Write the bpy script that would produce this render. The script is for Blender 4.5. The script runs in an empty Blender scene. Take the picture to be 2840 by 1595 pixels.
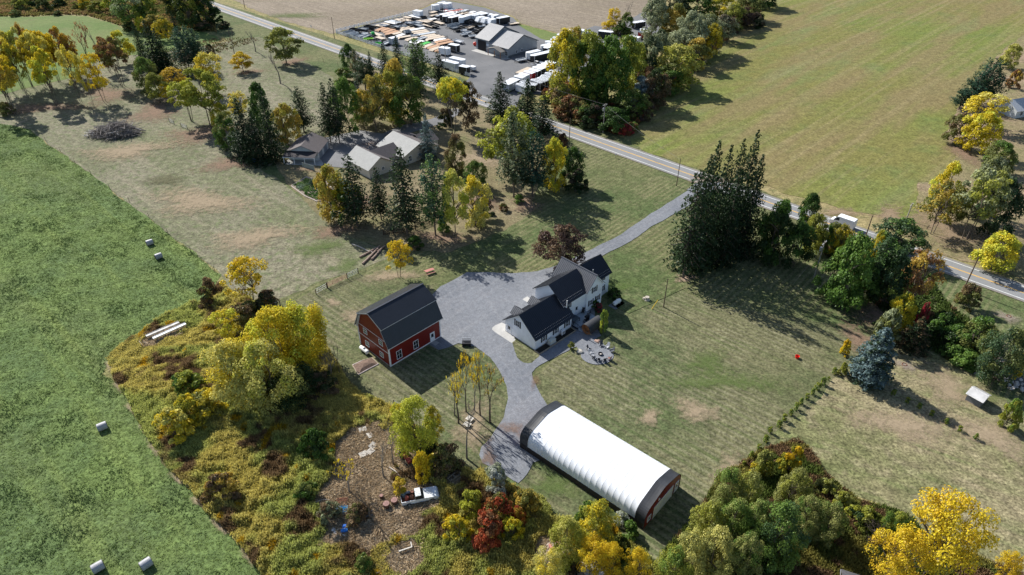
import bpy, math, random
import numpy as np
from mathutils import Vector, Matrix
R = math.radians
rng = np.random.default_rng(7)
random.seed(7)
sc = bpy.context.scene
# ---------------------------------------------------------------- camera, sky, sun, exposure
CAM_H = 85.0
PITCH = R(35.0)
cam_d = bpy.data.cameras.new('camera')
cam = bpy.data.objects.new('camera', cam_d)
sc.collection.objects.link(cam)
cam_d.sensor_width = 36.0
cam_d.lens = 24.0
cam_d.clip_end = 3000
cam.location = (0, 0, CAM_H)
cam.rotation_euler = (R(90) - PITCH, 0, 0)
sc.camera = cam
SUN_EL, SUN_AZ = 38.0, -46.5          # shadows run towards SUN_AZ (degrees from +X)
world = bpy.data.worlds.new('World')
sc.world = world
world.use_nodes = True
wn = world.node_tree
bg = wn.nodes['Background']
sky = wn.nodes.new('ShaderNodeTexSky')
sky.sky_type = 'NISHITA'
sky.sun_disc = False
sky.sun_elevation = R(SUN_EL)
sv = (-math.cos(R(SUN_AZ)), -math.sin(R(SUN_AZ)))      # horizontal direction to the sun
sky.sun_rotation = math.atan2(sv[0], sv[1])
sky.altitude = 200
wn.links.new(sky.outputs[0], bg.inputs[0])
bg.inputs[1].default_value = 0.088
sd = bpy.data.lights.new('sun', 'SUN')
sd.energy = 4.8
sd.angle = R(0.5)
sd.color = (1.0, 0.965, 0.90)
sun = bpy.data.objects.new('sun', sd)
sc.collection.objects.link(sun)
tosun = Vector((sv[0] * math.cos(R(SUN_EL)), sv[1] * math.cos(R(SUN_EL)), math.sin(R(SUN_EL))))
sun.rotation_euler = tosun.to_track_quat('Z', 'Y').to_euler()
sc.view_settings.view_transform = 'Standard'
sc.view_settings.look = 'None'
sc.view_settings.gamma = 1
sc.view_settings.exposure = 0.66
sc.view_settings.use_curve_mapping = False
sc.cycles.max_bounces = 5
sc.cycles.diffuse_bounces = 2
sc.cycles.transparent_max_bounces = 12

# ---------------------------------------------------------------- survey: turns a bearing read off the photograph into a place on the flat ground
F0, CX, CY = 1893.0, 1420.0, 797.5
def G(x, y, z=0.0):
    u, v = (x - CX) / F0, -(y - CY) / F0
    d = (u, math.cos(PITCH) + v * math.sin(PITCH), -math.sin(PITCH) + v * math.cos(PITCH))
    t = (z - CAM_H) / d[2]
    return Vector((d[0] * t, d[1] * t, z))
def pxm(y):                       # photo pixels per metre on the ground at image row y
    v = -(y - CY) / F0
    return F0 * (math.sin(PITCH) - v * math.cos(PITCH)) / CAM_H
def tall(x, yb, yt):              # height of an upright thing with its foot at (x, yb) and its top at row yt
    b = G(x, yb)
    lo, hi = 0.0, 70.0
    for _ in range(40):
        m = (lo + hi) / 2
        q = Vector((b.x, b.y, m - CAM_H))
        dd = q.y * math.cos(PITCH) - q.z * math.sin(PITCH)
        vv = q.y * math.sin(PITCH) + q.z * math.cos(PITCH)
        if CY - F0 * vv / dd > yt: lo = m
        else: hi = m
    return lo

# ---------------------------------------------------------------- object helpers
C = sc.collection
def plain(o, m):
    if m is not None:
        o.data.materials.clear(); o.data.materials.append(m)
class MB:
    def __init__(s): s.v = []; s.f = []
    def add(s, vs, fs):
        n = len(s.v); s.v += [tuple(p) for p in vs]; s.f += [tuple(i + n for i in f) for f in fs]; return s
    def box(s, c, d, rz=0.0, ry=0.0, rx=0.0):
        M = Matrix.Rotation(rz, 3, 'Z') @ Matrix.Rotation(ry, 3, 'Y') @ Matrix.Rotation(rx, 3, 'X')
        vs = [Vector(c) + M @ Vector((sx * d[0] / 2, sy * d[1] / 2, sz * d[2] / 2)) for sx in (-1, 1) for sy in (-1, 1) for sz in (-1, 1)]
        return s.add(vs, [(0, 1, 3, 2), (4, 6, 7, 5), (0, 4, 5, 1), (2, 3, 7, 6), (0, 2, 6, 4), (1, 5, 7, 3)])
    def bx(s, x0, x1, y0, y1, z0, z1):
        return s.box(((x0 + x1) / 2, (y0 + y1) / 2, (z0 + z1) / 2), (x1 - x0, y1 - y0, z1 - z0))
    def prism(s, prof, fn0, fn1):            # profile points (a,b) placed by fn0/fn1 at the two ends
        n = len(prof)
        vs = [fn0(*p) for p in prof] + [fn1(*p) for p in prof]
        fs = [tuple(range(n))[::-1], tuple(range(n, 2 * n))] + [(i, (i + 1) % n, (i + 1) % n + n, i + n) for i in range(n)]
        return s.add(vs, fs)
    def tube(s, p0, p1, r0, r1=None, n=6, cap=True):
        r1 = r0 if r1 is None else r1
        p0, p1 = Vector(p0), Vector(p1)
        d = (p1 - p0)
        if d.length < 1e-6: return s
        d.normalize()
        a = d.orthogonal().normalized(); b = d.cross(a)
        vs = []
        for p, r in ((p0, r0), (p1, r1)):
            for k in range(n):
                t = 2 * math.pi * k / n
                vs.append(p + a * math.cos(t) * r + b * math.sin(t) * r)
        fs = [(k, (k + 1) % n, (k + 1) % n + n, k + n) for k in range(n)]
        if cap: fs += [tuple(range(n))[::-1], tuple(range(n, 2 * n))]
        return s.add(vs, fs)
    def path(s, pts, r0, r1, n=5):
        m = len(pts) - 1
        for i in range(m):
            s.tube(pts[i], pts[i + 1], r0 + (r1 - r0) * i / m, r0 + (r1 - r0) * (i + 1) / m, n, cap=(i in (0, m - 1)))
        return s
    def lathe(s, prof, n=16, c=(0, 0, 0), axis='Z'):
        vs = []
        for (r, h) in prof:
            for k in range(n):
                t = 2 * math.pi * k / n
                p = (r * math.cos(t), r * math.sin(t), h)
                if axis == 'X': p = (h, p[0], p[1])
                elif axis == 'Y': p = (p[0], h, p[1])
                vs.append((p[0] + c[0], p[1] + c[1], p[2] + c[2]))
        m = len(prof)
        fs = [(i * n + k, i * n + (k + 1) % n, (i + 1) * n + (k + 1) % n, (i + 1) * n + k) for i in range(m - 1) for k in range(n)]
        fs += [tuple(range(n))[::-1], tuple((m - 1) * n + k for k in range(n))]
        return s.add(vs, fs)
    def mesh(s, name, m=None):
        me = bpy.data.meshes.new(name); me.from_pydata(s.v, [], s.f); me.update()
        if m is not None: me.materials.append(m)
        return me
def part(name, mb, m, parent=None, label=None, kind=None, smooth=False):
    me = mb.mesh(name, m) if isinstance(mb, MB) else mb
    if smooth:
        me.polygons.foreach_set('use_smooth', [True] * len(me.polygons))
    o = bpy.data.objects.new(name, me); C.objects.link(o)
    if parent is not None: o.parent = parent
    if label: o['label'] = label
    if kind: o['kind'] = kind
    return o
def tag(o, label, cat, group=None):
    o['label'] = label; o['category'] = cat
    if group: o['group'] = group
    return o
def thing(name, label, cat, loc=(0, 0, 0), rz=0.0, group=None):
    o = bpy.data.objects.new(name, None); C.objects.link(o)
    o.location = loc; o.rotation_euler = (0, 0, rz); o.empty_display_size = 0.5
    return tag(o, label, cat, group)
kids = {}
def dup(root, loc, rz, label, group=None, scale=None, recol=None):
    def cp(o, par):
        c = o.copy(); C.objects.link(c)
        if par is not None: c.parent = par
        for k in o.children: cp(k, c)
        return c
    r = cp(root, None)
    r.location = loc; r.rotation_euler = (0, 0, rz); r['label'] = label
    if group: r['group'] = group
    if scale: r.scale = scale
    return r
def np_mesh(name, V, Fs, m=None, attrs=None, smooth=False):
    """V (n,3); Fs (k,c) faces all with c corners; attrs {name:(type,domain,array)}"""
    me = bpy.data.meshes.new(name)
    V = np.asarray(V, np.float32); Fs = np.asarray(Fs, np.int32); k, c = Fs.shape
    me.vertices.add(len(V)); me.vertices.foreach_set('co', V.ravel())
    me.loops.add(k * c); me.loops.foreach_set('vertex_index', Fs.ravel())
    me.polygons.add(k); me.polygons.foreach_set('loop_start', np.arange(0, k * c, c, dtype=np.int32))
    me.polygons.foreach_set('loop_total', np.full(k, c, np.int32))
    me.update(calc_edges=True)
    for an, (ty, dom, arr) in (attrs or {}).items():
        a = me.attributes.new(an, ty, dom)
        a.data.foreach_set('color' if ty == 'FLOAT_COLOR' else 'value', np.asarray(arr, np.float32).ravel())
    if m is not None: me.materials.append(m)
    return me
def vnoise(x, y, s, seed=0):
    """smooth value noise, numpy arrays"""
    x = np.asarray(x) / s + 1000.3; y = np.asarray(y) / s + 1000.7
    xi = np.floor(x).astype(np.int64); yi = np.floor(y).astype(np.int64)
    fx = x - xi; fy = y - yi; fx = fx * fx * (3 - 2 * fx); fy = fy * fy * (3 - 2 * fy)
    def h(a, b):
        n = (a * 374761393 + b * 668265263 + seed * 974634777) & 0x7fffffff
        n = ((n ^ (n >> 13)) * 1274126177) & 0x7fffffff
        return ((n ^ (n >> 16)) & 0xffff) / 65535.0
    return (h(xi, yi) * (1 - fx) + h(xi + 1, yi) * fx) * (1 - fy) + (h(xi, yi + 1) * (1 - fx) + h(xi + 1, yi + 1) * fx) * fy
def inpoly(x, y, poly):
    r = np.zeros(len(x), bool); n = len(poly)
    for i in range(n):
        x0, y0 = poly[i][0], poly[i][1]; x1, y1 = poly[(i + 1) % n][0], poly[(i + 1) % n][1]
        c = ((y0 > y) != (y1 > y)) & (x < (x1 - x0) * (y - y0) / ((y1 - y0) if y1 != y0 else 1e-9) + x0)
        r ^= c
    return r

# ---------------------------------------------------------------- materials
class NT:
    def __init__(s, name):
        s.m = bpy.data.materials.new(name); s.m.use_nodes = True; s.t = s.m.node_tree
        s.b = s.t.nodes['Principled BSDF']; s.out = s.t.nodes['Material Output']
        s.b.inputs['Specular IOR Level'].default_value = 0.3
    def n(s, ty, **kw):
        o = s.t.nodes.new('ShaderNode' + ty)
        for k, v in kw.items():
            if k.startswith('_'): setattr(o, k[1:], v)
            else: o.inputs[k].default_value = v
        return o
    def l(s, a, b): s.t.links.new(a, b)
    def pos(s, obj=False):
        if obj: return s.n('TexCoord').outputs['Object']
        return s.n('NewGeometry').outputs['Position']
    def noise(s, vec, scale, detail=3, rough=.5):
        o = s.n('TexNoise', Scale=scale, Detail=detail, Roughness=rough); s.l(vec, o.inputs['Vector']); return o.outputs['Fac']
    def rng(s, v, a, b, c=0.0, d=1.0):
        o = s.n('MapRange'); s.l(v, o.inputs[0]); 
        for i, q in zip((1, 2, 3, 4), (a, b, c, d)): o.inputs[i].default_value = q
        return o.outputs[0]
    def mix(s, f, a, b, bt='MIX'):
        o = s.n('Mix', _data_type='RGBA', _blend_type=bt)
        for v, i in ((f, 0), (a, 6), (b, 7)):
            if hasattr(v, 'is_output') or isinstance(v, bpy.types.NodeSocket): s.l(v, o.inputs[i])
            elif i == 0: o.inputs[0].default_value = v
            else: o.inputs[i].default_value = (*v, 1) if len(v) == 3 else v
        return o.outputs[2]
    def math(s, op, a, b=None):
        o = s.n('Math', _operation=op)
        for i, v in enumerate((a, b)):
            if v is None: continue
            if isinstance(v, bpy.types.NodeSocket): s.l(v, o.inputs[i])
            else: o.inputs[i].default_value = v
        return o.outputs[0]
    def scalecol(s, col, fac):
        o = s.n('VectorMath', _operation='SCALE'); s.l(col, o.inputs[0]) if isinstance(col, bpy.types.NodeSocket) else setattr(o.inputs[0], 'default_value', col[:3])
        s.l(fac, o.inputs['Scale']); return o.outputs[0]
    def bump(s, h, strength=.5, dist=.1):
        o = s.n('Bump', Strength=strength, Distance=dist); s.l(h, o.inputs['Height']); s.l(o.outputs[0], s.b.inputs['Normal']); return o
    def base(s, c):
        if isinstance(c, bpy.types.NodeSocket): s.l(c, s.b.inputs['Base Color'])
        else: s.b.inputs['Base Color'].default_value = (*c, 1)
_mc = {}
def solid(name, col, rough=.6, metal=0.0, var=.12, scale=2.0, bump=0.0, bscale=8.0):
    if name in _mc: return _mc[name]
    t = NT(name); t.b.inputs['Roughness'].default_value = rough; t.b.inputs['Metallic'].default_value = metal
    p = t.pos(True)
    f = t.rng(t.noise(p, scale, 4, .6), .3, .7, 1 - var, 1 + var)
    t.base(t.scalecol(col, f))
    if bump: t.bump(t.noise(p, bscale, 4, .6), bump, .03)
    _mc[name] = t.m; return t.m
def ribbed(name, col, axis, pitch, depth=.03, rough=.5, metal=0.0, var=.08, sharp=True):
    """sheet with regular fine ribs (too close together to tell apart): relief only"""
    t = NT(name); t.b.inputs['Roughness'].default_value = rough; t.b.inputs['Metallic'].default_value = metal
    p = t.pos(True)
    sp = t.n('SeparateXYZ'); t.l(p, sp.inputs[0])
    a = sp.outputs[axis]
    fr = t.math('FRACT', t.math('MULTIPLY', a, 1.0 / pitch))
    h = t.rng(fr, .82, 1.0, 0, 1) if sharp else fr
    t.bump(h, .8, depth)
    t.base(t.scalecol(col, t.rng(t.noise(p, .6, 4, .6), .3, .7, 1 - var, 1 + var)))
    _mc[name] = t.m; return t.m
def ground_mat(name, cA, cB, cC, s1=.03, s2=.3, s3=2.2, c2=(.5, .68), cs=1.0, fine=.35, bump=.6, streak=None, wave=None, bd=.12, s3d=5):
    t = NT(name); t.b.inputs['Roughness'].default_value = .95; t.b.inputs['Specular IOR Level'].default_value = .1
    p = t.pos()
    col = t.mix(t.rng(t.noise(p, s1, 4, .55), .42, .58), cA, cB)
    col = t.mix(t.rng(t.noise(p, s2, 5, .65), c2[0], c2[1], 0, cs), col, cC)
    if streak:
        for (ang, along, across, lo, hi, k, sc_) in streak:
            mp = t.n('Mapping'); t.l(p, mp.inputs['Vector'])
            mp.vector_type = 'POINT'; mp.inputs['Rotation'].default_value = (0, 0, -R(ang)); mp.inputs['Scale'].default_value = (along, across, 1)
            # rotation is applied after scale in POINT mode, so rotate first in its own node
            mp.inputs['Scale'].default_value = (1, 1, 1)
            mp2 = t.n('Mapping'); t.l(mp.outputs[0], mp2.inputs['Vector']); mp2.inputs['Scale'].default_value = (along, across, 1)
            col = t.mix(t.rng(t.noise(mp2.outputs[0], 1.0, 4, .6), lo, hi, 0, k), col, sc_)
    if wave:
        for (ang, pitch, k, sc_) in wave:
            mp = t.n('Mapping'); t.l(p, mp.inputs['Vector']); mp.inputs['Rotation'].default_value = (0, 0, -R(ang) + R(90))
            w = t.n('TexWave', Scale=.314 / pitch, Distortion=.8, Detail=2.0); w.inputs['Detail Scale'].default_value = .4
            t.l(mp.outputs[0], w.inputs['Vector'])
            wf = t.math('MULTIPLY', t.rng(w.outputs['Fac'], .35, .75, 0, k), t.rng(t.noise(p, .06, 3, .5), .38, .6))
            col = t.mix(wf, col, sc_)
    n3 = t.noise(p, s3, s3d, .72)
    nf = t.noise(p, s3 * .28, 3, .6)
    v = t.math('MULTIPLY', t.rng(n3, .33, .67, 1 - fine * 1.35, 1 + fine * 1.35), t.rng(nf, .34, .66, 1 - fine * .6, 1 + fine * .6))
    t.base(t.scalecol(col, v))
    t.bump(t.math('ADD', n3, t.math('MULTIPLY', nf, 2.0)), bump, bd)
    _mc[name] = t.m; return t.m
def leafy_mat():
    t = NT('leaf')
    oi = t.n('ObjectInfo')
    at = t.n('Attribute', _attribute_type='OBJECT', _attribute_name='leaf_tint')
    ton = t.n('Attribute', _attribute_type='GEOMETRY', _attribute_name='tone')
    lv = t.n('Attribute', _attribute_type='GEOMETRY', _attribute_name='lite')
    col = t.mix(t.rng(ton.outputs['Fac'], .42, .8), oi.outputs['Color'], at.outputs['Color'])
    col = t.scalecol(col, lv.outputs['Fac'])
    t.t.nodes.remove(t.b)
    d = t.n('BsdfDiffuse'); t.l(col, d.inputs[0]); tr = t.n('BsdfTranslucent'); t.l(col, tr.inputs[0])
    g = t.n('BsdfGlossy', Roughness=.45); g.inputs[0].default_value = (.6, .62, .6, 1)
    mx = t.n('MixShader', Fac=.34); t.l(d.outputs[0], mx.inputs[1]); t.l(tr.outputs[0], mx.inputs[2])
    m2 = t.n('MixShader', Fac=.018); t.l(mx.outputs[0], m2.inputs[1]); t.l(g.outputs[0], m2.inputs[2])
    t.l(m2.outputs[0], t.out.inputs[0])
    return t.m
def facecol_mat(name, trans=.25):
    t = NT(name)
    a = t.n('Attribute', _attribute_type='GEOMETRY', _attribute_name='tint')
    t.t.nodes.remove(t.b)
    d = t.n('BsdfDiffuse'); t.l(a.outputs['Color'], d.inputs[0]); tr = t.n('BsdfTranslucent'); t.l(a.outputs['Color'], tr.inputs[0])
    mx = t.n('MixShader', Fac=trans); t.l(d.outputs[0], mx.inputs[1]); t.l(tr.outputs[0], mx.inputs[2]); t.l(mx.outputs[0], t.out.inputs[0])
    return t.m
def patch_mat(name, col, fine=.3, s=1.6, k=.72):
    if name in _mc: return _mc[name]
    t = NT(name); t.b.inputs['Roughness'].default_value = .95; t.b.inputs['Specular IOR Level'].default_value = .1
    p = t.pos(); n3 = t.noise(p, s * 2, 5, .7)
    t.base(t.scalecol(col, t.rng(n3, .3, .7, 1 - fine, 1 + fine)))
    t.bump(n3, .6, .1)
    a = t.n('Attribute', _attribute_type='GEOMETRY', _attribute_name='fade')
    f = t.math('ADD', a.outputs['Fac'], t.math('MULTIPLY', t.math('SUBTRACT', t.noise(p, .7, 6, .8), .5), 1.9))
    f = t.rng(f, .3, .85, 0, k)
    tr = t.n('BsdfTransparent'); mx = t.n('MixShader'); t.l(f, mx.inputs[0]); t.l(tr.outputs[0], mx.inputs[1]); t.l(t.b.outputs[0], mx.inputs[2]); t.l(mx.outputs[0], t.out.inputs[0])
    _mc[name] = t.m; return t.m
def speckle(name, col, dark, s=6.0, rough=.9, fine=.25, stains=None):
    t = NT(name); t.b.inputs['Roughness'].default_value = rough
    p = t.pos(); c = t.mix(t.rng(t.noise(p, .08, 4, .6), .35, .65), col, dark)
    if stains: c = t.mix(t.rng(t.noise(p, .35, 6, .7), .6, .72, 0, .7), c, stains)
    n = t.noise(p, s, 3, .8)
    c = t.scalecol(c, t.rng(n, .3, .7, 1 - fine, 1 + fine)); t.base(c); t.bump(n, .5, .04)
    _mc[name] = t.m; return t.m
# ---------------------------------------------------------------- the ground: sheets laid one above the other
def jag(poly, step=2.5, amp=.5, seed=1):
    """world polygon with its edges broken up a little"""
    out = []
    n = len(poly)
    for i in range(n):
        a, b = Vector(poly[i][:2]), Vector(poly[(i + 1) % n][:2])
        L = (b - a).length; k = max(1, min(160, int(L / step)))
        nr = Vector((-(b - a).y, (b - a).x)) / max(L, 1e-6)
        for j in range(k):
            p = a + (b - a) * j / k
            if j > 0 or True:
                q = float(vnoise([p.x], [p.y], 3.0, seed)[0] - .5) * 2 + float(vnoise([p.x], [p.y], .9, seed + 5)[0] - .5)
                p = p + nr * q * amp
            out.append(p)
    return out
def sheet(name, px, z, m, amp=.4, step=2.0, world_pts=False, seed=1, thick=None):
    poly = px if world_pts else [G(*p) for p in px]
    pts = jag(poly, step, amp, seed) if amp > 0 else [Vector(p[:2]) for p in poly]
    from mathutils.geometry import tessellate_polygon
    tri = tessellate_polygon([[Vector((p.x, p.y, 0)) for p in pts]])
    mb = MB(); mb.add([(p.x, p.y, z) for p in pts], [])
    mb.f = []
    for t in tri:
        a, b, c = [pts[i] for i in t]
        if (b - a).cross(c - a) < 0: t = (t[0], t[2], t[1])
        mb.f.append(tuple(t))
    o = part(name, mb, m); o['kind'] = 'structure'
    return o, poly
def fade_patch(name, px, hwx, hwy, z, m, seed=0, rot=0.0, world=None):
    """soft-edged patch of soil, litter or other grass"""
    c = world if world is not None else G(*px)
    n, k = 28, 6
    V = [(c.x, c.y, z)]; fa = [1.0]
    for r in range(1, k + 1):
        for i in range(n):
            t = 2 * math.pi * i / n
            w = 1 + .28 * math.sin(2 * t + seed) + .2 * math.sin(3 * t + 2 * seed) + .1 * math.sin(5 * t + seed * 3)
            x, y = hwx * w * math.cos(t) * r / k, hwy * w * math.sin(t) * r / k
            V.append((c.x + x * math.cos(rot) - y * math.sin(rot), c.y + x * math.sin(rot) + y * math.cos(rot), z)); fa.append(1 - r / k)
    Fs = [(0, 1 + i, 1 + (i + 1) % n, 1 + (i + 1) % n) for i in range(n)]
    mb = MB(); mb.v = V
    mb.f = [(0, 1 + i, 1 + (i + 1) % n) for i in range(n)] + [(1 + (r - 1) * n + i, 1 + r * n + i, 1 + r * n + (i + 1) % n, 1 + (r - 1) * n + (i + 1) % n) for r in range(1, k) for i in range(n)]
    me = mb.mesh(name, m); a = me.attributes.new('fade', 'FLOAT', 'POINT'); a.data.foreach_set('value', fa)
    o = part(name, me, None); o['kind'] = 'structure'
    return o
DRIVE_ANG = math.degrees(math.atan2(*(G(1890, 542) - G(1724, 649)).yx))
DOWN_ANG = 138.6
FNC = math.degrees(math.atan2(*(G(614, 762) - G(133, 402)).yx))
FLD = math.degrees(math.atan2(*(G(2545, 0) - G(2130, 194)).yx))
M_lawn = ground_mat('mown lawn', (.078, .105, .04), (.11, .12, .052), (.175, .165, .09), s2=.3, cs=.55, fine=.4, wave=[(DRIVE_ANG, 1.35, .55, (.2, .185, .1))])
M_lawn2 = ground_mat('mown back lawn', (.08, .1, .043), (.12, .12, .06), (.17, .155, .09), s2=.3, cs=.5, fine=.42, wave=[(DOWN_ANG, 1.3, .75, (.175, .165, .1))], streak=[(DOWN_ANG, .03, .9, .5, .72, .5, (.2, .175, .1)), (DOWN_ANG + 3, .02, .25, .55, .72, .5, (.075, .12, .032))])
M_nlawn = ground_mat('tan neighbour lawn', (.17, .145, .08), (.2, .165, .1), (.105, .125, .045), s2=.15, cs=.6, fine=.32, wave=[(DRIVE_ANG - 60, 1.3, .3, (.25, .21, .13))])
M_rough = ground_mat('dry rough grass', (.15, .15, .07), (.22, .19, .11), (.28, .235, .15), s1=.05, s2=.3, cs=.6, fine=.48, streak=[(150, .05, .5, .5, .7, .55, (.095, .13, .04))])
M_past = ground_mat('dry pasture', (.15, .148, .09), (.195, .18, .125), (.095, .125, .05), s1=.03, s2=.55, c2=(.5, .64), cs=.7, fine=.42, s3=2.2, streak=[(FNC, .02, .35, .52, .7, .6, (.25, .215, .155)), (FNC + 3, .03, .08, .5, .66, .5, (.13, .145, .07))])
M_hay = ground_mat('clover hay field', (.125, .175, .055), (.105, .15, .055), (.075, .12, .048), s1=.03, s2=.12, c2=(.45, .75), cs=.7, fine=.36, bump=.8, bd=.2, s3=2.0, streak=[(FNC, .012, .2, .54, .68, .7, (.165, .21, .06)), (FNC + 2, .02, .07, .5, .7, .5, (.12, .14, .06))])
M_mead = ground_mat('green meadow', (.105, .155, .045), (.14, .175, .06), (.15, .15, .07), s2=.15, cs=.5, fine=.2, bump=.3)
M_plow = ground_mat('stubble field', (.2, .165, .125), (.24, .2, .155), (.165, .135, .1), s1=.02, s2=.5, cs=.4, fine=.26, s3=1.6, bump=.4, streak=[(-44, .02, .9, .52, .66, .5, (.33, .28, .21)), (-44, .01, .12, .5, .7, .35, (.2, .17, .11))])
M_field = ground_mat('yellowing crop field', (.142, .165, .042), (.165, .155, .05), (.115, .15, .048), s1=.012, s2=.07, cs=.6, fine=.3, s3=1.5, bump=.45, bd=.2, streak=[(FLD, .012, .07, .44, .6, .75, (.195, .15, .075)), (FLD, .006, .3, .5, .66, .4, (.27, .22, .12)), (FLD + 4, .012, .05, .56, .7, .45, (.13, .19, .07))])
M_scrub = ground_mat('scrubland grass', (.2, .19, .08), (.27, .22, .11), (.12, .14, .05), s2=.3, cs=.7, fine=.4)
M_thick = ground_mat('thicket floor', (.1, .085, .04), (.15, .115, .06), (.06, .065, .03), s2=.4, fine=.45)
M_yard = ground_mat('leaf strewn yard', (.26, .19, .13), (.2, .17, .09), (.14, .15, .06), s2=.2, cs=.6, fine=.35)
M_dry = patch_mat('dead pale grass', (.36, .28, .19))
M_litter = patch_mat('fallen leaf litter', (.26, .175, .125))
M_soil = patch_mat('bare brown soil', (.3, .22, .15))
M_lush = patch_mat('lush green grass', (.11, .165, .045), k=.5)
M_brnleaf = patch_mat('red brown fallen leaves', (.22, .13, .08), k=.45)
M_dim = patch_mat('grey worn grass', (.13, .125, .07), k=.75)
M_gravel = ground_mat('crushed gravel', (.185, .195, .215), (.155, .165, .185), (.215, .22, .235), s1=.1, s2=.4, cs=.7, fine=.17, s3=4.5, bump=.5, bd=.04, streak=[(DRIVE_ANG, .05, .8, .5, .68, .5, (.235, .24, .255)), (DOWN_ANG - 25, .05, .9, .52, .68, .4, (.235, .24, .255))])
M_asph = speckle('lot asphalt', (.115, .118, .125), (.16, .16, .165), s=2.0, fine=.1)
M_road = speckle('road asphalt', (.2, .205, .21), (.235, .235, .235), s=3.0, fine=.1)
M_paintw = solid('white road paint', (.75, .75, .72), .7, var=.15, scale=1.0)
M_painty = solid('yellow road paint', (.72, .42, .07), .7, var=.15, scale=1.0)
M_conc = solid('pale concrete', (.42, .41, .39), .85, var=.1, scale=1.0, bump=.2)

mbg = MB(); mbg.add([(-1800, -300, 0), (1800, -300, 0), (1800, 3200, 0), (-1800, 3200, 0)], [(0, 1, 2, 3)])
part('ground', mbg, M_scrub)['kind'] = 'structure'
ZS = {}
lay = [0.0]
def up(): lay[0] += .005; return lay[0]
sheet('lawn', [(600, 700), (560, 600), (700, 400), (860, 300), (850, 215), (650, 120), (540, 60), (530, 20), (590, -10), (600, 5), (1304, 225), (1960, 470), (2700, 760), (2900, 860), (3000, 1000), (2700, 1350), (2000, 1400), (1750, 1700), (1420, 1600), (1330, 1330), (1100, 1160), (940, 1040), (860, 905), (700, 860)], up(), M_lawn, amp=.5)
sheet('back_lawn', [(1475, 1045), (1540, 1005), (1620, 960), (1640, 915), (1760, 820), (1860, 790), (1990, 850), (2330, 900), (2400, 830), (2460, 870), (2400, 1000), (2330, 1040), (2240, 1140), (2130, 1215), (2060, 1310), (1960, 1400), (1870, 1500), (1800, 1620), (1700, 1620), (1600, 1480), (1420, 1330), (1500, 1240)], up(), M_lawn2, amp=.5, seed=3)
sheet('barn_lawn', [(800, 845), (900, 790), (1010, 760), (1200, 790), (1270, 955), (1330, 965), (1395, 1030), (1410, 1100), (1385, 1180), (1330, 1245), (1335, 1300), (1240, 1280), (1100, 1150), (940, 1040), (870, 905)], up(), M_lawn2, amp=.4, seed=4)
_, PAST = sheet('pasture', [(-500, 347), (-500, 280), (20, 258), (150, 228), (215, 212), (270, 165), (330, 155), (440, 150), (560, 128), (650, 112), (720, 102), (800, 148), (860, 178), (925, 215), (925, 330), (860, 420), (770, 450), (720, 470), (760, 490), (800, 520), (850, 565), (930, 640), (1060, 690), (1100, 705), (1010, 748), (890, 778), (790, 825), (700, 850), (640, 810), (614, 762), (553, 712), (459, 643), (359, 566), (276, 502), (171, 425), (133, 402), (83, 360), (40, 350)], up(), M_past, amp=.5, seed=6)
sheet('neighbour_lawn', [(760, 450), (870, 420), (930, 330), (935, 225), (1000, 180), (1300, 285), (1560, 385), (1500, 480), (1470, 590), (1400, 640), (1250, 700), (1060, 690), (930, 640), (850, 565), (800, 510)], up(), M_nlawn, amp=.5, seed=7)
_, HAY = sheet('hay_field', [(-700, 343), (0, 343), (83, 360), (133, 402), (171, 425), (276, 502), (359, 566), (459, 643), (553, 712), (614, 762), (585, 800), (565, 850), (533, 847), (470, 872), (415, 905), (332, 960), (298, 993), (290, 1035), (318, 1055), (354, 1110), (392, 1172), (400, 1197), (470, 1302), (533, 1363), (575, 1424), (663, 1507), (710, 1565), (740, 1625), (740, 1800), (-700, 1800)], up(), M_hay, amp=.6, seed=8)
_, THK = sheet('thicket_floor', [(560, 850), (610, 790), (680, 830), (760, 850), (868, 895), (880, 930), (930, 1000), (955, 1045), (1000, 1090), (1078, 1128), (1130, 1165), (1200, 1225), (1250, 1280), (1310, 1315), (1360, 1310), (1440, 1360), (1503, 1378), (1536, 1430), (1590, 1450), (1700, 1450), (1718, 1485), (1779, 1530), (1812, 1563), (1800, 1700), (740, 1800), (740, 1610), (663, 1505), (575, 1422), (533, 1361), (470, 1300), (398, 1195), (354, 1104), (318, 1049), (298, 993), (332, 960), (415, 905), (470, 872), (533, 847)], up(), M_thick, amp=.5, seed=9)
_, SHR = sheet('shrub_floor', [(1840, 1540), (1904, 1463), (1940, 1416), (1962, 1375), (1995, 1319), (2040, 1297), (2110, 1250), (2213, 1220), (2250, 1255), (2285, 1319), (2340, 1361), (2379, 1394), (2470, 1416), (2517, 1444), (2560, 1490), (2840, 1600), (2840, 1750), (1820, 1750)], up(), M_thick, amp=.5, seed=10)
sheet('rough_field', [(2130, 1215), (2240, 1140), (2330, 1040), (2440, 1060), (2560, 1120), (2760, 1250), (3100, 1400), (3100, 1700), (2840, 1620), (2560, 1495), (2517, 1444), (2470, 1416), (2340, 1361), (2285, 1319), (2250, 1249), (2213, 1217)], up(), M_rough, amp=.6, seed=11)
sheet('creekside_grass', [(2400, 830), (2480, 900), (2560, 960), (2700, 1040), (2860, 1180), (3000, 1300), (3000, 1420), (2760, 1260), (2560, 1120), (2440, 1065), (2330, 1050), (2460, 960), (2440, 900)], up(), M_rough, amp=.6, seed=12)
sheet('green_meadow', [(-500, 60), (0, 46), (97, 48), (166, 42), (243, 46), (318, 68), (359, 84), (430, 100), (525, 80), (594, 98), (612, 112), (560, 128), (440, 150), (330, 155), (270, 165), (215, 212), (150, 228), (20, 258), (-500, 280)], up(), M_mead, amp=.8, seed=13)
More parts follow.
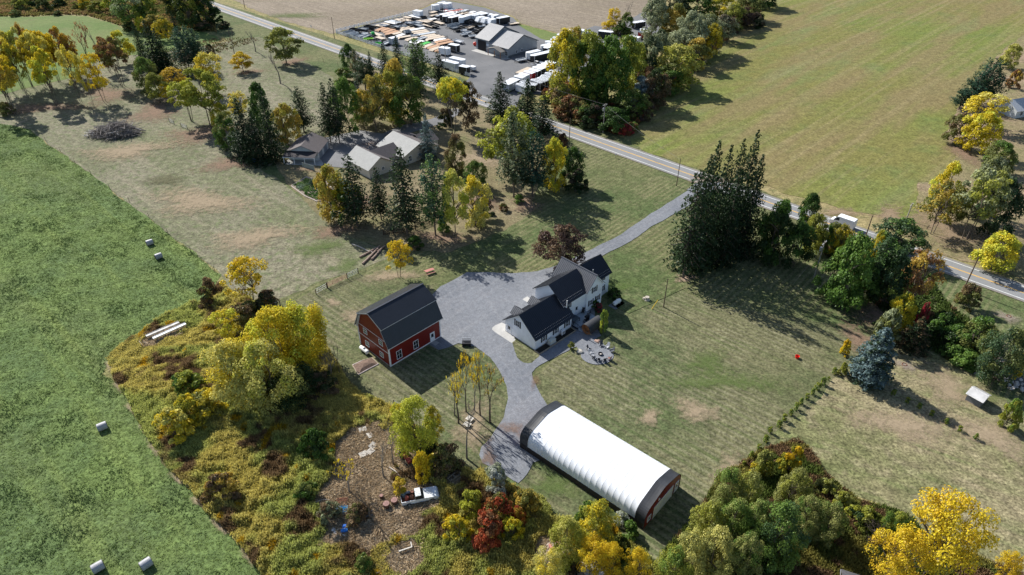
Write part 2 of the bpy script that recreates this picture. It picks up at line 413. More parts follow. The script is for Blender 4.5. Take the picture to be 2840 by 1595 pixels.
sheet('stubble_field', [(520, -90), (560, -25), (650, 0), (705, 28), (800, 62), (925, 94), (932, 90), (1145, 34), (1225, -2), (1350, 20), (1430, 48), (1445, 66), (1545, 92), (1580, 110), (1650, 80), (1700, 90), (1790, 60), (1830, 0), (1900, -90)], up(), M_plow, amp=.8, seed=14)
_, CROP = sheet('crop_field', [(2240, -30), (2130, 20), (2064, 78), (1987, 146), (1918, 214), (1851, 256), (1801, 312), (1763, 360), (1746, 392), (1790, 425), (1860, 443), (1960, 478), (2130, 519), (2230, 553), (2285, 563), (2335, 582), (2406, 595), (2448, 599), (2467, 580), (2487, 605), (2545, 594), (2545, 505), (2614, 505), (2641, 461), (2655, 436), (2636, 400), (2625, 368), (2633, 348), (2655, 304), (2669, 249), (2711, 216), (2752, 166), (2793, 133), (2850, 90), (3050, -30), (3200, -90), (2500, -90)], up(), M_field, amp=.8, seed=15)
sheet('leafy_yard', [(2545, 505), (2614, 505), (2641, 461), (2655, 436), (2636, 400), (2625, 368), (2655, 304), (2711, 216), (2793, 133), (2850, 90), (3050, -30), (3300, 200), (3100, 880), (2900, 800), (2700, 730), (2560, 690), (2480, 640), (2450, 605), (2487, 605), (2545, 594)], up(), M_yard, amp=.7, seed=16)
sheet('verge', [(1445, 68), (1545, 94), (1590, 120), (1560, 260), (1440, 262), (1500, 140), (1380, 110)], up(), M_mead, amp=.5, seed=17)
sheet('parking_lot', [(932, 92), (1145, 37), (1228, 0), (1345, 22), (1425, 50), (1440, 72), (1500, 108), (1545, 120), (1590, 95), (1650, 72), (1700, 80), (1790, 30), (1840, 60), (1830, 110), (1700, 150), (1600, 200), (1560, 262), (1445, 262), (1430, 300), (1330, 282), (1262, 257), (1304, 214)], up(), M_asph, amp=.15, seed=18)
# gravel drive, yard and paths
DRV = [(1960, 497), (1890, 541), (1807, 593), (1724, 649), (1647, 690), (1600, 712), (1539, 739), (1489, 754), (1420, 759), (1340, 755), (1296, 757), (1263, 773), (1221, 795), (1150, 860), (1185, 950), (1216, 971), (1240, 966), (1271, 952), (1318, 963), (1360, 991), (1387, 1029), (1405, 1072), (1409, 1105), (1396, 1157), (1361, 1213), (1334, 1240), (1329, 1263), (1338, 1286), (1379, 1304), (1420, 1332), (1437, 1340), (1459, 1317), (1478, 1283), (1560, 1260), (1560, 1140), (1517, 1123), (1500, 1099), (1478, 1052), (1474, 1035), (1486, 1021), (1511, 1005), (1560, 980), (1607, 958), (1640, 935), (1652, 910), (1648, 870), (1640, 800), (1640, 728), (1677, 707), (1752, 668), (1807, 629), (1887, 585), (1950, 545), (1975, 525)]
DRV = [p for p in DRV]
sheet('gravel_drive', DRV, up(), M_gravel, amp=.16, step=1.0, seed=20)
sheet('house_lawn', [(1640, 728), (1660, 780), (1700, 850), (1745, 870), (1900, 800), (1780, 700)], up(), M_lawn, amp=.1, seed=21)
sheet('grass_island', [(1421, 951), (1434, 991), (1443, 1002), (1452, 1007), (1464, 1008), (1475, 1007), (1495, 990), (1500, 978), (1470, 955), (1427, 930)], up(), M_lawn2, amp=.1, step=.8, seed=22)
pc = G(1656, 985); pit_pts = []
for k in range(26):
    t = 2 * math.pi * k / 26
    pit_pts.append(Vector((pc.x + 3.15 * math.cos(t), pc.y + 2.75 * math.sin(t), 0)))
sheet('fire_pit_gravel', pit_pts, up(), M_gravel, amp=.1, step=.6, world_pts=True, seed=23)
sheet('gravel_path', [(1600, 930), (1560, 975), (1600, 962), (1612, 985), (1640, 1005), (1680, 960), (1650, 942), (1668, 932), (1655, 908)], up(), M_gravel, amp=.08, step=.8, seed=24)
sheet('neighbour_drive', [(905, 382), (1000, 362), (1060, 372), (1110, 350), (1200, 330), (1260, 300), (1290, 308), (1220, 345), (1130, 372), (1075, 395), (1010, 450), (985, 470), (905, 462), (880, 430)], up(), speckle('old driveway', (.2, .2, .205), (.14, .14, .145), 4, fine=.15), amp=.2, seed=25)
# road: one straight carriageway, painted
ra = (G(710, 47) + G(710, 67.7)) / 2; rb = (G(2740, 758) + G(2741, 800)) / 2
rd = (rb - ra).normalized(); rn = Vector((-rd.y, rd.x, 0))
if rn.y < 0: rn = -rn
def strip(name, off0, off1, z, m, a=-160, b=360, kind='structure'):
    mb = MB(); P0 = ra + rd * a; P1 = ra + rd * ((rb - ra).length + b)
    n = 40; pts = [P0 + (P1 - P0) * i / n for i in range(n + 1)]
    mb.v = [tuple(p + rn * o_ + Vector((0, 0, z))) for p in pts for o_ in (off0, off1)]
    mb.f = [(2 * i, 2 * i + 2, 2 * i + 3, 2 * i + 1) for i in range(n)]
    o = part(name, mb, m); o['kind'] = kind; return o
strip('road_shoulder', -3.75, 3.9, up(), speckle('grey shoulder grit', (.2, .19, .17), (.24, .21, .18), 4, fine=.3))
strip('road', -3.2, 3.2, up(), M_road)
zz = up()
strip('edge_line', 2.62, 2.78, zz, M_paintw); strip('edge_line', -2.78, -2.62, zz, M_paintw)
strip('centre_line', .06, .2, zz, M_painty); strip('centre_line', -.2, -.06, zz, M_painty)
# lot entrance continues to the road
sheet('drive_apron', [(1905, 528), (1945, 497), (1985, 487), (2010, 500), (1985, 520), (1955, 545)], up(), M_gravel, amp=.1, seed=30)
# slabs with a real step
def slab(name, px, h, m, world_pts=None):
    pts = [G(*p) for p in px] if world_pts is None else world_pts
    a = sum(pts[i].x * pts[(i + 1) % len(pts)].y - pts[(i + 1) % len(pts)].x * pts[i].y for i in range(len(pts)))
    if a < 0: pts = pts[::-1]
    mb = MB(); mb.prism([(p.x, p.y) for p in pts], lambda x, y: (x, y, 0.0), lambda x, y: (x, y, h))
    o = part(name, mb, m); o['kind'] = 'structure'; return o
z1 = lambda x, y: (1360 + x / 4.4525, 690 + y / 4.4525)
slab('concrete_pad', [z1(20, 1000), z1(28, 975), z1(60, 950), z1(140, 915), z1(240, 960), z1(310, 1130), z1(262, 1168), z1(60, 1035)], .1, M_conc)
slab('concrete_pad', [z1(396, 628), z1(455, 592), z1(520, 640), z1(460, 668)], .1, M_conc)
slab('concrete_walk', [(1307, 141.2), (1397, 166.5), (1415, 163), (1324, 136)], .1, M_conc)
# worn, littered and lush patches
PT = [('dead_grass', (1085, 765), 9, 4, M_dry, 1), ('dead_grass', (1000, 880), 5, 6, M_dry, 2), ('dead_grass', (925, 840), 3, 2, M_dry, 3), ('dead_grass', (1310, 1180), 6, 7, M_dry, 4),
      ('leaf_litter', (930, 640), 9, 6, M_litter, 5), ('leaf_litter', (1230, 660), 12, 5, M_litter, 1), ('leaf_litter', (1460, 570), 8, 6, M_litter, 2), ('leaf_litter', (812, 172), 9, 8, M_litter, 3),
      ('leaf_litter', (110, 300), 22, 10, M_litter, 4), ('leaf_litter', (300, 262), 16, 14, M_litter, 6), ('leaf_litter', (430, 310), 16, 16, M_litter, 7), ('leaf_litter', (560, 370), 18, 14, M_litter, 8),
      ('leaf_litter', (640, 455), 12, 10, M_litter, 9), ('leaf_litter', (690, 200), 8, 6, M_litter, 2), ('leaf_litter', (2460, 880), 9, 12, M_litter, 3), ('leaf_litter', (2380, 940), 6, 6, M_litter, 5),
      ('wood_chips', (1905, 770), 3.6, 3.0, patch_mat('wood chips', (.5, .36, .27), s=3), 1), ('bare_soil', (2500, 1180), 12, 6, M_dry, 3), ('bare_soil', (2640, 1080), 10, 7, M_dry, 4), ('bare_soil', (2750, 1210), 8, 8, M_dry, 2),
      ('leaf_litter', (2650, 640), 18, 14, M_soil, 3), ('bare_soil', (2470, 600), 7, 8, M_soil, 4), ('bare_soil', (2665, 420), 7, 16, M_litter, 4), ('bare_soil', (1975, 500), 14, 3, M_soil, 2), ('bare_soil', (2330, 590), 12, 3, M_soil, 2),
      ('lush_grass', (880, 690), 10, 6, M_lush, 3), ('lush_grass', (960, 740), 7, 5, M_lush, 8), ('lush_grass', (1540, 1350), 5, 5, M_lush, 4), ('lush_grass', (2010, 1060), 16, 5, M_lush, 4), ('lush_grass', (1960, 1010), 9, 5, M_lush, 7),
       ('lush_grass', (2720, 1100), 6, 3, M_lush, 5), ('lush_grass', (810, 45), 34, 7, M_lush, 6), ('lush_grass', (1690, 800), 9, 6, M_lush, 1),
      ('worn_grass', (460, 500), 7, 7, M_dim, 2), ('dead_grass', (1930, 1140), 7, 4, M_dry, 4), ('dead_grass', (1800, 1160), 4, 3, M_dry, 5), ('dead_grass', (2020, 1320), 4, 6, M_dry, 5),
      ('fallen_leaves', (1420, 1190), 3, 3, M_brnleaf, 1), ('fallen_leaves', (1355, 1270), 2.6, 3.6, M_brnleaf, 3), ('fallen_leaves', (1482, 1060), 1.2, 4, M_brnleaf, 5),
      ('bare_soil', (2507, 1013), 3.4, 2.6, patch_mat('grey fire ring grit', (.3, .25, .2), s=3), 1), ('bare_soil', (2793, 882), 3.8, 3.2, patch_mat('grey fire ring grit', (.3, .25, .2), s=3), 1),
      ('dead_grass', (1600, 1530), 4, 5, M_soil, 4), ('leaf_litter', (1000, 560), 12, 6, M_litter, 2), ('dead_grass', (350, 420), 22, 10, M_dry, 2), ('dead_grass', (560, 560), 26, 10, M_dry, 6), ('dead_grass', (700, 660), 16, 9, M_dry, 8),
      ('leaf_litter', (1100, 400), 14, 8, M_litter, 3), ('dead_grass', (1330, 440), 12, 14, M_dry, 3), ('dead_grass', (1340, 560), 7, 8, M_litter, 3), ('bare_soil', (850, 470), 5, 4, M_soil, 2)]
for i, (nm, c, a_, b_, m, s_) in enumerate(PT):
    fade_patch(nm, c, a_, b_, lay[0] + .006 + i * .002, m, s_ + i * .37)
def dead_strip(pts, w, seed):
    pp = [G(*p) for p in pts]
    for i in range(len(pp) - 1):
        a, b = pp[i], pp[i + 1]; L = (b - a).length; c = (a + b) / 2
        fade_patch('dead_grass', None, L * .62, w, lay[0] + .12 + .002 * i + seed * .0004, M_dry, 0, math.atan2((b - a).y, (b - a).x), world=c)
dead_strip([(298, 993), (320, 1052), (354, 1108), (392, 1170), (402, 1200), (470, 1302), (533, 1363), (575, 1424), (663, 1507), (735, 1600)], 1.0, 1)
# ---------------------------------------------------------------- buildings
M_white = ribbed('white lap siding', (.88, .90, .93), 2, .18, .012, .55)
M_wtrim = solid('white trim', (.84, .85, .87), .5, var=.04)
M_dkroof = solid('charcoal standing seam metal', (.028, .032, .042), .38, .3, var=.1, scale=.5)
M_seam = solid('charcoal seam rib', (.05, .055, .07), .35, .3, var=.05)
M_ltseam = solid('weathered grey seam', (.10, .10, .11), .35, .3, var=.05)
M_glass = solid('window glass', (.02, .025, .03), .08, 0, var=.1)
M_black = solid('black paint', (.02, .02, .025), .5, var=.1)
M_red = ribbed('barn red ribbed steel', (.19, .017, .013), 0, .23, .02, .45)
M_red2 = ribbed('barn red ribbed steel gable', (.21, .022, .014), 1, .23, .02, .45)
M_barnroof = ribbed('black ribbed steel roof', (.035, .04, .05), 0, .23, .02, .32, .4)
M_membrane = None
def membrane():
    t = NT('white fabric membrane'); t.b.inputs['Roughness'].default_value = .45
    p = t.pos(True)
    mp = t.n('Mapping'); t.l(p, mp.inputs['Vector']); mp.inputs['Scale'].default_value = (1.4, .12, .25)
    t.base(t.mix(t.rng(t.noise(mp.outputs[0], 1.0, 6, .7), .45, .8, 0, .5), (.74, .76, .80), (.5, .51, .5)))
    t.b.inputs['Subsurface Weight'].default_value = 0
    return t.m
M_membrane = membrane()
M_dkfab = solid('charcoal fabric', (.04, .042, .047), .42, var=.25, scale=.6)
M_wood = solid('weathered wood', (.33, .27, .2), .85, var=.25, scale=3)
M_cedar = solid('warm cedar', (.42, .19, .08), .6, var=.25, scale=3)
M_deckm = solid('pale grey composite decking', (.34, .38, .42), .7, var=.08)
M_steel = solid('galvanised steel', (.45, .46, .48), .4, .6, var=.12)
M_tank = solid('white tank paint', (.78, .78, .76), .35, var=.04)
M_rust = solid('rusty steel', (.17, .065, .035), .8, var=.4, scale=4)

def window(par, o, t, n, w, h, shutters=True, name='window', frame=M_wtrim, fr=.09, cross=True, dark=M_glass):
    """o = centre on the wall (local), t = along wall, n = outward normal"""
    o, t, n = Vector(o), Vector(t), Vector(n); z = Vector((0, 0, 1))
    def bar(mb, a0, a1, b0, b1, c0, c1):
        vs = [o + t * a + z * b + n * c for a in (a0, a1) for b in (b0, b1) for c in (c0, c1)]
        mb.add(vs, [(0, 1, 3, 2), (4, 6, 7, 5), (0, 4, 5, 1), (2, 3, 7, 6), (0, 2, 6, 4), (1, 5, 7, 3)])
    fmb = MB(); a, b = w / 2, h / 2
    bar(fmb, -a - fr, a + fr, b, b + fr, .005, .07); bar(fmb, -a - fr, a + fr, -b - fr, -b, .005, .09)
    bar(fmb, -a - fr, -a, -b, b, .005, .07); bar(fmb, a, a + fr, -b, b, .005, .07)
    W = part(name, fmb, frame, par)
    pm = MB(); bar(pm, -a, a, -b, b, .004, .02); part('pane', pm, dark, W)
    if cross:
        mm = MB(); bar(mm, -.025, .025, -b, b, .021, .045); bar(mm, -a, a, -.02, .02, .021, .043); part('muntin', mm, frame, W)
    if shutters:
        for s in (-1, 1):
            sm = MB(); x0 = s * (a + fr + .02); x1 = s * (a + fr + .02 + .34)
            bar(sm, min(x0, x1), max(x0, x1), -b - fr, b + fr, .005, .05); part('shutter', sm, M_black, par)
    return W
def door(par, o, t, n, w, h, m=M_wtrim, glass=True, fr=.1, frame=M_wtrim):
    o, t, n = Vector(o), Vector(t), Vector(n); z = Vector((0, 0, 1))
    def bar(mb, a0, a1, b0, b1, c0, c1):
        vs = [o + t * a + z * b + n * c for a in (a0, a1) for b in (b0, b1) for c in (c0, c1)]
        mb.add(vs, [(0, 1, 3, 2), (4, 6, 7, 5), (0, 4, 5, 1), (2, 3, 7, 6), (0, 2, 6, 4), (1, 5, 7, 3)])
    d = MB(); bar(d, -w / 2, w / 2, 0, h, .004, .04); D = part('door', d, m, par)
    f = MB(); bar(f, -w / 2 - fr, -w / 2, 0, h + fr, .004, .07); bar(f, w / 2, w / 2 + fr, 0, h + fr, .004, .07); bar(f, -w / 2, w / 2, h, h + fr, .004, .07); part('frame', f, frame, D)
    if glass:
        g = MB(); bar(g, -w * .3, w * .3, h * .5, h * .88, .041, .05); part('pane', g, M_glass, D)
    k = MB(); k.box(o + t * w * .38 + z * h * .47 + n * .07, (.07, .07, .07)); part('handle', k, M_steel, D)
    return D
def gable_block(par, u0, u1, v0, v1, zw, zr, wall_m, base=0.0, axis='u', name='wall', vr=None):
    """walls of a gable-roofed block; ridge runs along axis"""
    c = (v0 + v1) / 2 if vr is None else vr
    mb = MB()
    if axis == 'u': mb.prism([(v0, base), (v1, base), (v1, zw), (c, zr), (v0, zw)], lambda a, b: (u0, a, b), lambda a, b: (u1, a, b))
    else:
        c = (u0 + u1) / 2
        mb.prism([(u0, base), (u1, base), (u1, zw), (c, zr), (u0, zw)], lambda a, b: (a, v0, b), lambda a, b: (a, v1, b))
    return part(name, mb, wall_m, par)
def slope(par, a0, a1, b_e, z_e, b_r, z_r, axis='u', th=.1, m=M_dkroof, seam=.42, sm=M_seam, name='roof', seamh=.05, seams=True):
    """one roof slope: runs a0..a1 along axis, from eave (b_e,z_e) to ridge (b_r,z_r)"""
    mb = MB()
    P = (lambda a, b, z: (a, b, z)) if axis == 'u' else (lambda a, b, z: (b, a, z))
    nx, nz = -(z_r - z_e), (b_r - b_e); L = math.hypot(nx, nz); nx, nz = nx / L, nz / L
    if nz < 0: nx, nz = -nx, -nz
    prof = [(b_e, z_e), (b_r, z_r), (b_r + nx * 0, z_r + th / nz), (b_e + nx * th, z_e + nz * th)]
    mb.prism(prof, lambda b, z: P(a0, b, z), lambda b, z: P(a1, b, z))
    o = part(name, mb, m, par)
    if seams:
        s = MB(); n = max(1, int(round((a1 - a0) / seam)))
        for i in range(n + 1):
            a = a0 + .03 + (a1 - a0 - .06) * i / n
            q = [(b_e + nx * th, z_e + nz * th), (b_r, z_r + th / nz), (b_r, z_r + th / nz + seamh), (b_e + nx * (th + seamh), z_e + nz * (th + seamh))]
            s.prism(q, lambda b, z: P(a - .022, b, z), lambda b, z: P(a + .022, b, z))
        k = part('seam', s, sm, o); k['kind'] = 'stuff'
    return o
def guards(par, u0, u1, v, z, sgn=-1, step=.42):
    mb = MB(); n = int((u1 - u0) / step)
    for r in (0, 1):
        for i in range(n): mb.box((u0 + (i + .5) * step, v - sgn * (.35 + .35 * r), z + .13 + (.32 + .32 * r)), (.12, .05, .1))
    o = part('snow_guard', mb, M_steel, par); o['kind'] = 'stuff'

# ---- white farmhouse
HO = G(1483.5, 972); HA = R(44.0)
H = thing('farmhouse', 'white farmhouse with black metal roofs and black shutters beside the gravel yard', 'house', HO, HA)
# wing A
gable_block(H, 0, 10.4, 0, 8.2, 2.95, 6.3, M_white)
slope(H, -.35, 10.75, -.45, 2.62, 4.1, 6.36)
slope(H, -.35, 10.75, 8.65, 2.62, 4.1, 6.36)
guards(H, 0, 10.4, -.45, 2.66)
window(H, (0, 4.75, 3.85), (0, 1, 0), (-1, 0, 0), .85, 1.35)
door(H, (0, 7.1, .12), (0, 1, 0), (-1, 0, 0), 1.0, 2.05)
for u in (2.45, 5.75, 9.0): window(H, (u, 0, 1.65), (1, 0, 0), (0, -1, 0), .75, 1.25)
# dormers on the far slope
for u in (1.9, 6.6):
    dm = MB(); dm.prism([(u - .85, 4.05), (u + .85, 4.05), (u + .85, 4.75), (u, 5.55), (u - .85, 4.75)], lambda a, b: (a, 7.1, b), lambda a, b: (a, 5.1, b))
    D = part('dormer', dm, M_white, H)
    dm2 = MB(); dm2.bx(u - .85, u + .85, 6.4, 7.1, 3.2, 4.06); part('wall', dm2, M_white, D)
    window(D, (u, 7.1, 4.4), (1, 0, 0), (0, 1, 0), .8, .8, shutters=False)
    for s in (-1, 1):
        q = slope(D, 4.6, 7.55, u + s * 1.2, 4.48, u, 5.62, axis='v', seam=.4, m=solid('dormer grey metal', (.16, .16, .165), .38, .3), sm=M_seam, name='roof')
# block B
gable_block(H, 9.6, 16.3, 1.6, 9.4, 5.35, 8.0, M_white)
slope(H, 9.2, 17.6, 1.2, 5.0, 5.5, 8.06)
slope(H, 9.2, 17.2, 9.8, 5.0, 5.5, 8.06)
guards(H, 9.5, 15.6, 1.2, 5.04)
window(H, (11.0, 1.6, 4.25), (1, 0, 0), (0, -1, 0), .85, 1.3)
window(H, (11.3, 1.6, 1.75), (1, 0, 0), (0, -1, 0), .85, 1.2)
door(H, (13.6, 1.6, .72), (1, 0, 0), (0, -1, 0), .95, 2.1)
# block C, cross gable
gable_block(H, 16.2, 21.0, 1.2, 10.2, 5.2, 8.0, M_white, axis='v')
slope(H, .85, 10.6, 15.8, 4.92, 18.6, 8.05, axis='v', m=solid('charcoal metal painted sunlit', (.15, .15, .155), .36, .35), seam=.42)  # sunlight put into this slope's colour: paler grey than the opposite slope
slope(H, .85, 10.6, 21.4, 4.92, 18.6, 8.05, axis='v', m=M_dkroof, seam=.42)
cap = MB(); cap.bx(18.45, 18.75, .8, 10.65, 8.2, 8.27); part('ridge_cap', cap, M_ltseam, H)
window(H, (18.5, 1.2, 4.7), (1, 0, 0), (0, -1, 0), .8, 1.25)
window(H, (17.6, 1.2, 1.85), (1, 0, 0), (0, -1, 0), .75, 1.2)
window(H, (19.7, 1.2, 1.95), (1, 0, 0), (0, -1, 0), .75, 1.2)
for s in (-1, 1):
    rk = MB(); rk.prism([(18.6 + s * 2.85, 4.72), (18.6, 7.85), (18.6, 8.04), (18.6 + s * 2.85, 4.94)], lambda a, b: (a, .8, b), lambda a, b: (a, .84, b)); part('rake_trim', rk, M_wtrim, H)
# block D
gable_block(H, 21.0, 25.1, 2.7, 8.6, 5.2, 7.9, M_white)
slope(H, 19.4, 25.5, 2.3, 4.95, 5.7, 7.96)
slope(H, 19.4, 25.5, 9.0, 4.95, 5.7, 7.96)
guards(H, 21.4, 25.3, 2.3, 5.0)
window(H, (22.9, 2.7, 4.6), (1, 0, 0), (0, -1, 0), .75, 1.1)
window(H, (23.1, 2.7, 1.9), (1, 0, 0), (0, -1, 0), .75, 1.3)
vt = MB(); vt.tube((19.3, 2.6, 7.2), (19.3, 2.6, 8.5), .12, .12, 8); part('vent_pipe', vt, M_steel, H)
vt = MB(); vt.tube((9.85, 1.0, 4.6), (9.85, 1.0, 6.3), .09, .09, 8); vt.tube((9.85, 1.0, 4.6), (9.85, 1.55, 4.6), .08, .08, 8); part('flue_pipe', vt, M_wtrim, H)
fd = MB(); fd.bx(-.05, 10.35, -.05, 8.25, 0, .22); part('foundation', fd, M_conc, H)
mt = MB(); mt.box((.0 - .08, 8.0, 1.6), (.1, .15, .3)); part('wall_lamp', mt, M_wtrim, H)
mt = MB(); mt.box((-.08, 6.2, 2.0), (.1, .12, .25)); part('wall_lamp', mt, M_wtrim, H)
def HL(u, v, z=0.0):
    return Vector((HO.x + u * math.cos(HA) - v * math.sin(HA), HO.y + u * math.sin(HA) + v * math.cos(HA), z))
# planting bed with timber edge
tb = thing('raised_bed', 'narrow timber edged planting bed under the farmhouse windows', 'garden bed', HO, HA)
b = MB(); b.bx(-.2, 10.0, -1.45, -.1, 0, .1); part('soil', b, solid('dark mulch', (.03, .025, .02), .95, var=.5, scale=5), tb)
for q in ((-.3, 10.1, -1.6, -1.45), (-.35, -.2, -1.6, -.1), (10.0, 10.12, -1.45, -.1)):
    b = MB(); b.bx(*q, 0, .3); part('timber', b, M_wood, tb)
# deck
dk = thing('deck', 'grey back deck with black railings between farmhouse and barrel sauna', 'deck', HO, HA)
b = MB(); b.bx(10.6, 15.9, -1.5, 1.5, .1, .55); part('base', b, M_black, dk)
for i in range(20):
    b = MB(); b.bx(10.5, 16.0, -1.6 + i * .155, -1.6 + i * .155 + .145, .555, .6); part('board', b, M_deckm, dk)
for i in range(3):
    b = MB(); b.bx(10.6, 12.0, -1.62 - .32 * (i + 1), -1.62 - .32 * i, .0, .45 - .16 * i); part('step', b, M_deckm, dk)
for (a0, a1) in (((10.5, -1.55), (10.5, .0)), ((12.1, -1.55), (13.9, -1.55)), ((10.5, -1.6), (10.55, -2.55)), ((12.05, -1.6), (12.05, -2.55))):
    b = MB(); L = math.hypot(a1[0] - a0[0], a1[1] - a0[1]); n = max(2, int(L / .25))
    b.tube((*a0, 1.5), (*a1, 1.5 if abs(a0[1] + 1.6) > .01 else 1.0), .04, .04, 4)
    for i in range(n + 1):
        x, y = a0[0] + (a1[0] - a0[0]) * i / n, a0[1] + (a1[1] - a0[1]) * i / n
        b.tube((x, y, .5), (x, y, 1.5 if abs(a0[1] + 1.6) > .01 else 1.5 - .5 * i / n), .025, .025, 4)
    part('railing', b, M_black, dk)
tbm = solid('slate blue table cover', (.05, .07, .09), .5)
t = thing('patio_table', 'dark square patio table on the deck by the farmhouse wall', 'table', HL(11.6, .35, .6), HA)
b = MB(); b.bx(-1.0, 1.0, -.75, .75, .72, .8); part('tabletop', b, tbm, t)
for sx in (-.9, .9):
    for sy in (-.65, .65): b = MB(); b.bx(sx - .04, sx + .04, sy - .04, sy + .04, 0, .72); part('leg', b, M_black, t)
t = thing('grill', 'black barbecue grill on the deck beside the barrel sauna', 'grill', HL(13.8, -1.1, .6), HA)
b = MB(); b.bx(-.5, .5, -.3, .3, .1, .85); part('cart', b, M_black, t)
b = MB(); b.lathe([(.01, -.45), (.3, -.45), (.3, .45), (.01, .45)], 12, (0, 0, .95), 'X'); part('lid', b, M_black, t)
b = MB(); b.bx(-.95, -.52, -.25, .25, .8, .84); part('side_shelf', b, M_steel, t)
def patio_chair(root_name, label, loc, rz, m, group=None, cat='chair'):
    t = thing(root_name, label, cat, loc, rz, group)
    b = MB(); b.box((0, 0, .38), (.55, .55, .06), 0, .08); part('seat', b, m, t)
    b = MB(); b.box((-.38, 0, .75), (.06, .55, .85), 0, -.35); part('backrest', b, m, t)
    for s in (-1, 1):
        b = MB(); b.bx(-.45, .35, s * .33 - .05, s * .33 + .05, .56, .6); part('armrest', b, M_steel, t)
        b = MB(); b.bx(.22, .28, s * .3 - .03, s * .3 + .03, 0, .56); part('leg', b, m, t)
        b = MB(); b.box((-.35, s * .3, .28), (.06, .06, .6), 0, -.25); part('leg', b, m, t)
    return t
patio_chair('patio_chair', 'dark patio chair on the deck near the back door', HL(14.9, .9, .6), HA + 3.6, M_black)
patio_chair('patio_chair', 'dark patio chair at the outer corner of the deck', HL(15.2, -.3, .6), HA + 2.4, M_black)
# barrel sauna
S = thing('barrel_sauna', 'cedar barrel sauna with black curved roof beside the deck', 'sauna', HL(11.0, -3.6, 0), HA)
prof = lambda r, a0, a1, n: [(r * math.cos(a0 + (a1 - a0) * i / n), 1.28 + r * math.sin(a0 + (a1 - a0) * i / n)) for i in range(n + 1)]
ns = 30
for k in range(ns):                     # staves, each its own board
    a0, a1 = 2 * math.pi * k / ns, 2 * math.pi * (k + .94) / ns
    q = [(1.1 * math.cos(a0), 1.28 + 1.1 * math.sin(a0)), (1.1 * math.cos(a1), 1.28 + 1.1 * math.sin(a1)), (1.04 * math.cos(a1), 1.28 + 1.04 * math.sin(a1)), (1.04 * math.cos(a0), 1.28 + 1.04 * math.sin(a0))]
    b = MB(); b.prism(q, lambda a, z: (-.35, a, z), lambda a, z: (3.7, a, z)); part('stave', b, M_cedar, S)
b = MB(); o_ = prof(1.17, -.25, math.pi + .25, 16); i_ = prof(1.11, -.25, math.pi + .25, 16)
for k in range(16): b.prism([o_[k], o_[k + 1], i_[k + 1], i_[k]], lambda a, z: (-.45, a, z), lambda a, z: (3.8, a, z))
part('roof', b, solid('black shingle', (.035, .037, .043), .7), S)
for x in (.55, 3.4):
    b = MB(); b.lathe([(.01, x), (1.03, x), (1.03, x + .06), (.01, x + .06)], 20, (0, 0, 1.28), 'X'); part('end_wall', b, M_cedar, S)
b = MB(); b.bx(.5, .56, -.95, -.2, .45, 2.1); part('door', b, M_glass, S)
for x in (.1, 3.0):
    b = MB(); b.bx(x, x + .2, -.9, .9, 0, .3); part('cradle', b, M_wood, S)
b = MB(); b.bx(-.3, .5, -.85, -.35, .6, .66); part('bench', b, M_cedar, S)
# heat pump, generator
t = thing('heat_pump', 'white heat pump unit under the farmhouse window', 'heat pump', HL(7.3, -.55, .1), HA)
b = MB(); b.bx(-.45, .45, -.2, .2, .25, 1.15); part('casing', b, M_wtrim, t)
b = MB(); b.lathe([(.01, 0), (.32, 0), (.32, .03), (.01, .03)], 16, (0, -.235, .7), 'Y'); part('fan_grille', b, solid('grey grille', (.25, .25, .26), .5), t)
for s in (-.35, .35): b = MB(); b.bx(s - .03, s + .03, -.18, .18, 0, .25); part('foot', b, M_steel, t)
t = thing('generator', 'cream standby generator box on the planting bed by the farmhouse', 'generator', HL(3.9, -.75, .1), HA)
b = MB(); b.bx(-.75, .75, -.4, .4, .08, .8); part('casing', b, solid('cream enamel', (.68, .66, .58), .5), t)
b = MB(); b.bx(-.78, .78, -.43, .43, .8, .88); part('lid', b, solid('cream enamel', (.68, .66, .58), .5), t)
b = MB(); b.bx(-.9, .9, -.5, .5, 0, .08); part('pad', b, M_conc, t)

# ---- red gambrel barn
BO = G(1084.2, 1017.4); BA = R(45.9)
Bn = thing('barn', 'red gambrel barn with black ribbed metal roof and white trim', 'barn', BO, BA)
gp = [(0, .12), (9.4, .12), (9.4, 4.75), (7.95, 8.15), (4.7, 9.95), (1.45, 8.15), (0, 4.75)]
b = MB(); b.prism(gp, lambda a, z: (.0, a, z), lambda a, z: (.08, a, z)); part('wall', b, M_red2, Bn)
b = MB(); b.prism(gp, lambda a, z: (12.12, a, z), lambda a, z: (12.2, a, z)); part('wall', b, M_red2, Bn)
for v in (0, 9.3): b = MB(); b.bx(.08, 12.12, v, v + .1, .12, 4.75); part('wall', b, M_red, Bn)
b = MB(); b.bx(-.05, 12.25, -.05, 9.45, 0, .12); part('foundation', b, M_conc, Bn)
def rs(e, ze, r, zr, nm='roof', m=M_barnroof, up_=.0, th=.09):
    return slope(Bn, -.45, 12.65, e, ze, r, zr, m=m, th=th, seams=False, name=nm)
rs(-.55, 4.75, 1.3, 8.35); rs(9.95, 4.75, 8.1, 8.35)
rs(.92, 8.33, 4.7, 10.2); rs(8.48, 8.33, 4.7, 10.2)
M_bt = solid('pale trim edge', (.62, .63, .65), .5)
b = MB(); b.bx(-.47, 12.67, 4.55, 4.85, 10.26, 10.36); part('ridge_cap', b, M_seam, Bn)
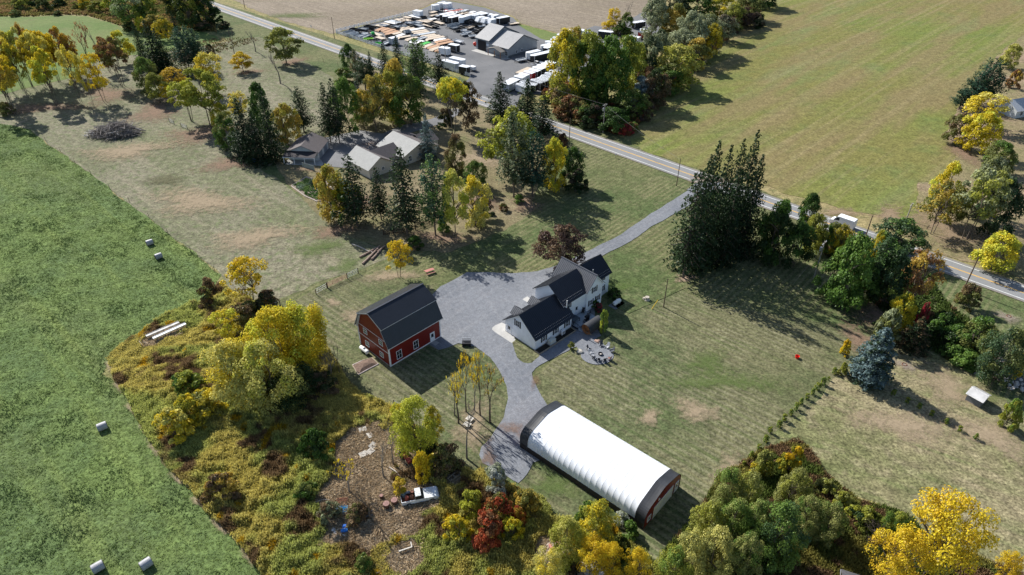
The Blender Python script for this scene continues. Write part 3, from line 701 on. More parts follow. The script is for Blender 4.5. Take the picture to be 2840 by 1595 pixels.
for u in (-.47, 12.64):
    for (e, ze, r, zr) in ((-.57, 4.7, 1.3, 8.33), (.9, 8.28, 4.7, 10.17), (9.97, 4.7, 8.1, 8.33), (8.5, 8.28, 4.7, 10.17)):
        b = MB(); b.prism([(e, ze - .16), (r, zr - .16), (r, zr + .06), (e, ze + .06)], lambda a, z: (u, a, z), lambda a, z: (u + .03, a, z)); part('rake_trim', b, M_bt, Bn)
for v, z in ((-.6, 4.78), (9.97, 4.78)):
    b = MB(); b.bx(-.45, 12.65, v, v + .04, z - .2, z); part('eave_trim', b, M_bt, Bn)
for v in (.88, 8.46): b = MB(); b.bx(-.45, 12.65, v, v + .04, 8.3, 8.4); part('eave_trim', b, M_bt, Bn)
b = MB(); b.prism([(9.45, 4.72), (8.0, 8.2), (7.9, 8.1), (9.3, 4.72)], lambda a, z: (-.4, a, z), lambda a, z: (-.02, a, z)); part('soffit', b, M_bt, Bn)
for v in (0, 9.4):
    for u in (0, 12.2):
        b = MB(); b.box((u, v, 2.45), (.24, .24, 4.6)); part('corner_trim', b, M_wtrim, Bn)
for (z0, v0, v1, w) in ((5.45, .35, 9.05, .09), (3.0, 0.12, 9.28, .13)):
    b = MB(); b.bx(-.035, 0, v0, v1, z0, z0 + w); part('trim_band', b, M_wtrim, Bn)
b = MB(); b.bx(.12, 12.08, -.035, 0, .12, .3); part('base_trim', b, M_wtrim, Bn)
tp = (0, 1, 0); nn = (-1, 0, 0)
for (v, z) in ((7.05, 4.55), (2.25, 4.55), (7.0, 1.55), (2.5, 1.55)): window(Bn, (0, v, z), tp, nn, 1.0, 1.05, shutters=False, dark=solid('bright glass', (.12, .16, .12), .1))
for u in (2.15, 6.15): window(Bn, (u, 0, 1.75), (1, 0, 0), (0, -1, 0), 1.05, 1.75, shutters=False)
door(Bn, (10.2, 0, .14), (1, 0, 0), (0, -1, 0), .95, 2.1)
b = MB(); 
for i in range(12): b.box((.8 + i * .98, -.2, 5.5), (.1, .06, .1))
o_ = part('snow_guard', b, M_steel, Bn); o_['kind'] = 'stuff'
slab('concrete_step', [(1192, 951), (1203, 944), (1219, 951), (1208, 960)], .12, solid('grey concrete step', (.3, .3, .3), .85))
def bl(u, v, z=0.0): return Vector((BO.x + u * math.cos(BA) - v * math.sin(BA), BO.y + u * math.sin(BA) + v * math.cos(BA), z))
def ptank(label, loc, rz, L, r):
    t = thing('propane_tank', label, 'propane tank', loc, rz)
    b = MB(); n = 6
    pf = [(.01, -L / 2)] + [(r * math.sin(math.pi / 2 * i / n), -L / 2 + r * .7 * (1 - math.cos(math.pi / 2 * i / n))) for i in range(1, n + 1)]
    pf = pf + [(a, -h) for a, h in pf[::-1]]
    b.lathe(pf, 20, (0, 0, r + .25), 'X'); part('tank', b, M_tank, t, smooth=True)
    b = MB(); b.lathe([(.2, 0), (.2, .22), (.02, .3)], 12, (0, 0, 2 * r + .22)); part('valve_dome', b, M_tank, t)
    for s in (-1, 1): b = MB(); b.bx(s * L * .3 - .08, s * L * .3 + .08, -r * .7, r * .7, 0, .35); part('foot', b, M_conc, t)
    return t
ptank('long white propane tank against the red barn gable', bl(-.95, 6.9), BA + R(90), 2.6, .42)
ptank('white propane tank alone on grey pad right of the farmhouse', HL(22.9, -1.55), HA + .02, 2.3, .46)
b = thing('tank_pad', 'flat grey gravel pad under the lone white propane tank', 'pad', HL(22.9, -1.55), HA)
q = MB(); q.bx(-1.6, 1.6, -.95, .95, 0, .09); part('slab', q, M_gravel, b)
# compost bed by the barn
cb_ = thing('compost_bed', 'brown soil bed edged with rumpled sheeting in front of the barn', 'soil bed', (0, 0, 0))
px = [(978, 1014), (1005, 1001), (1032, 993), (1050, 1010), (1021, 1025), (994, 1040)]
cpts = [G(*p) for p in px]; cc = sum(cpts, Vector()) / 6
q = MB(); q.v = [tuple(p + Vector((0, 0, .08))) for p in cpts] + [tuple(cc + (p - cc) * .5 + Vector((0, 0, .45))) for p in cpts] + [tuple(cc + Vector((0, 0, .6)))]
q.f = [(i, (i + 1) % 6, (i + 1) % 6 + 6, i + 6) for i in range(6)] + [(i + 6, (i + 1) % 6 + 6, 12) for i in range(6)]
part('soil', q, solid('compost soil', (.16, .11, .085), .95, var=.35, scale=3, bump=.6), cb_)
for i in range(6):
    a, c2 = cpts[i], cpts[(i + 1) % 6]; q = MB()
    q.tube(a + Vector((0, 0, .08)), c2 + Vector((0, 0, .08)), .13, .1, 5)
    part('edging', q, solid('pale sheeting', (.55, .47, .44), .7, var=.3, scale=4) if i in (0, 3, 4) else M_wood, cb_)

# ---- fabric storage building
SO = G(1784, 1468.5); SAx = R(138.6)
St = thing('storage_building', 'long white fabric storage building with dark ends and red door wall', 'storage building', SO, SAx)
def arch(W=10.0, hs=2.3, hh=3.75, hr=4.75, inset=.85, n=6):
    pts = [(0, 0), (0, 1.1), (.0, hs)]
    for i in range(1, n + 1):
        t = i / n
        p0, p1, p2 = (0, hs), (.1, hh - .35), (inset + .5, hh + .15)
        pts.append(((1 - t) ** 2 * p0[0] + 2 * t * (1 - t) * p1[0] + t * t * p2[0], (1 - t) ** 2 * p0[1] + 2 * t * (1 - t) * p1[1] + t * t * p2[1]))
    pts.append((W * .42, hr - .12)); pts.append((W / 2, hr))
    return pts + [(W - a, z) for a, z in pts[:-1][::-1]]
AR = arch(); LS = 23.5
def shell(u0, u1, seg, m, name, k0=0, k1=None, off=0.0, sag=0.0, nu=1):
    pr = AR[k0:k1]; mb = MB(); n = len(pr)
    c = (5, 1.5)
    us = [u0 + (u1 - u0) * i / nu for i in range(nu + 1)]
    for ui, u in enumerate(us):
        s = sag * math.sin(math.pi * ((u - u0) / seg % 1.0)) if seg else 0
        for (a, z) in pr:
            dx, dz = a - c[0], z - c[1]; L = math.hypot(dx, dz)
            mb.v.append((u, -(a + dx / L * (off - s)), z + dz / L * (off - s)))
    mb.f = [(i * n + j, (i + 1) * n + j, (i + 1) * n + j + 1, i * n + j + 1) for i in range(nu) for j in range(n - 1)]
    return part(name, mb, m, St)
bays = 20; u0, u1 = 1.6, LS - 1.6
for i in range(bays):
    a, b_ = u0 + (u1 - u0) * i / bays, u0 + (u1 - u0) * (i + 1) / bays
    o_ = shell(a, b_, (b_ - a), M_membrane, 'fabric_panel', 1, len(AR) - 1, 0.0, .03, 6)
    for p in o_.data.polygons: p.use_smooth = True
for i in range(1, bays):
    u = u0 + (u1 - u0) * i / bays
    shell(u - .025, u + .025, 0, M_membrane, 'roof_rib', 1, len(AR) - 1, .012, 0, 1)
for (a, b_) in ((0, 1.6), (LS - 1.6, LS)):
    o_ = shell(a, b_, 1.6, M_dkfab, 'end_cover', 0, len(AR), .06, .06, 4)
shell(0, 1.6, 0, M_dkfab, 'end_cover', 0, len(AR), -.05)
for s in (0, 1):
    b = MB(); v = 0.04 if s == 0 else -10.04
    b.bx(.0, LS, min(v, v - .1), max(v, v - .1), 0, 1.15); part('side_curtain', b, solid('dark base band', (.035, .028, .026), .7), St)
for nm, u in (('wall', .03), ('wall', LS - .13)):
    b = MB(); b.prism([(a, z) for a, z in AR], lambda a, z: (u, -a, z - .06), lambda a, z: (u + .1, -a, z - .06)); part(nm, b, M_red2, St)
T_, N_ = (0, -1, 0), (-1, 0, 0)
b = MB()
nsl = 6
D = MB(); D.bx(-.01, .025, -7.6, -2.5, .04, 2.5); D = part('overhead_door', D, M_wtrim, St)
for i in range(nsl):
    b = MB(); b.bx(-.04, -.012, -7.57, -2.53, .06 + i * .405, .06 + i * .405 + .38); part('door_panel', b, solid('door white', (.78, .78, .8), .5), D)
b = MB(); b.bx(-.06, .0, -7.75, -7.61, 0, 2.65); b.bx(-.06, .0, -2.49, -2.35, 0, 2.65); b.bx(-.06, .0, -7.6, -2.5, 2.51, 2.65); part('frame', b, M_wtrim, D)
door(St, (.03, -9.0, .05), T_, N_, .9, 2.05)
window(St, (.03, -1.25, 1.35), T_, N_, .75, .95, shutters=False)
b = MB(); b.lathe([(.01, -.03), (.24, -.03), (.24, .02), (.01, .02)], 16, (0, -3.6, 3.3), 'X'); part('round_vent', b, M_wtrim, St)

# ---- neighbour's garage with porch
No = G(884.7, 446.8); NA = R(84.7)
Ng = thing('detached_garage', 'grey roofed detached garage with front porch under the pines', 'garage', No, NA)
M_grysid = ribbed('pale grey siding', (.50, .53, .55), 2, .2, .012, .6)
M_shing = solid('brown grey shingle', (.12, .105, .105), .85, var=.15, scale=2, bump=.3)
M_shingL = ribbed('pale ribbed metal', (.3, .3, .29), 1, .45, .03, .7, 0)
gable_block(Ng, 0, 9.3, 0, 9.1, 2.7, 4.6, M_grysid)
slope(Ng, -.5, 9.8, -.4, 2.6, 4.55, 4.7, m=M_shing, seams=False); slope(Ng, -.5, 9.8, 9.5, 2.6, 4.55, 4.7, m=M_shing, seams=False)
slope(Ng, -.1, 9.5, -3.1, 2.25, .1, 2.85, axis='v', m=solid('dark porch shingle', (.05, .045, .05), .85), seams=False)
b = MB(); b.bx(-3.15, -3.0, -.2, 9.6, 2.12, 2.26); part('porch_beam', b, M_wtrim, Ng)
for v in (.1, 3.1, 6.2, 9.3): b = MB(); b.bx(-3.1, -2.95, v - .08, v + .08, 0, 2.15); part('porch_post', b, M_wtrim, Ng)
b = MB(); b.bx(-3.2, 0, -.1, 9.5, 0, .1); part('porch_floor', b, M_conc, Ng)
for u in (2.3, 6.6):
    D = MB(); D.bx(u - 1.35, u + 1.35, -.03, 0, .05, 2.35); D = part('garage_door', D, solid('blue grey door', (.2, .23, .27), .5), Ng)
    for i in range(4): b = MB(); b.bx(u - 1.32, u + 1.32, -.05, -.031, .08 + i * .57, .08 + i * .57 + .53); part('door_panel', b, solid('blue grey door', (.2, .23, .27), .5), D)
b = MB(); b.bx(8.3, 9.2, -.03, 0, .05, 2.1); part('door', b, M_grysid, Ng)
b = MB(); b.box((-1.8, 5.4, 2.75), (.5, .7, .12)); part('skylight', b, M_glass, Ng)
slab('concrete_walk', None, .09, M_conc, [No + Matrix.Rotation(NA, 3, 'Z') @ Vector(q) for q in ((-3.2, -2.0, 0), (9.5, -1.9, 0), (9.5, -.05, 0), (-3.2, -.12, 0))])
f = thing('wooden_fence', 'short grey green board fence at the garage porch corner', 'fence', G(839, 464.4), math.atan2(*(G(874, 474.7) - G(839, 464.4)).yx))
Lf = (G(874, 474.7) - G(839, 464.4)).length
for i in range(int(Lf / .4)): b = MB(); b.bx(i * .4, i * .4 + .36, 0, .05, .05, 1.6); part('board', b, solid('grey green board', (.3, .33, .3), .8), f)
b = MB(); b.bx(0, Lf, .05, .12, .3, .42); b.bx(0, Lf, .05, .12, 1.2, 1.32); part('rail', b, M_wood, f)

# ---- neighbour's house: three roofs
NHo = G(1130.3, 457.1); NHA = R(45.0)
Nh = thing('neighbour_house', 'cream ranch house with pale metal and brown roofs behind tall spruces', 'house', NHo, NHA)
M_crm = ribbed('cream siding', (.55, .51, .45), 2, .2, .012, .6)
# wing 2 (right, larger): local y runs to the back-left
gable_block(Nh, -1.2, 11.2, 0, 13.0, 2.8, 5.2, M_crm, axis='v')
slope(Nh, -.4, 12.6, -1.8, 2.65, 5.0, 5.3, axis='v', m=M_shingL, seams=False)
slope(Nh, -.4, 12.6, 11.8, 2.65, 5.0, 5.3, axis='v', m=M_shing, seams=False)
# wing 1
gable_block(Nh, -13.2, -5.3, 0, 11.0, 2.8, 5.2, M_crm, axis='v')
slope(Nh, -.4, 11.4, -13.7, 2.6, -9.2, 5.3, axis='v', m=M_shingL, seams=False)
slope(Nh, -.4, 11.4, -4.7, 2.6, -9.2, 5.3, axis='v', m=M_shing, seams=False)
gable_block(Nh, -7.5, 0.5, 3.0, 10.5, 2.6, 4.6, M_crm, axis='u')
slope(Nh, -8.5, .5, 2.6, 2.5, 6.7, 4.75, m=M_shing, seams=False); slope(Nh, -8.5, .5, 10.9, 2.5, 6.7, 4.75, m=M_shing, seams=False)
slope(Nh, 8.5, 14.8, 3.0, 2.55, 6.8, 4.6, m=M_shing, seams=False); slope(Nh, 8.5, 14.8, 10.6, 2.55, 6.8, 4.6, m=M_shing, seams=False)
gable_block(Nh, 10.5, 14.4, 3.3, 10.3, 2.6, 4.5, M_crm)
window(Nh, (1.2, 0, 1.6), (1, 0, 0), (0, -1, 0), .9, 1.6, shutters=False, frame=M_wtrim)
window(Nh, (4.6, 0, 1.7), (1, 0, 0), (0, -1, 0), .8, .9, shutters=False)
window(Nh, (-8.5, 0, 1.7), (1, 0, 0), (0, -1, 0), .8, .8, shutters=False)

# ---- trailer dealer's shop
Do = G(1410, 161.9); DA = R(136.35)
Dl = thing('dealer_shop', 'blue grey metal shop with two stepped grey roofs in the trailer lot', 'shop', Do, DA)
M_dsid = ribbed('blue grey steel siding', (.28, .31, .345), 0, .3, .02, .5)
M_droof = ribbed('light grey steel roof', (.28, .28, .285), 0, .5, .03, .45)
w = 17.8
gable_block(Dl, 0, 11.2, 0, -w, 3.95, 7.75, M_dsid)
slope(Dl, -.4, 11.2, .5, 3.8, -w / 2, 7.85, m=M_droof, seams=False); slope(Dl, -.4, 11.2, -w - .5, 3.8, -w / 2, 7.85, m=M_droof, seams=False)
gable_block(Dl, 11.2, 19.2, 0, -w, 5.2, 9.1, M_dsid)
slope(Dl, 10.9, 19.6, .5, 5.0, -w / 2, 9.25, m=M_droof, seams=False); slope(Dl, 10.9, 19.6, -w - .5, 5.0, -w / 2, 9.25, m=M_droof, seams=False)
for (ua, ze, zr) in ((-.44, 3.78, 7.83), (10.86, 4.98, 9.23)):
    for (e, r) in ((.5, -w / 2), (-w - .5, -w / 2)):
        b = MB(); b.prism([(e, ze - .3), (r, zr - .3), (r, zr + .12), (e, ze + .12)], lambda a, z: (ua, a, z), lambda a, z: (ua + .04, a, z)); part('rake_trim', b, solid('dark blue grey trim', (.09, .11, .13), .5), Dl)
b = MB(); b.bx(-.03, 0, -w, 0, .05, 1.0); part('wainscot', b, solid('dark blue grey trim', (.09, .11, .13), .5), Dl)
D = MB(); D.bx(13.2, 18.0, 0, .03, .05, 4.3); D = part('bay_shade_panel', D, solid('painted bay shade', (.02, .02, .022), .9), Dl)  # flat dark panel; shade inside the open bay is put into its colour
b = MB(); b.bx(13.0, 13.2, 0, .08, 0, 4.4); b.bx(18.0, 18.2, 0, .08, 0, 4.4); b.bx(13.2, 18.0, 0, .08, 4.3, 4.5); part('frame', b, solid('dark blue grey trim', (.09, .11, .13), .5), D)
b = MB(); b.bx(11.6, 12.85, 0, .1, 2.75, 3.55); sg = part('sign', b, solid('white sign board', (.75, .8, .85), .4), Dl)
b = MB(); b.bx(11.8, 12.65, .1, .11, 3.0, 3.3); part('sign_print', b, solid('blue sign lettering', (.1, .25, .5), .4, var=.5, scale=9), sg)
for (v, z) in ((-4.9, 1.75), (-8.2, 1.75)): window(Dl, (0, v, z), (0, 1, 0), (-1, 0, 0), 1.0, 1.1, shutters=False)
window(Dl, (1.1, 0, 1.7), (1, 0, 0), (0, 1, 0), 1.4, 1.7, shutters=False)
P = MB(); P.prism([(1.6, 2.75), (5.5, 3.9), (9.4, 2.75)], lambda a, z: (a, 3.0, z), lambda a, z: (a, 2.9, z)); part('porch_gable', P, M_dsid, Dl)
slope(Dl, -1.8, 3.4, 1.2, 2.7, 5.5, 3.95, axis='v', m=solid('tan porch roof', (.2, .185, .165), .6), seams=False)
slope(Dl, -1.8, 3.4, 9.8, 2.7, 5.5, 3.95, axis='v', m=solid('tan porch roof', (.2, .185, .165), .6), seams=False)
for u in (1.9, 5.4, 9.1): b = MB(); b.bx(u - .1, u + .1, 2.75, 2.95, .1, 2.75); part('porch_post', b, M_cedar, Dl)
b = MB(); b.lathe([(.01, 0), (.02, .02), (.6, .3), (.85, .9), (.6, 1.5), (.1, 1.8)], 14, (0, 0, 0)); t = part('red_tank', b, solid('red enamel', (.55, .05, .03), .4), None); t.location = G(1317, 127.5); tag(t, 'round red fuel container at the left corner of the shop', 'container')
slab('patio_slab', [(1340, 150), (1397, 166.5), (1409, 162.5), (1352, 146)], .105, M_conc)

# ---- small shed, lower right; house roofs at the picture edges
sh_o = G(2714.7, 1131.8); sa = R(-52)
V_ = (G(2675, 1109.6) - sh_o); sa = math.atan2(V_.y, V_.x)
SL = V_.length
Sh = thing('garden_shed', 'small grey shed with pale corrugated metal roof on dry grass', 'shed', sh_o, sa)
M_shw = ribbed('grey weathered boards', (.16, .165, .175), 0, .2, .03, .8)
gable_block(Sh, 0, SL, 0, -2.6, 1.55, 2.3, M_shw)
M_shr = ribbed('pale corrugated roof', (.62, .61, .6), 0, .12, .03, .4, .3, var=.2)
slope(Sh, -.25, SL + .25, .3, 1.5, -1.3, 2.35, m=M_shr, seams=False, th=.05); slope(Sh, -.25, SL + .25, -2.9, 1.5, -1.3, 2.35, m=M_shr, seams=False, th=.05)
e = G(2812, 330); E_ = thing('neighbour_cottage', 'grey roofed cottage half hidden by yellow trees at the right edge', 'house', e, R(20))
gable_block(E_, 0, 14, 0, 8, 2.8, 5, M_grysid); slope(E_, -.5, 14.5, -.5, 2.6, 4, 5.1, m=solid('pale blue grey roof', (.38, .4, .43), .6), seams=False); slope(E_, -.5, 14.5, 8.5, 2.6, 4, 5.1, m=solid('pale blue grey roof', (.38, .4, .43), .6), seams=False)
window(E_, (2.5, 0, 1.5), (1, 0, 0), (0, -1, 0), 1.2, 1.2, shutters=False)
e = G(2325, 1600); ea = math.atan2(*(G(2462, 1595) - G(2320, 1543)).yx)
E_ = thing('old_outbuilding', 'dark worn shingle roof of an outbuilding at the bottom edge', 'outbuilding', G(2330, 1606), R(-22))
gable_block(E_, 0, 7.5, -5.0, 0, 1.7, 2.9, M_wood); 
M_old = solid('worn dark shingle', (.085, .085, .095), .85, var=.35, scale=2.5, bump=.4)
slope(E_, -.3, 7.8, .35, 1.5, -2.5, 3.0, m=M_old, seams=False); slope(E_, -.3, 7.8, -5.35, 1.5, -2.5, 3.0, m=M_old, seams=False)
b = MB(); b.bx(-.38, -.3, -5.3, .3, 1.45, 1.6); part('rake_trim', b, M_steel, E_)
# ---------------------------------------------------------------- things in the yard
def ang(a, b): return math.atan2(b.y - a.y, b.x - a.x)
# fire pit and its chairs
t = thing('fire_ring', 'round metal fire ring in the middle of the gravel circle', 'fire pit', G(1665, 984))
b = MB(); b.lathe([(.42, 0), (.42, .4), (.36, .4), (.36, .05)], 18); part('ring', b, M_black, t)
b = MB(); b.lathe([(.01, .05), (.3, .06), (.36, .12), (.2, .2), (.01, .24)], 14); part('ash', b, solid('pale ash', (.6, .56, .52), .95), t)
M_ch = solid('charcoal plastic', (.06, .065, .08), .5); M_chw = solid('whitewashed plastic', (.55, .55, .56), .5); M_chr = solid('rust brown wire', (.2, .08, .05), .6)
CH = [((1667, 961), 'dark high backed chair at the top of the fire pit circle', M_ch), ((1684, 966), 'pale grey lounge chair right of the top chair by the fire pit', M_chw), ((1696, 977), 'grey chair with teal cushion on the right of the fire pit', M_ch),
      ((1634, 972), 'grey chair at the upper left of the fire pit row', M_ch), ((1638, 981), 'pale chair second down the left side of the fire pit', M_chw), ((1643, 989), 'pale chair with dark arms lower on the left side of the pit', M_chw), ((1649, 997), 'dark chair at the lower left bend of the fire pit row', M_ch),
      ((1661, 1001), 'dark folding chair directly below the fire ring', M_ch), ((1675, 1002), 'dark chair at the bottom right of the fire pit row', M_ch), ((1689, 998), 'rust coloured wire chair at the lower right of the pit', M_chr)]
fc = G(1665, 984)
for (p, lab, m) in CH:
    l = G(*p); patio_chair('garden_chair', lab, l, ang(l, fc), m, 'chairs around the fire pit')
def rock(label, px, r, col, seed, flat=.75):
    rr = random.Random(seed); me = bpy.data.meshes.new('boulder')
    import bmesh
    bm = bmesh.new(); bmesh.ops.create_icosphere(bm, subdivisions=2, radius=r)
    for v in bm.verts:
        k = 1 + .22 * math.sin(v.co.x * 3 / r + seed) * math.cos(v.co.y * 2.3 / r + seed * 2) + rr.uniform(-.06, .06)
        v.co = Vector((v.co.x * k, v.co.y * k, max(v.co.z * k * flat, -r * .2) + r * .2))
    bm.to_mesh(me); bm.free(); me.materials.append(solid('stone ' + str(seed), col, .9, var=.3, scale=2, bump=.5))
    o = bpy.data.objects.new('boulder', me); C.objects.link(o); o.location = G(*px); return tag(o, label, 'boulder')
rock('pinkish boulder at the grass corner above the fire pit', (1657, 948), .55, (.42, .28, .22), 1)
rock('round pale boulder left of the fire pit circle', (1608, 977), .6, (.45, .42, .36), 2)
# stump, marker, pole
t = thing('tree_stump', 'pale tree stump alone on the back lawn', 'stump', G(1794, 832))
b = MB(); b.lathe([(.75, 0), (.52, .25), (.46, .8), (.01, .82)], 10); part('stump', b, solid('weathered stump', (.42, .38, .32), .9, var=.3, scale=3), t)
b = MB(); b.box((-.6, .2, .25), (.5, .4, .45), .4); part('root', b, solid('weathered stump', (.42, .38, .32), .9), t)
def sleeve(label, foot, top, col, name='guy_marker'):
    f = G(*foot); h = tall(foot[0], foot[1], top[1])
    dx = (top[0] - foot[0]) / pxm(foot[1])
    b = MB(); b.tube((0, 0, 0), (dx, 0, h), .07, .07, 6); o = part(name, b, solid(label[:12], col, .5)); o.location = f; return tag(o, label, 'marker')
sleeve('yellow slanted guy wire marker near the yard pole', (1808, 857), (1821, 832), (.75, .5, .03))
M_pole = solid('weathered pole wood', (.13, .09, .065), .85, var=.25, scale=1.5)
M_poleg = solid('grey pole wood', (.33, .3, .27), .85, var=.2, scale=1.5)
POLES = []
def pole(label, foot, top, m=M_pole, arm=False, can=False, r=.15, cat='utility pole', name='utility_pole'):
    f = G(*foot); h = tall(foot[0], foot[1], top[1])
    t = thing(name, label, cat, f)
    b = MB(); b.tube((0, 0, 0), (0, 0, h), r, r * .72, 8); part('pole', b, m, t)
    if arm:
        d = rd; b = MB(); n = Vector((-d.y, d.x, 0)); c = Vector((0, 0, h - .5))
        b.tube(c - n * 1.1, c + n * 1.1, .07, .07, 4); part('crossarm', b, m, t)
        for s in (-1, -.5, .9):
            b = MB(); b.lathe([(.05, 0), (.09, .1), (.04, .25)], 6, tuple(c + n * s)); part('insulator', b, M_wtrim, t)
    if can:
        b = MB(); b.lathe([(.01, 0), (.26, 0), (.26, .85), (.2, .95), (.01, 1.0)], 10, (-.42, 0, h - 2.4)); part('transformer', b, M_steel, t)
    POLES.append((f, h)); return t
pole('dark pole standing alone on the back lawn', (1840, 852), (1847, 773), r=.12)
pole('grey utility pole on the road verge left of the trailer lot', (928, 108), (919, 47), M_pole)
pole('utility pole behind the white rail fence at the lot exit', (1237, 191), (1234, 126), M_poleg)
pole('dark pole beside the road where it emerges from the maples', (1578, 402), (1579, 328), M_pole, r=.12)
pole('pale utility pole with transformer below the hedgerow', (1672, 370), (1677, 287), M_poleg, True, True)
pole('brown pole at the road edge of the striped lawn', (1876, 516), (1884, 440), M_pole, r=.12)
pole('dark leaning road pole behind the green roadside trees', (2401, 654), (2415, 597), M_pole)
pole('pale utility pole with crossarm at the crop field corner', (2513, 610), (2524, 564), M_poleg, True)
pole('utility pole with grey transformer at the dark tree line', (2256, 774), (2282, 669), M_poleg, True, True)
pole('brown road pole at the far right roadside', (2673, 802), (2709, 714), M_pole)
pole('thin far pole at the top of the picture by the stubble field', (680, 25), (675, -40), M_pole)
def wire(label, a, ha, b_, hb, sag=.6):
    A = a + Vector((0, 0, ha)); B = b_ + Vector((0, 0, hb)); mb = MB(); n = 10
    pts = [A + (B - A) * i / n - Vector((0, 0, sag * 4 * (i / n) * (1 - i / n))) for i in range(n + 1)]
    mb.path(pts, .022, .022, 3); o = part('power_line', mb, solid('wire grey', (.2, .2, .2), .5)); return tag(o, label, 'power line')
wire('power line crossing from the hedgerow pole towards the grove', POLES[4][0], POLES[4][1] - .4, POLES[5][0], POLES[5][1] - .3)
wire('power line from the lot pole to the transformer pole', POLES[2][0], POLES[2][1] - .4, POLES[4][0], POLES[4][1] - .4, 1.2)
wire('power line between the left verge pole and the lot pole', POLES[1][0], POLES[1][1] - .4, POLES[2][0], POLES[2][1] - .4, 1.2)
wire('guy line from the dark tree line pole down to the lawn', POLES[8][0], POLES[8][1] - 1.5, G(2190, 800), 0.05, 0)
# road signs and posts
def sign(label, foot, top, w, h, m, nm='road_sign'):
    f = G(*foot); H_ = tall(foot[0], foot[1], top[1]); t = thing(nm, label, 'sign', f, ang(Vector(), rd))
    b = MB(); b.tube((0, 0, 0), (0, 0, H_), .05, .05, 5); part('post', b, M_steel, t)
    b = MB(); b.box((.0, 0, H_ - h / 2), (w, .04, h)); part('panel', b, m, t); return t
sign('small pale road sign on the verge before the lot fence', (865, 88), (864, 70), .9, .8, solid('pale sign back', (.5, .55, .58), .4))
sign('small white sign on the grass inside the lot exit', (1276, 221), (1276, 213), .7, .6, M_wtrim, 'yard_sign')
t = thing('mailbox', 'grey mailbox on a post beside the road edge line', 'mailbox', G(1707, 438))
b = MB(); b.bx(-.06, .06, -.06, .06, 0, 1.0); part('post', b, M_wood, t)
b = MB(); b.box((0, 0, 1.12), (.3, .55, .28), ang(Vector(), rd)); part('box', b, M_steel, t)
for i, (fx, fy, tx, ty, lb) in enumerate([(760, 92, 757, 72, 'thin dark marker post on the near road verge'), (897, 172, 896, 160, 'short fence post in the dry pasture near the road'), (938, 185, 938, 173, 'short fence post under the first roadside trees')]):
    b = MB(); b.tube((0, 0, 0), (0, 0, tall(fx, fy, ty)), .06, .06, 5); o = part('fence_post', b, M_pole); o.location = G(fx, fy); tag(o, lb, 'post')
# wire fence between hay field and pasture
wf = thing('wire_fence', 'thin wire fence on posts between green hay field and dry pasture', 'fence', (0, 0, 0))
wp = [(128, 392), (168, 421), (209, 453), (253, 485), (305, 524), (359, 560), (414, 604), (466, 648), (530, 700), (596, 752)]
wpts = [G(*p) for p in wp]
for p in wpts: b = MB(); b.tube((0, 0, 0), (0, 0, 1.45), .055, .05, 5); o = part('post', b, M_pole, wf); o.location = p
for a, c2 in zip(wpts, wpts[1:]):
    b = MB()
    for z in (.5, .9, 1.3): b.tube(a + Vector((0, 0, z)), c2 + Vector((0, 0, z)), .008, .008, 3)
    part('wire', b, solid('dull wire', (.12, .11, .1), .9), wf)
# metal gates and fence at the barn yard
def tubegate(name, label, a, b_, h, m, n=5, cat='gate'):
    A, B = G(*a), G(*b_); t = thing(name, label, cat, A, ang(A, B)); L = (B - A).length
    for x in (0, L): b = MB(); b.tube((x, 0, 0), (x, 0, h + .15), .09, .09, 6); part('post', b, M_pole, t)
    for i in range(n): b = MB(); z = .25 + (h - .25) * i / (n - 1); b.tube((.1, 0, z), (L - .1, 0, z), .035, .035, 5); part('rail', b, m, t)
    for k in (.25, .5, .75): b = MB(); b.tube((L * k, 0, .25), (L * k, 0, h), .03, .03, 5); part('brace', b, m, t)
    return t
M_pink = solid('faded red tube', (.5, .26, .2), .6)
tubegate('farm_gate', 'faded red tube gate at the pasture corner', (909, 798), (964, 773), 1.3, M_pink, 6)
tubegate('farm_gate', 'grey tube gate right of the faded red gate', (964, 773), (994, 758), 1.3, M_steel, 4)
tubegate('farm_fence', 'thin tube fence panel left of the red gate', (877, 816), (907, 799), 1.2, M_steel, 3, 'fence')
tubegate('farm_gate', 'short pale pipe gate at the edge of the thicket by barn lawn', (1094, 1128), (1120, 1143), 1.5, M_steel, 2)
tubegate('farm_gate', 'pipe fence corner behind the yellow thicket trees', (735, 862), (778, 848), 1.2, M_steel, 2)
tubegate('farm_gate', 'pale metal gate leaning under the yellow locust trees', (470, 338), (484, 345), 1.2, M_steel, 4)
tubegate('farm_gate', 'second pale gate right of the leaning one under locusts', (503, 352), (520, 358), 1.2, M_steel, 4)
# picnic table
t = thing('picnic_table', 'faded red picnic table on the lawn behind the barn', 'picnic table', G(1192, 757), ang(G(1180, 760), G(1204, 752)))
M_pt = solid('faded red plank', (.48, .2, .17), .7)
for i in range(5): b = MB(); b.bx(-1.05, 1.05, -.4 + i * .16, -.4 + i * .16 + .14, .74, .79); part('plank', b, M_pt, t)
for s in (-1, 1):
    for k in (0, 1): b = MB(); y = s * .78 + k * .15 - .07; b.bx(-1.05, 1.05, y - .065, y + .065, .43, .47); part('bench_plank', b, M_pt, t)
    b = MB(); b.tube((s * .75, -.5, 0), (s * .75, .3, .74), .05, .05, 4); b.tube((s * .75, .5, 0), (s * .75, -.3, .74), .05, .05, 4); b.tube((s * .75, -.85, .4), (s * .75, .85, .4), .05, .05, 4); part('leg_frame', b, M_wood, t)
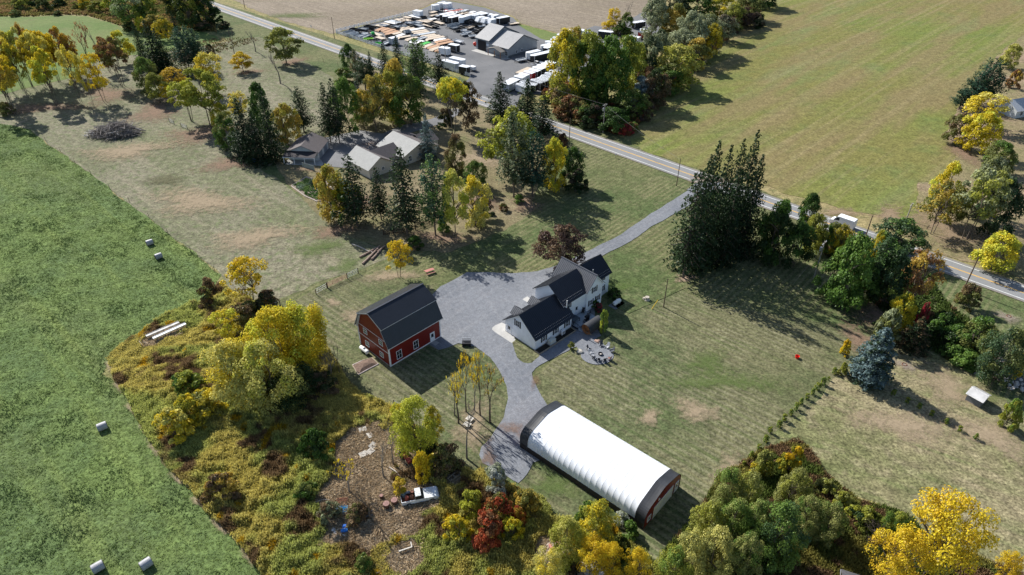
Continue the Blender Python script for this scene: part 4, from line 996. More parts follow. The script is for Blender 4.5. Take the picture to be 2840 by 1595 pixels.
# slatted cart by the barn
t = thing('wagon', 'black slatted metal wagon at the gravel edge by the barn', 'wagon', G(1294, 957), 0.02)
b = MB(); b.bx(-.85, .85, -.5, .5, .3, .75); part('body', b, M_black, t)
for i in range(11): b = MB(); b.bx(-.82 + i * .16, -.82 + i * .16 + .05, .42, .48, .75, 1.35); part('slat', b, M_steel, t)
b = MB(); b.bx(-.85, .85, .4, .5, 1.32, 1.4); part('rail', b, M_steel, t)
for sx in (-.65, .65):
    b = MB(); b.lathe([(.01, -.08), (.22, -.08), (.22, .08), (.01, .08)], 12, (sx, -.56, .22), 'Y'); part('wheel', b, M_black, t)
# logs
M_log = solid('bark log', (.3, .22, .18), .9, var=.35, scale=3, bump=.5); M_logg = solid('grey log', (.42, .38, .34), .9, var=.3, scale=3)
for (a, c2, r, m, lb) in [((977, 679), (1034, 702), .17, M_logg, 'long grey log lying across the left end of the log pile'), ((998, 716), (1044, 690), .24, M_log, 'uppermost brown log of the pile near the small yellow tree'),
                         ((1006, 734), (1050, 690), .25, M_log, 'longest brown log in the middle of the pile'), ((1031, 722), (1056, 696), .26, M_log, 'short brown log at the right side of the pile'), ((1020, 704), (1054, 684), .2, M_log, 'upper brown log behind the pile'), ((1048, 700), (1068, 684), .22, M_log, 'rightmost log of the pile next to the yellow tree')]:
    A, B = G(*a), G(*c2); b = MB(); d = (B - A)
    b.path([(0, 0, r), tuple(d * .35 + Vector((.1, .12, r))), tuple(d * .7 + Vector((-.05, -.1, r))), tuple(d + Vector((0, 0, r)))], r, r * .75, 8); o = part('log', b, m); o.location = A; tag(o, lb, 'log', 'logs in the pile by the pasture')
# brush pile
bp = thing('brush_pile', 'heap of grey cut branches and pale wood on dry pasture', 'brush pile', G(322, 372))
rr = random.Random(5)
def heap(n, W, D_, H_, L, r0, m, nm, kind=None, off=(0, 0)):
    b = MB()
    for i in range(n):
        t_ = rr.uniform(0, 6.28); q = rr.random() ** .5
        x, y = W * q * math.cos(t_), D_ * q * math.sin(t_); z = (1 - q * q) * H_ * rr.uniform(.2, 1)
        a = rr.uniform(0, 6.28); e = rr.uniform(-.35, .55); l = L * rr.uniform(.5, 1.2)
        d = Vector((math.cos(a) * math.cos(e), math.sin(a) * math.cos(e), math.sin(e))) * l / 2
        c = Vector((x + off[0], y + off[1], z + .3)); p0, p1 = c - d, c + d
        p0.z, p1.z = max(.05, p0.z), max(.05, p1.z)
        b.path([p0, (p0 + p1) / 2 + Vector((rr.uniform(-.2, .2), rr.uniform(-.2, .2), rr.uniform(0, .25))), p1], r0 * rr.uniform(.5, 1.3), r0 * .3, 4)
    return b
M_brush = solid('grey branch', (.19, .17, .16), .9, var=.3, scale=3)
o = part('branches', heap(380, 7.4, 4.6, 3.9, 5.5, .10, M_brush, ''), M_brush, bp, kind='stuff')
part('branches', heap(260, 7.2, 4.4, 2.4, 3.5, .05, M_brush, ''), solid('dark twig', (.07, .055, .05), .9), bp, kind='stuff')
o = part('pale_wood', heap(46, 2.4, 3.0, 1.2, 2.2, .13, M_brush, '', off=(-6.6, -1.2)), solid('bleached wood', (.62, .58, .54), .9), bp, kind='stuff')
for k in range(9):
    b = MB(); a = rr.uniform(0, 3.1); d = Vector((math.cos(a), math.sin(a), rr.uniform(-.15, .3))) * 3.2; c = Vector((rr.uniform(-3, 5), rr.uniform(-2, 2), 1.6)); b.path([c - d, c + Vector((.2, 0, .2)), c + d], .2, .08, 6); part('branch', b, M_logg, bp)
# bales
BL = [((417, 679), 'upper of the two grey round bales near the wire fence'), ((442, 717), 'lower of the two grey round bales near the wire fence'), ((287, 1190), 'grey round bale alone in the middle of the hay field'), ((276, 1580), 'left bale of the two at the bottom of the hay field'), ((409, 1571), 'right bale of the two at the bottom of the hay field')]
M_bale = NT('bale wrap'); _p = M_bale.pos(True); M_bale.base(M_bale.scalecol((.34, .34, .36), M_bale.rng(M_bale.noise(_p, 3, 4, .7), .3, .7, .8, 1.15))); M_bale.b.inputs['Roughness'].default_value = .45
_s = M_bale.n('SeparateXYZ'); M_bale.l(_p, _s.inputs[0]); M_bale.bump(M_bale.math('FRACT', M_bale.math('MULTIPLY', _s.outputs[0], 9.0)), .4, .03); M_bale = M_bale.m
broot = None
for i, (p, lb) in enumerate(BL):
    if broot is None:
        broot = thing('round_bale', lb, 'bale', G(*p), R(40), 'round bales in the hay field')
        b = MB(); b.lathe([(.6, -.74), (.66, -.68), (.68, 0), (.66, .68), (.6, .74)], 24, (0, 0, .66), 'X'); part('wrap', b, M_bale, broot, smooth=False)
        for s in (-1, 1): b = MB(); b.lathe([(.01, s * .745), (.58, s * .745), (.58, s * .76), (.01, s * .765)], 20, (0, 0, .66), 'X'); part('hay_face', b, solid('dark hay', (.09, .075, .055), .95, var=.4, scale=8), broot)
    else: dup(broot, G(*p), R([44, 36, 42, 47][i - 1]), lb)
# fire rings on the creekside grass, red bucket
for p, lb in (((2507, 1013), 'rusty fire ring in a grey circle beside the blue spruce'), ((2796, 879), 'pale fire ring in a bare circle near the road')):
    t = thing('fire_ring', lb, 'fire pit', G(*p)); b = MB(); b.lathe([(.45, 0), (.45, .3), (.38, .3), (.38, .04)], 16); part('ring', b, M_rust, t); b = MB(); b.lathe([(.01, .1), (.3, .12), (.36, .05)], 12); part('ash', b, M_chw, t)
t = thing('red_bucket', 'bright red tub on the open back lawn', 'tub', G(2210, 993))
b = MB(); b.lathe([(.01, .02), (.3, .02), (.42, .55), (.38, .55), (.27, .08)], 14); part('tub', b, solid('bright red plastic', (.8, .02, .01), .4), t); b = MB(); b.tube((-.4, 0, .55), (.4, 0, .62), .03, .03, 5); part('handle', b, M_black, t)
# foot bridge over the creek
A, B = G(2722, 1037), G(2780, 1009)
br = thing('foot_bridge', 'weathered wooden foot bridge with railings over the stony creek', 'bridge', A, ang(A, B)); L = (B - A).length + 1.2
for i in range(int(L / .3)): b = MB(); b.bx(i * .3, i * .3 + .27, -.75, .75, .42, .48); part('plank', b, solid('bleached plank', (.47, .43, .37), .85), br)
for s in (-1, 1):
    b = MB(); b.bx(0, L, s * .72 - .06, s * .72 + .06, .15, .42); part('beam', b, M_wood, br)
    for z in (.85, 1.25): b = MB(); b.bx(.2, L, s * .74 - .04, s * .74 + .04, z, z + .09); part('rail', b, M_wood, br)
    for k in range(5): b = MB(); x = .25 + k * (L - .4) / 4; b.bx(x - .05, x + .05, s * .74 - .05, s * .74 + .05, .3, 1.3); part('post', b, M_wood, br)
b = MB(); b.box((-.6, 0, .2), (1.3, 1.5, .06), 0, -.3); part('ramp', b, solid('bleached plank', (.47, .43, .37), .85), br)
crk = [(2690, 985), (2745, 1010), (2790, 1050), (2840, 1085), (2900, 1120), (2900, 1085), (2840, 1055), (2800, 1025), (2760, 990), (2710, 970)]
sheet('creek', crk, lay[0] + .16, solid('shallow creek water', (.035, .035, .03), .15, var=.3), amp=.25, step=.8, seed=40)
rrn = random.Random(9); me = None; tot = 0
root_st = thing('creek_bank_stones', 'loose pale stones along the creek bank beside the bridge', 'stones', (0, 0, 0))
vs = MB().box((0, 0, 0), (.5, .4, .25)); 
smesh = vs.mesh('stone', solid('pale creek stone', (.5, .46, .42), .9, var=.3, scale=3))
for k in range(90):
    x = rrn.uniform(2745, 2870); y = 1032 + (x - 2745) * .55 + rrn.gauss(0, 8)
    o = bpy.data.objects.new('stone', smesh); C.objects.link(o); o.parent = root_st; q = G(x, y); o.location = (q.x, q.y, .27); o.rotation_euler = (rrn.uniform(-.4, .4), rrn.uniform(-.4, .4), rrn.uniform(0, 6)); s = rrn.uniform(.4, 1.3); o.scale = (s, s, s)
# neighbour's picket fence, garden
pf = thing('picket_fence', 'dark brown picket fence under the tall spruces', 'fence', (0, 0, 0))
fp = [G(1064, 653), G(1130, 646), G(1190, 622), G(1236, 594)]
for a, c2 in zip(fp, fp[1:]):
    d = (c2 - a); L = d.length; d.normalize(); b = MB()
    n = int(L / .3)
    for i in range(n): q = a + d * (i * .3 + .1); b.box((q.x, q.y, .75), (.12, .04, 1.4), ang(a, c2))
    k = part('pickets', b, solid('dark brown picket', (.045, .025, .018), .8), pf); k['kind'] = 'stuff'
    for z in (.45, 1.15): b = MB(); q = (a + c2) / 2; b.box((q.x, q.y, z), (L, .06, .1), ang(a, c2)); part('rail', b, solid('dark brown picket', (.045, .025, .018), .8), pf)
    for i in range(int(L / 2.4) + 1): q = a + d * i * 2.4; b = MB(); b.box((q.x, q.y, .85), (.16, .16, 1.7), ang(a, c2)); part('post', b, solid('dark brown picket', (.045, .025, .018), .8), pf)
gb = thing('vegetable_garden', 'vegetable garden bed with pale edging beside the orange tree', 'garden bed', (0, 0, 0))
gpx = [(808, 517), (850, 492), (905, 505), (940, 545), (880, 560), (846, 545)]; gq = [G(*p) for p in gpx]
q = MB(); q.v = [(p.x, p.y, .16) for p in gq] + [(p.x, p.y, 0) for p in gq]; q.f = [tuple(range(6))[::-1] if True else ()] ; q.f = [(5, 4, 3, 2, 1, 0)] + [(i, (i + 1) % 6, (i + 1) % 6 + 6, i + 6) for i in range(6)]; part('soil', q, solid('garden soil', (.2, .16, .13), .95, var=.3, scale=3), gb)
for i in range(6): q = MB(); q.tube(gq[i] + Vector((0, 0, .15)), gq[(i + 1) % 6] + Vector((0, 0, .15)), .12, .12, 5); part('edging', q, solid('pale edging', (.5, .43, .37), .9), gb)
t = thing('tarp_bundle', 'blue tarp bundle under the dark spruces', 'tarp', G(706, 448)); rr = random.Random(3)
b = MB(); b.lathe([(.9, 0), (1.0, .4), (.6, .9), (.2, 1.2), (.01, 1.25)], 9); o = part('tarp', b, solid('blue tarp', (.03, .16, .5), .5, var=.3, scale=2), t)
# bleached roof panels (hay elevator) in the thicket
for (a, c2, lb, m) in [((409, 943), (500, 904), 'upper pale metal panel lying in the goldenrod', solid('dirty white panel', (.5, .48, .45), .6, var=.35, scale=1.2)), ((428, 949), (519, 908), 'lower whiter metal panel lying in the goldenrod', solid('white panel', (.72, .74, .76), .5, var=.2, scale=1.2))]:
    A, B = G(*a), G(*c2); t = thing('feed_trough', lb, 'metal panel', A, ang(A, B)); L = (B - A).length
    b = MB(); b.bx(0, L, -.32, .32, .95, 1.02); part('sheet', b, m, t)
    for s in (-1, 1): b = MB(); b.bx(0, L, s * .34 - .02, s * .34 + .02, .85, 1.1); part('flange', b, m, t)
    for k in (.1, .5, .9): b = MB(); b.bx(L * k - .05, L * k + .05, -.3, .3, 0, .95); part('trestle', b, M_wood, t)
t = thing('broken_frame', 'broken wooden frame at the low end of the pale panels', 'frame', G(398, 962)); b = MB(); b.tube((-.9, .7, .9), (.2, -.4, .8), .07, .07, 4); part('beam', b, M_wood, t); b = MB(); b.tube((.0, .6, .8), (1.2, -.1, .9), .06, .06, 4); part('beam', b, M_wood, t); b = MB(); b.tube((.3, .2, 0), (.3, .2, .9), .06, .06, 4); part('post', b, M_wood, t)

# ---------------------------------------------------------------- vehicles
def wheel(par, x, y, r, w=.22, m=M_black):
    b = MB(); b.lathe([(.01, -w / 2), (r * .9, -w / 2), (r, -w * .35), (r, w * .35), (r * .9, w / 2), (.01, w / 2)], 12, (x, y, r), 'Y'); W = part('wheel', b, m, par)
    s = 1 if y > 0 else -1
    b = MB(); b.lathe([(.01, 0), (r * .55, 0), (r * .5, .02), (.01, .03)], 10, (x, y + s * (w / 2 + .005) - (0 if s > 0 else .03), r), 'Y'); part('rim', b, M_steel, W)
def pickup(label, loc, rz, col, bedload=False, cat='pickup truck', old=False):
    t = thing('pickup_truck', label, cat, loc, rz); m = solid('truck paint ' + label[:14], col, .35 if not old else .6, var=.05 if not old else .3, scale=1.5)
    z0 = .45
    b = MB(); b.prism([(.55, z0), (2.7, z0), (2.72, .85), (2.55, 1.02), (.95, 1.12), (.55, 1.12)], lambda a, z: (a, -.95, z), lambda a, z: (a, .95, z)); part('hood', b, m, t)
    b = MB(); b.prism([(-.75, z0), (.6, z0), (.6, 1.12), (-.75, 1.12)], lambda a, z: (a, -.95, z), lambda a, z: (a, .95, z)); part('cab_lower', b, m, t)
    b = MB(); b.add([(-.75, -.92, 1.12), (.62, -.92, 1.12), (.62, .92, 1.12), (-.75, .92, 1.12), (-.62, -.72, 1.66), (.12, -.72, 1.66), (.12, .72, 1.66), (-.62, .72, 1.66)], [(0, 3, 2, 1), (0, 1, 5, 4), (1, 2, 6, 5), (2, 3, 7, 6), (3, 0, 4, 7), (4, 5, 6, 7)]); part('windows', b, M_glass, t)
    b = MB(); b.box((-.25, 0, 1.68), (.84, 1.5, .06)); part('cab_roof', b, m, t)
    for s in (-1, 1):
        b = MB(); b.bx(-2.75, -.76, s * .9 - .05, s * .9 + .05, z0, 1.12); part('bed_side', b, m, t)
        b = MB(); b.box((2.74, s * .7, .82), (.06, .3, .16)); part('headlight', b, M_steel, t)
    b = MB(); b.bx(-2.75, -.76, -.86, .86, z0, .58); part('bed_floor', b, M_black if not old else M_rust, t)
    b = MB(); b.bx(-2.8, -2.74, -.92, .92, z0, 1.1); part('tailgate', b, m, t)
    b = MB(); b.bx(2.74, 2.84, -.92, .92, .42, .6); part('bumper', b, M_steel, t)
    for x in (-1.75, 1.75):
        for y in (-.88, .88): wheel(t, x, y, .37)
    return t
def van(label, loc, rz):
    t = thing('delivery_van', label, 'van', loc, rz); m = M_wtrim
    b = MB(); b.prism([(-2.9, .4), (2.9, .4), (2.95, .9), (2.7, 1.2), (2.1, 1.35), (1.35, 2.45), (1.1, 2.6), (-2.8, 2.6), (-2.92, 2.4)], lambda a, z: (a, -.98, z), lambda a, z: (a, .98, z)); part('body', b, m, t)
    b = MB(); b.prism([(2.05, 1.42), (1.4, 2.35), (1.46, 2.38), (2.12, 1.42)], lambda a, z: (a + .02, -.85, z), lambda a, z: (a + .02, .85, z)); part('windscreen', b, M_glass, t)
    for s in (-1, 1):
        b = MB(); b.prism([(.75, 1.5), (1.85, 1.5), (1.3, 2.25), (.75, 2.25)], lambda a, z: (a, s * .985, z), lambda a, z: (a, s * .995, z)); part('side_window', b, M_glass, t)
        b = MB(); b.box((2.86, s * .75, 1.0), (.12, .3, .2)); part('headlight', b, M_steel, t)
        b = MB(); b.box((1.75, s * 1.1, 1.6), (.15, .2, .3)); part('mirror', b, M_black, t)
    b = MB(); b.bx(-2.7, 1.0, -.8, .8, 2.6, 2.63); part('roof_panel', b, m, t)
    b = MB(); b.bx(2.9, 3.0, -.95, .95, .35, .6); part('bumper', b, M_black, t)
    for x in (-1.8, 1.9):
        for y in (-.9, .9): wheel(t, x, y, .36)
    return t
vl = G(2328, 632); vl = ra + rd * (vl - ra).dot(rd) + rn * 1.5
van('white high roof delivery van driving on the road', vl, ang(Vector(), -rd))
A, B = G(1118, 1392), G(1212, 1372)
jk = pickup('derelict white pickup filled with rusty barrels in the thicket', (A + B) / 2 + Vector((0, -.1, 0)), ang(A, B), (.66, .68, .7), old=True)
def drum(label, px, col, h=.88, r=.3, z=0.0, lying=None, top=None):
    t = thing('drum', label, 'drum', G(*px) + Vector((0, 0, z)), 0 if lying is None else lying)
    pf = [(.01, 0), (r, 0), (r, h * .3), (r + .015, h * .33), (r, h * .36), (r, h * .63), (r + .015, h * .66), (r, h * .69), (r, h), (r - .02, h), (r - .03, h - .03), (.01, h - .03)]
    b = MB(); b.lathe(pf, 14, (0, 0, 0) if lying is None else (0, 0, r), 'Z' if lying is None else 'X'); part('barrel', b, solid('drum ' + str(col), col, .6, var=.3, scale=3), t)
    if top is not None: b = MB(); b.lathe([(.01, h + .005), (r, h + .005), (r, h + .03), (.01, h + .03)], 14); part('lid', b, solid('drum lid', top, .8, var=.4, scale=4), t)
    return t
def onbed(u, v): 
    c = (A + B) / 2; a = ang(A, B); return Vector((c.x + u * math.cos(a) - v * math.sin(a), c.y + u * math.sin(a) + v * math.cos(a), 0))
for (u, v, col, lb) in ((-1.25, -.3, (.2, .08, .05), 'rusty drum nearest the cab in the old pickup bed'), (-2.3, .45, (.2, .25, .24), 'grey green drum at the tail corner of the pickup bed'), (-1.05, .5, (.16, .06, .04), 'dark rusty drum at the far side of the pickup bed'), (-1.95, -.25, (.35, .08, .05), 'red brown drum in the middle of the pickup bed')):
    d = drum(lb, (0, 900), col, .75, .28, .58); q = onbed(u, v); d.location = (q.x, q.y, .6)
drum('wide rusty drum right of its pair beside the old pickup', (1095, 1398), (.12, .06, .04), 1.0, .5, top=(.26, .15, .13))
drum('wide rusty drum left of its pair beside the old pickup', (1073, 1408), (.12, .06, .04), 1.0, .5, top=(.26, .15, .13))
drum('small dark rusty drum left of the two wide drums', (1059, 1384), (.09, .045, .035), .85, .28, top=(.2, .1, .08))
drum('blue plastic drum lying higher in the rubbish heap', (952, 1464), (.02, .13, .5), .95, .32, lying=.0)
drum('blue plastic drum lying lower in the rubbish heap', (947, 1477), (.03, .2, .6), .95, .32, lying=.15)
t = thing('rubbish_heap', 'pale litter and bags around the two blue drums', 'rubbish', G(944, 1478)); rr = random.Random(8)
for k in range(16): b = MB(); b.box((rr.uniform(-1.2, .8), rr.uniform(-.9, .9), .2), (rr.uniform(.2, .6), rr.uniform(.2, .5), rr.uniform(.1, .4)), rr.uniform(0, 3), .3, .3); part('litter', b, solid('white litter', (.7, .69, .68), .7) if k % 3 else solid('tan litter', (.5, .38, .28), .8), t)
t = thing('tarp', 'crumpled light blue tarp between the grey bushes', 'tarp', G(945, 1418))
import bmesh
bm = bmesh.new(); bmesh.ops.create_grid(bm, x_segments=14, y_segments=14, size=1.0)
for v in bm.verts: v.co.z = .25 + .5 * abs(math.sin(v.co.x * 7 + math.sin(v.co.y * 5) * 2) * math.cos(v.co.y * 6)) * (1.2 - v.co.length * .6); v.co.y *= .75
me = bpy.data.meshes.new('sheet'); bm.to_mesh(me); bm.free(); part('sheet', me, None, t); me.materials.append(solid('light blue tarp', (.06, .38, .72), .5, var=.2, scale=3))
# pallets
def pallet_root(loc, rz, label, m, tilt=0.0):
    t = thing('pallet', label, 'pallet', loc, rz, 'wooden pallets'); 
    for i in range(8): b = MB(); b.bx(-.6 + i * .155, -.6 + i * .155 + .11, -.5, .5, .34, .37); part('slat', b, m, t)
    for y in (-.45, 0, .45): b = MB(); b.bx(-.6, .6, y - .04, y + .04, .24, .34); part('runner', b, M_wood, t)
    t.rotation_euler = (tilt, 0, rz); return t
M_pal = solid('bleached pallet', (.6, .56, .5), .85, var=.15)
for (p, rz, lb, tl) in [((1007, 1196), .4, 'topmost bleached pallet at the head of the clearing', .15), ((1027, 1212), 2.2, 'grey pallet below and right of the topmost one', .2), ((1034, 1240), 1.1, 'pale pallet at the top of the middle stack', .25), ((1028, 1256), .9, 'pale pallet lying under the middle one', .1), ((1008, 1264), .6, 'leftmost pale pallet at the foot of the stack', .1),
                      ((1303, 1166), -.6, 'tan pallet on the litter under the poplars', 0), ((1296, 1182), -.5, 'second pallet in front of the tan one under the poplars', 0)]:
    l = G(*p); l.z = .12; pallet_root(l, rz, lb, M_pal, tl)
# crate, wooden frame, beams, tractor, platform
t = thing('crate', 'open weathered wooden crate at the edge of the brambles', 'crate', G(1260, 1328), ang(G(1246, 1338), G(1273, 1318)))
for (q) in ((-1.1, 1.1, -.42, -.36), (-1.1, 1.1, .36, .42), (-1.1, -1.04, -.36, .36), (1.04, 1.1, -.36, .36), (-.05, .02, -.36, .36)): b = MB(); b.bx(*q, .1, .75); part('side', b, M_wood, t)
b = MB(); b.bx(-1.04, 1.04, -.36, .36, .05, .1); part('floor', b, M_black, t)
t = thing('broken_frame', 'pale angled wooden frame lying in the lower goldenrod', 'frame', G(1128, 1532)); b = MB(); b.tube((-1.0, -.3, .7), (.75, .35, .75), .1, .1, 4); part('beam', b, M_pal, t); b = MB(); b.tube((.75, .35, .75), (.5, 1.1, .8), .1, .1, 4); part('beam', b, M_pal, t); b = MB(); b.tube((-.9, -.2, 0), (-.9, -.2, .7), .08, .08, 4); part('post', b, M_wood, t); b = MB(); b.tube((.5, .9, 0), (.5, .9, .8), .08, .08, 4); part('post', b, M_wood, t)
t = thing('steel_beams', 'stack of red brown steel beams beside the leaning bare sapling', 'beams', G(950, 1395), .1)
for k in range(4): b = MB(); b.box((0, .3 * k - .45, .3 + .05 * k), (2.2 - .2 * k, .14, .18), -.15 + .04 * k); part('beam', b, M_rust, t)
tr = thing('old_tractor', 'rusting red tractor half buried in brambles', 'tractor', G(1127, 1276), ang(G(1112, 1250), G(1140, 1292)))
b = MB(); b.bx(-.5, 1.5, -.3, .3, .65, 1.15); part('hood', b, solid('faded tractor red', (.32, .06, .05), .7, var=.3, scale=2), tr)
b = MB(); b.bx(-1.1, -.5, -.55, .55, .75, 1.0); part('seat_deck', b, M_rust, tr)
b = MB(); b.bx(-1.6, -1.0, -.5, .5, .5, 1.3); part('rear_box', b, M_black, tr)
for y in (-.62, .62): wheel(tr, -.9, y, .62, .28)
for y in (-.5, .5): wheel(tr, 1.2, y, .34, .18)
b = MB(); b.tube((-.35, 0, 1.1), (-.6, 0, 1.4), .03, .03, 5); part('steering_column', b, M_black, tr)
t = thing('wooden_platform', 'weathered plank platform with two pink blocks in the brush', 'platform', G(1527, 1535), ang(G(1500, 1545), G(1560, 1500)))
for i in range(9): b = MB(); b.bx(-1.9, 1.9, -1.3 + i * .29, -1.3 + i * .29 + .27, .35, .42); part('plank', b, solid('tan grey plank', (.4, .33, .27), .85, var=.2), t)
b = MB(); b.bx(-1.8, 1.8, -1.2, -1.05, 0, .35); b.bx(-1.8, 1.8, 1.05, 1.2, 0, .35); part('skid', b, M_wood, t)
for q, lb in (((1527, 1518), 'left pink block on the plank platform'), ((1547, 1512), 'right pink block on the plank platform')):
    b = MB(); b.box((0, 0, .22), (.35, .7, .4), .3); o = part('block', b, solid('pink block', (.5, .2, .17), .8)); l = G(*q, .43); o.location = (l.x, l.y, .43); tag(o, lb, 'block')
t = thing('metal_sheet', 'pale corrugated sheets under the gold shrub at the bottom edge', 'metal sheet', G(1650, 1590), .7)
b = MB(); b.box((0, 0, .7), (3.2, 2.2, .06), 0, .1); part('sheet', b, M_shr, t)
b = MB(); b.box((-1.2, 1.2, .5), (2.2, 1.6, .06), .5, -.15); part('sheet', b, solid('tan sheet', (.5, .45, .33), .7), t)
b = MB(); b.bx(-1.2, -1.1, -.8, .8, 0, .7); b.bx(1.1, 1.2, -.8, .8, 0, .6); part('trestle', b, M_wood, t)
drum('light blue drum among the willow shrubs right of the white building', (2085, 1462), (.25, .45, .6), .95, .32)
# fallen dead logs in the clearing
for (a, c2, r, lb) in [((985, 1458), (1035, 1420), .16, 'dark fallen trunk crossing beside the blue drums'), ((1000, 1448), (1038, 1432), .12, 'shorter dark trunk on top of the fallen one'), ((876, 1398), (915, 1390), .08, 'thin grey log left of the red beams'), ((812, 1247), (840, 1252), .09, 'thin dark plank left of the green bush'), ((1080, 1300), (1115, 1330), .1, 'grey rotten log between the bare saplings')]:
    P0, P1 = G(*a), G(*c2); b = MB(); b.path([(0, 0, r + .3), tuple((P1 - P0) / 2 + Vector((0, .1, r + .5))), tuple(P1 - P0 + Vector((0, 0, r + .3)))], r, r * .6, 6); o = part('log', b, M_brush if r > .1 else M_logg); o.location = P0; tag(o, lb, 'log')

# ---------------------------------------------------------------- trailer lot
# white rail fence, front and side
def railfence(label, pts, name='rail_fence'):
    t = thing(name, label, 'fence', (0, 0, 0)); pts = [G(*p) for p in pts]
    for a, c2 in zip(pts, pts[1:]):
        L = (c2 - a).length; n = max(1, int(round(L / 2.6))); d = (c2 - a) / n
        for i in range(n + (1 if c2 is pts[-1] else 0)):
            q = a + d * i; b = MB(); b.box((q.x, q.y, .78), (.2, .2, 1.6), ang(a, c2)); part('post', b, M_wtrim, t)
        for i in range(n):
            for z in (.42, .85, 1.28): q = a + d * (i + .5); b = MB(); b.box((q.x, q.y, z), (d.length - .16, .06, .22), ang(a, c2)); part('rail', b, M_wtrim, t)
    return t
railfence('white three rail fence along the road side of the trailer lot', [(933, 93), (1120, 154.5), (1304, 214)])
railfence('white three rail fence along the far side of the trailer lot', [(934, 90), (1030, 66), (1145, 38)])
TRL = {}
M_tfr = solid('black trailer frame', (.025, .025, .028), .5)
PAL = {'beige': (.56, .47, .37), 'orange': (.47, .28, .17), 'white': (.76, .77, .78), 'grey': (.32, .35, .38), 'black': (.025, .027, .03), 'red': (.5, .02, .02), 'rose': (.55, .2, .17), 'green': (.05, .45, .06), 'lime': (.28, .6, .05), 'silver': (.5, .53, .56)}
def tbase(t, L, two=True):
    b = MB(); 
    for y in (-.85, .85): b.bx(-L / 2, L / 2, y - .06, y + .06, .5, .64)
    b.tube((L / 2 - .1, .8, .55), (L / 2 + 1.2, 0, .55), .06, .06, 4); b.tube((L / 2 - .1, -.8, .55), (L / 2 + 1.2, 0, .55), .06, .06, 4); b.tube((L / 2 + 1.1, 0, 0), (L / 2 + 1.1, 0, .8), .05, .05, 4)
    part('frame', b, M_tfr, t)
    for x in ((-.45, .45) if two else (0,)):
        for y in (-1.02, 1.02):
            b = MB(); b.lathe([(.01, -.1), (.36, -.1), (.36, .1), (.01, .1)], 10, (x - .4, y, .36), 'Y'); part('wheel', b, M_black, t)
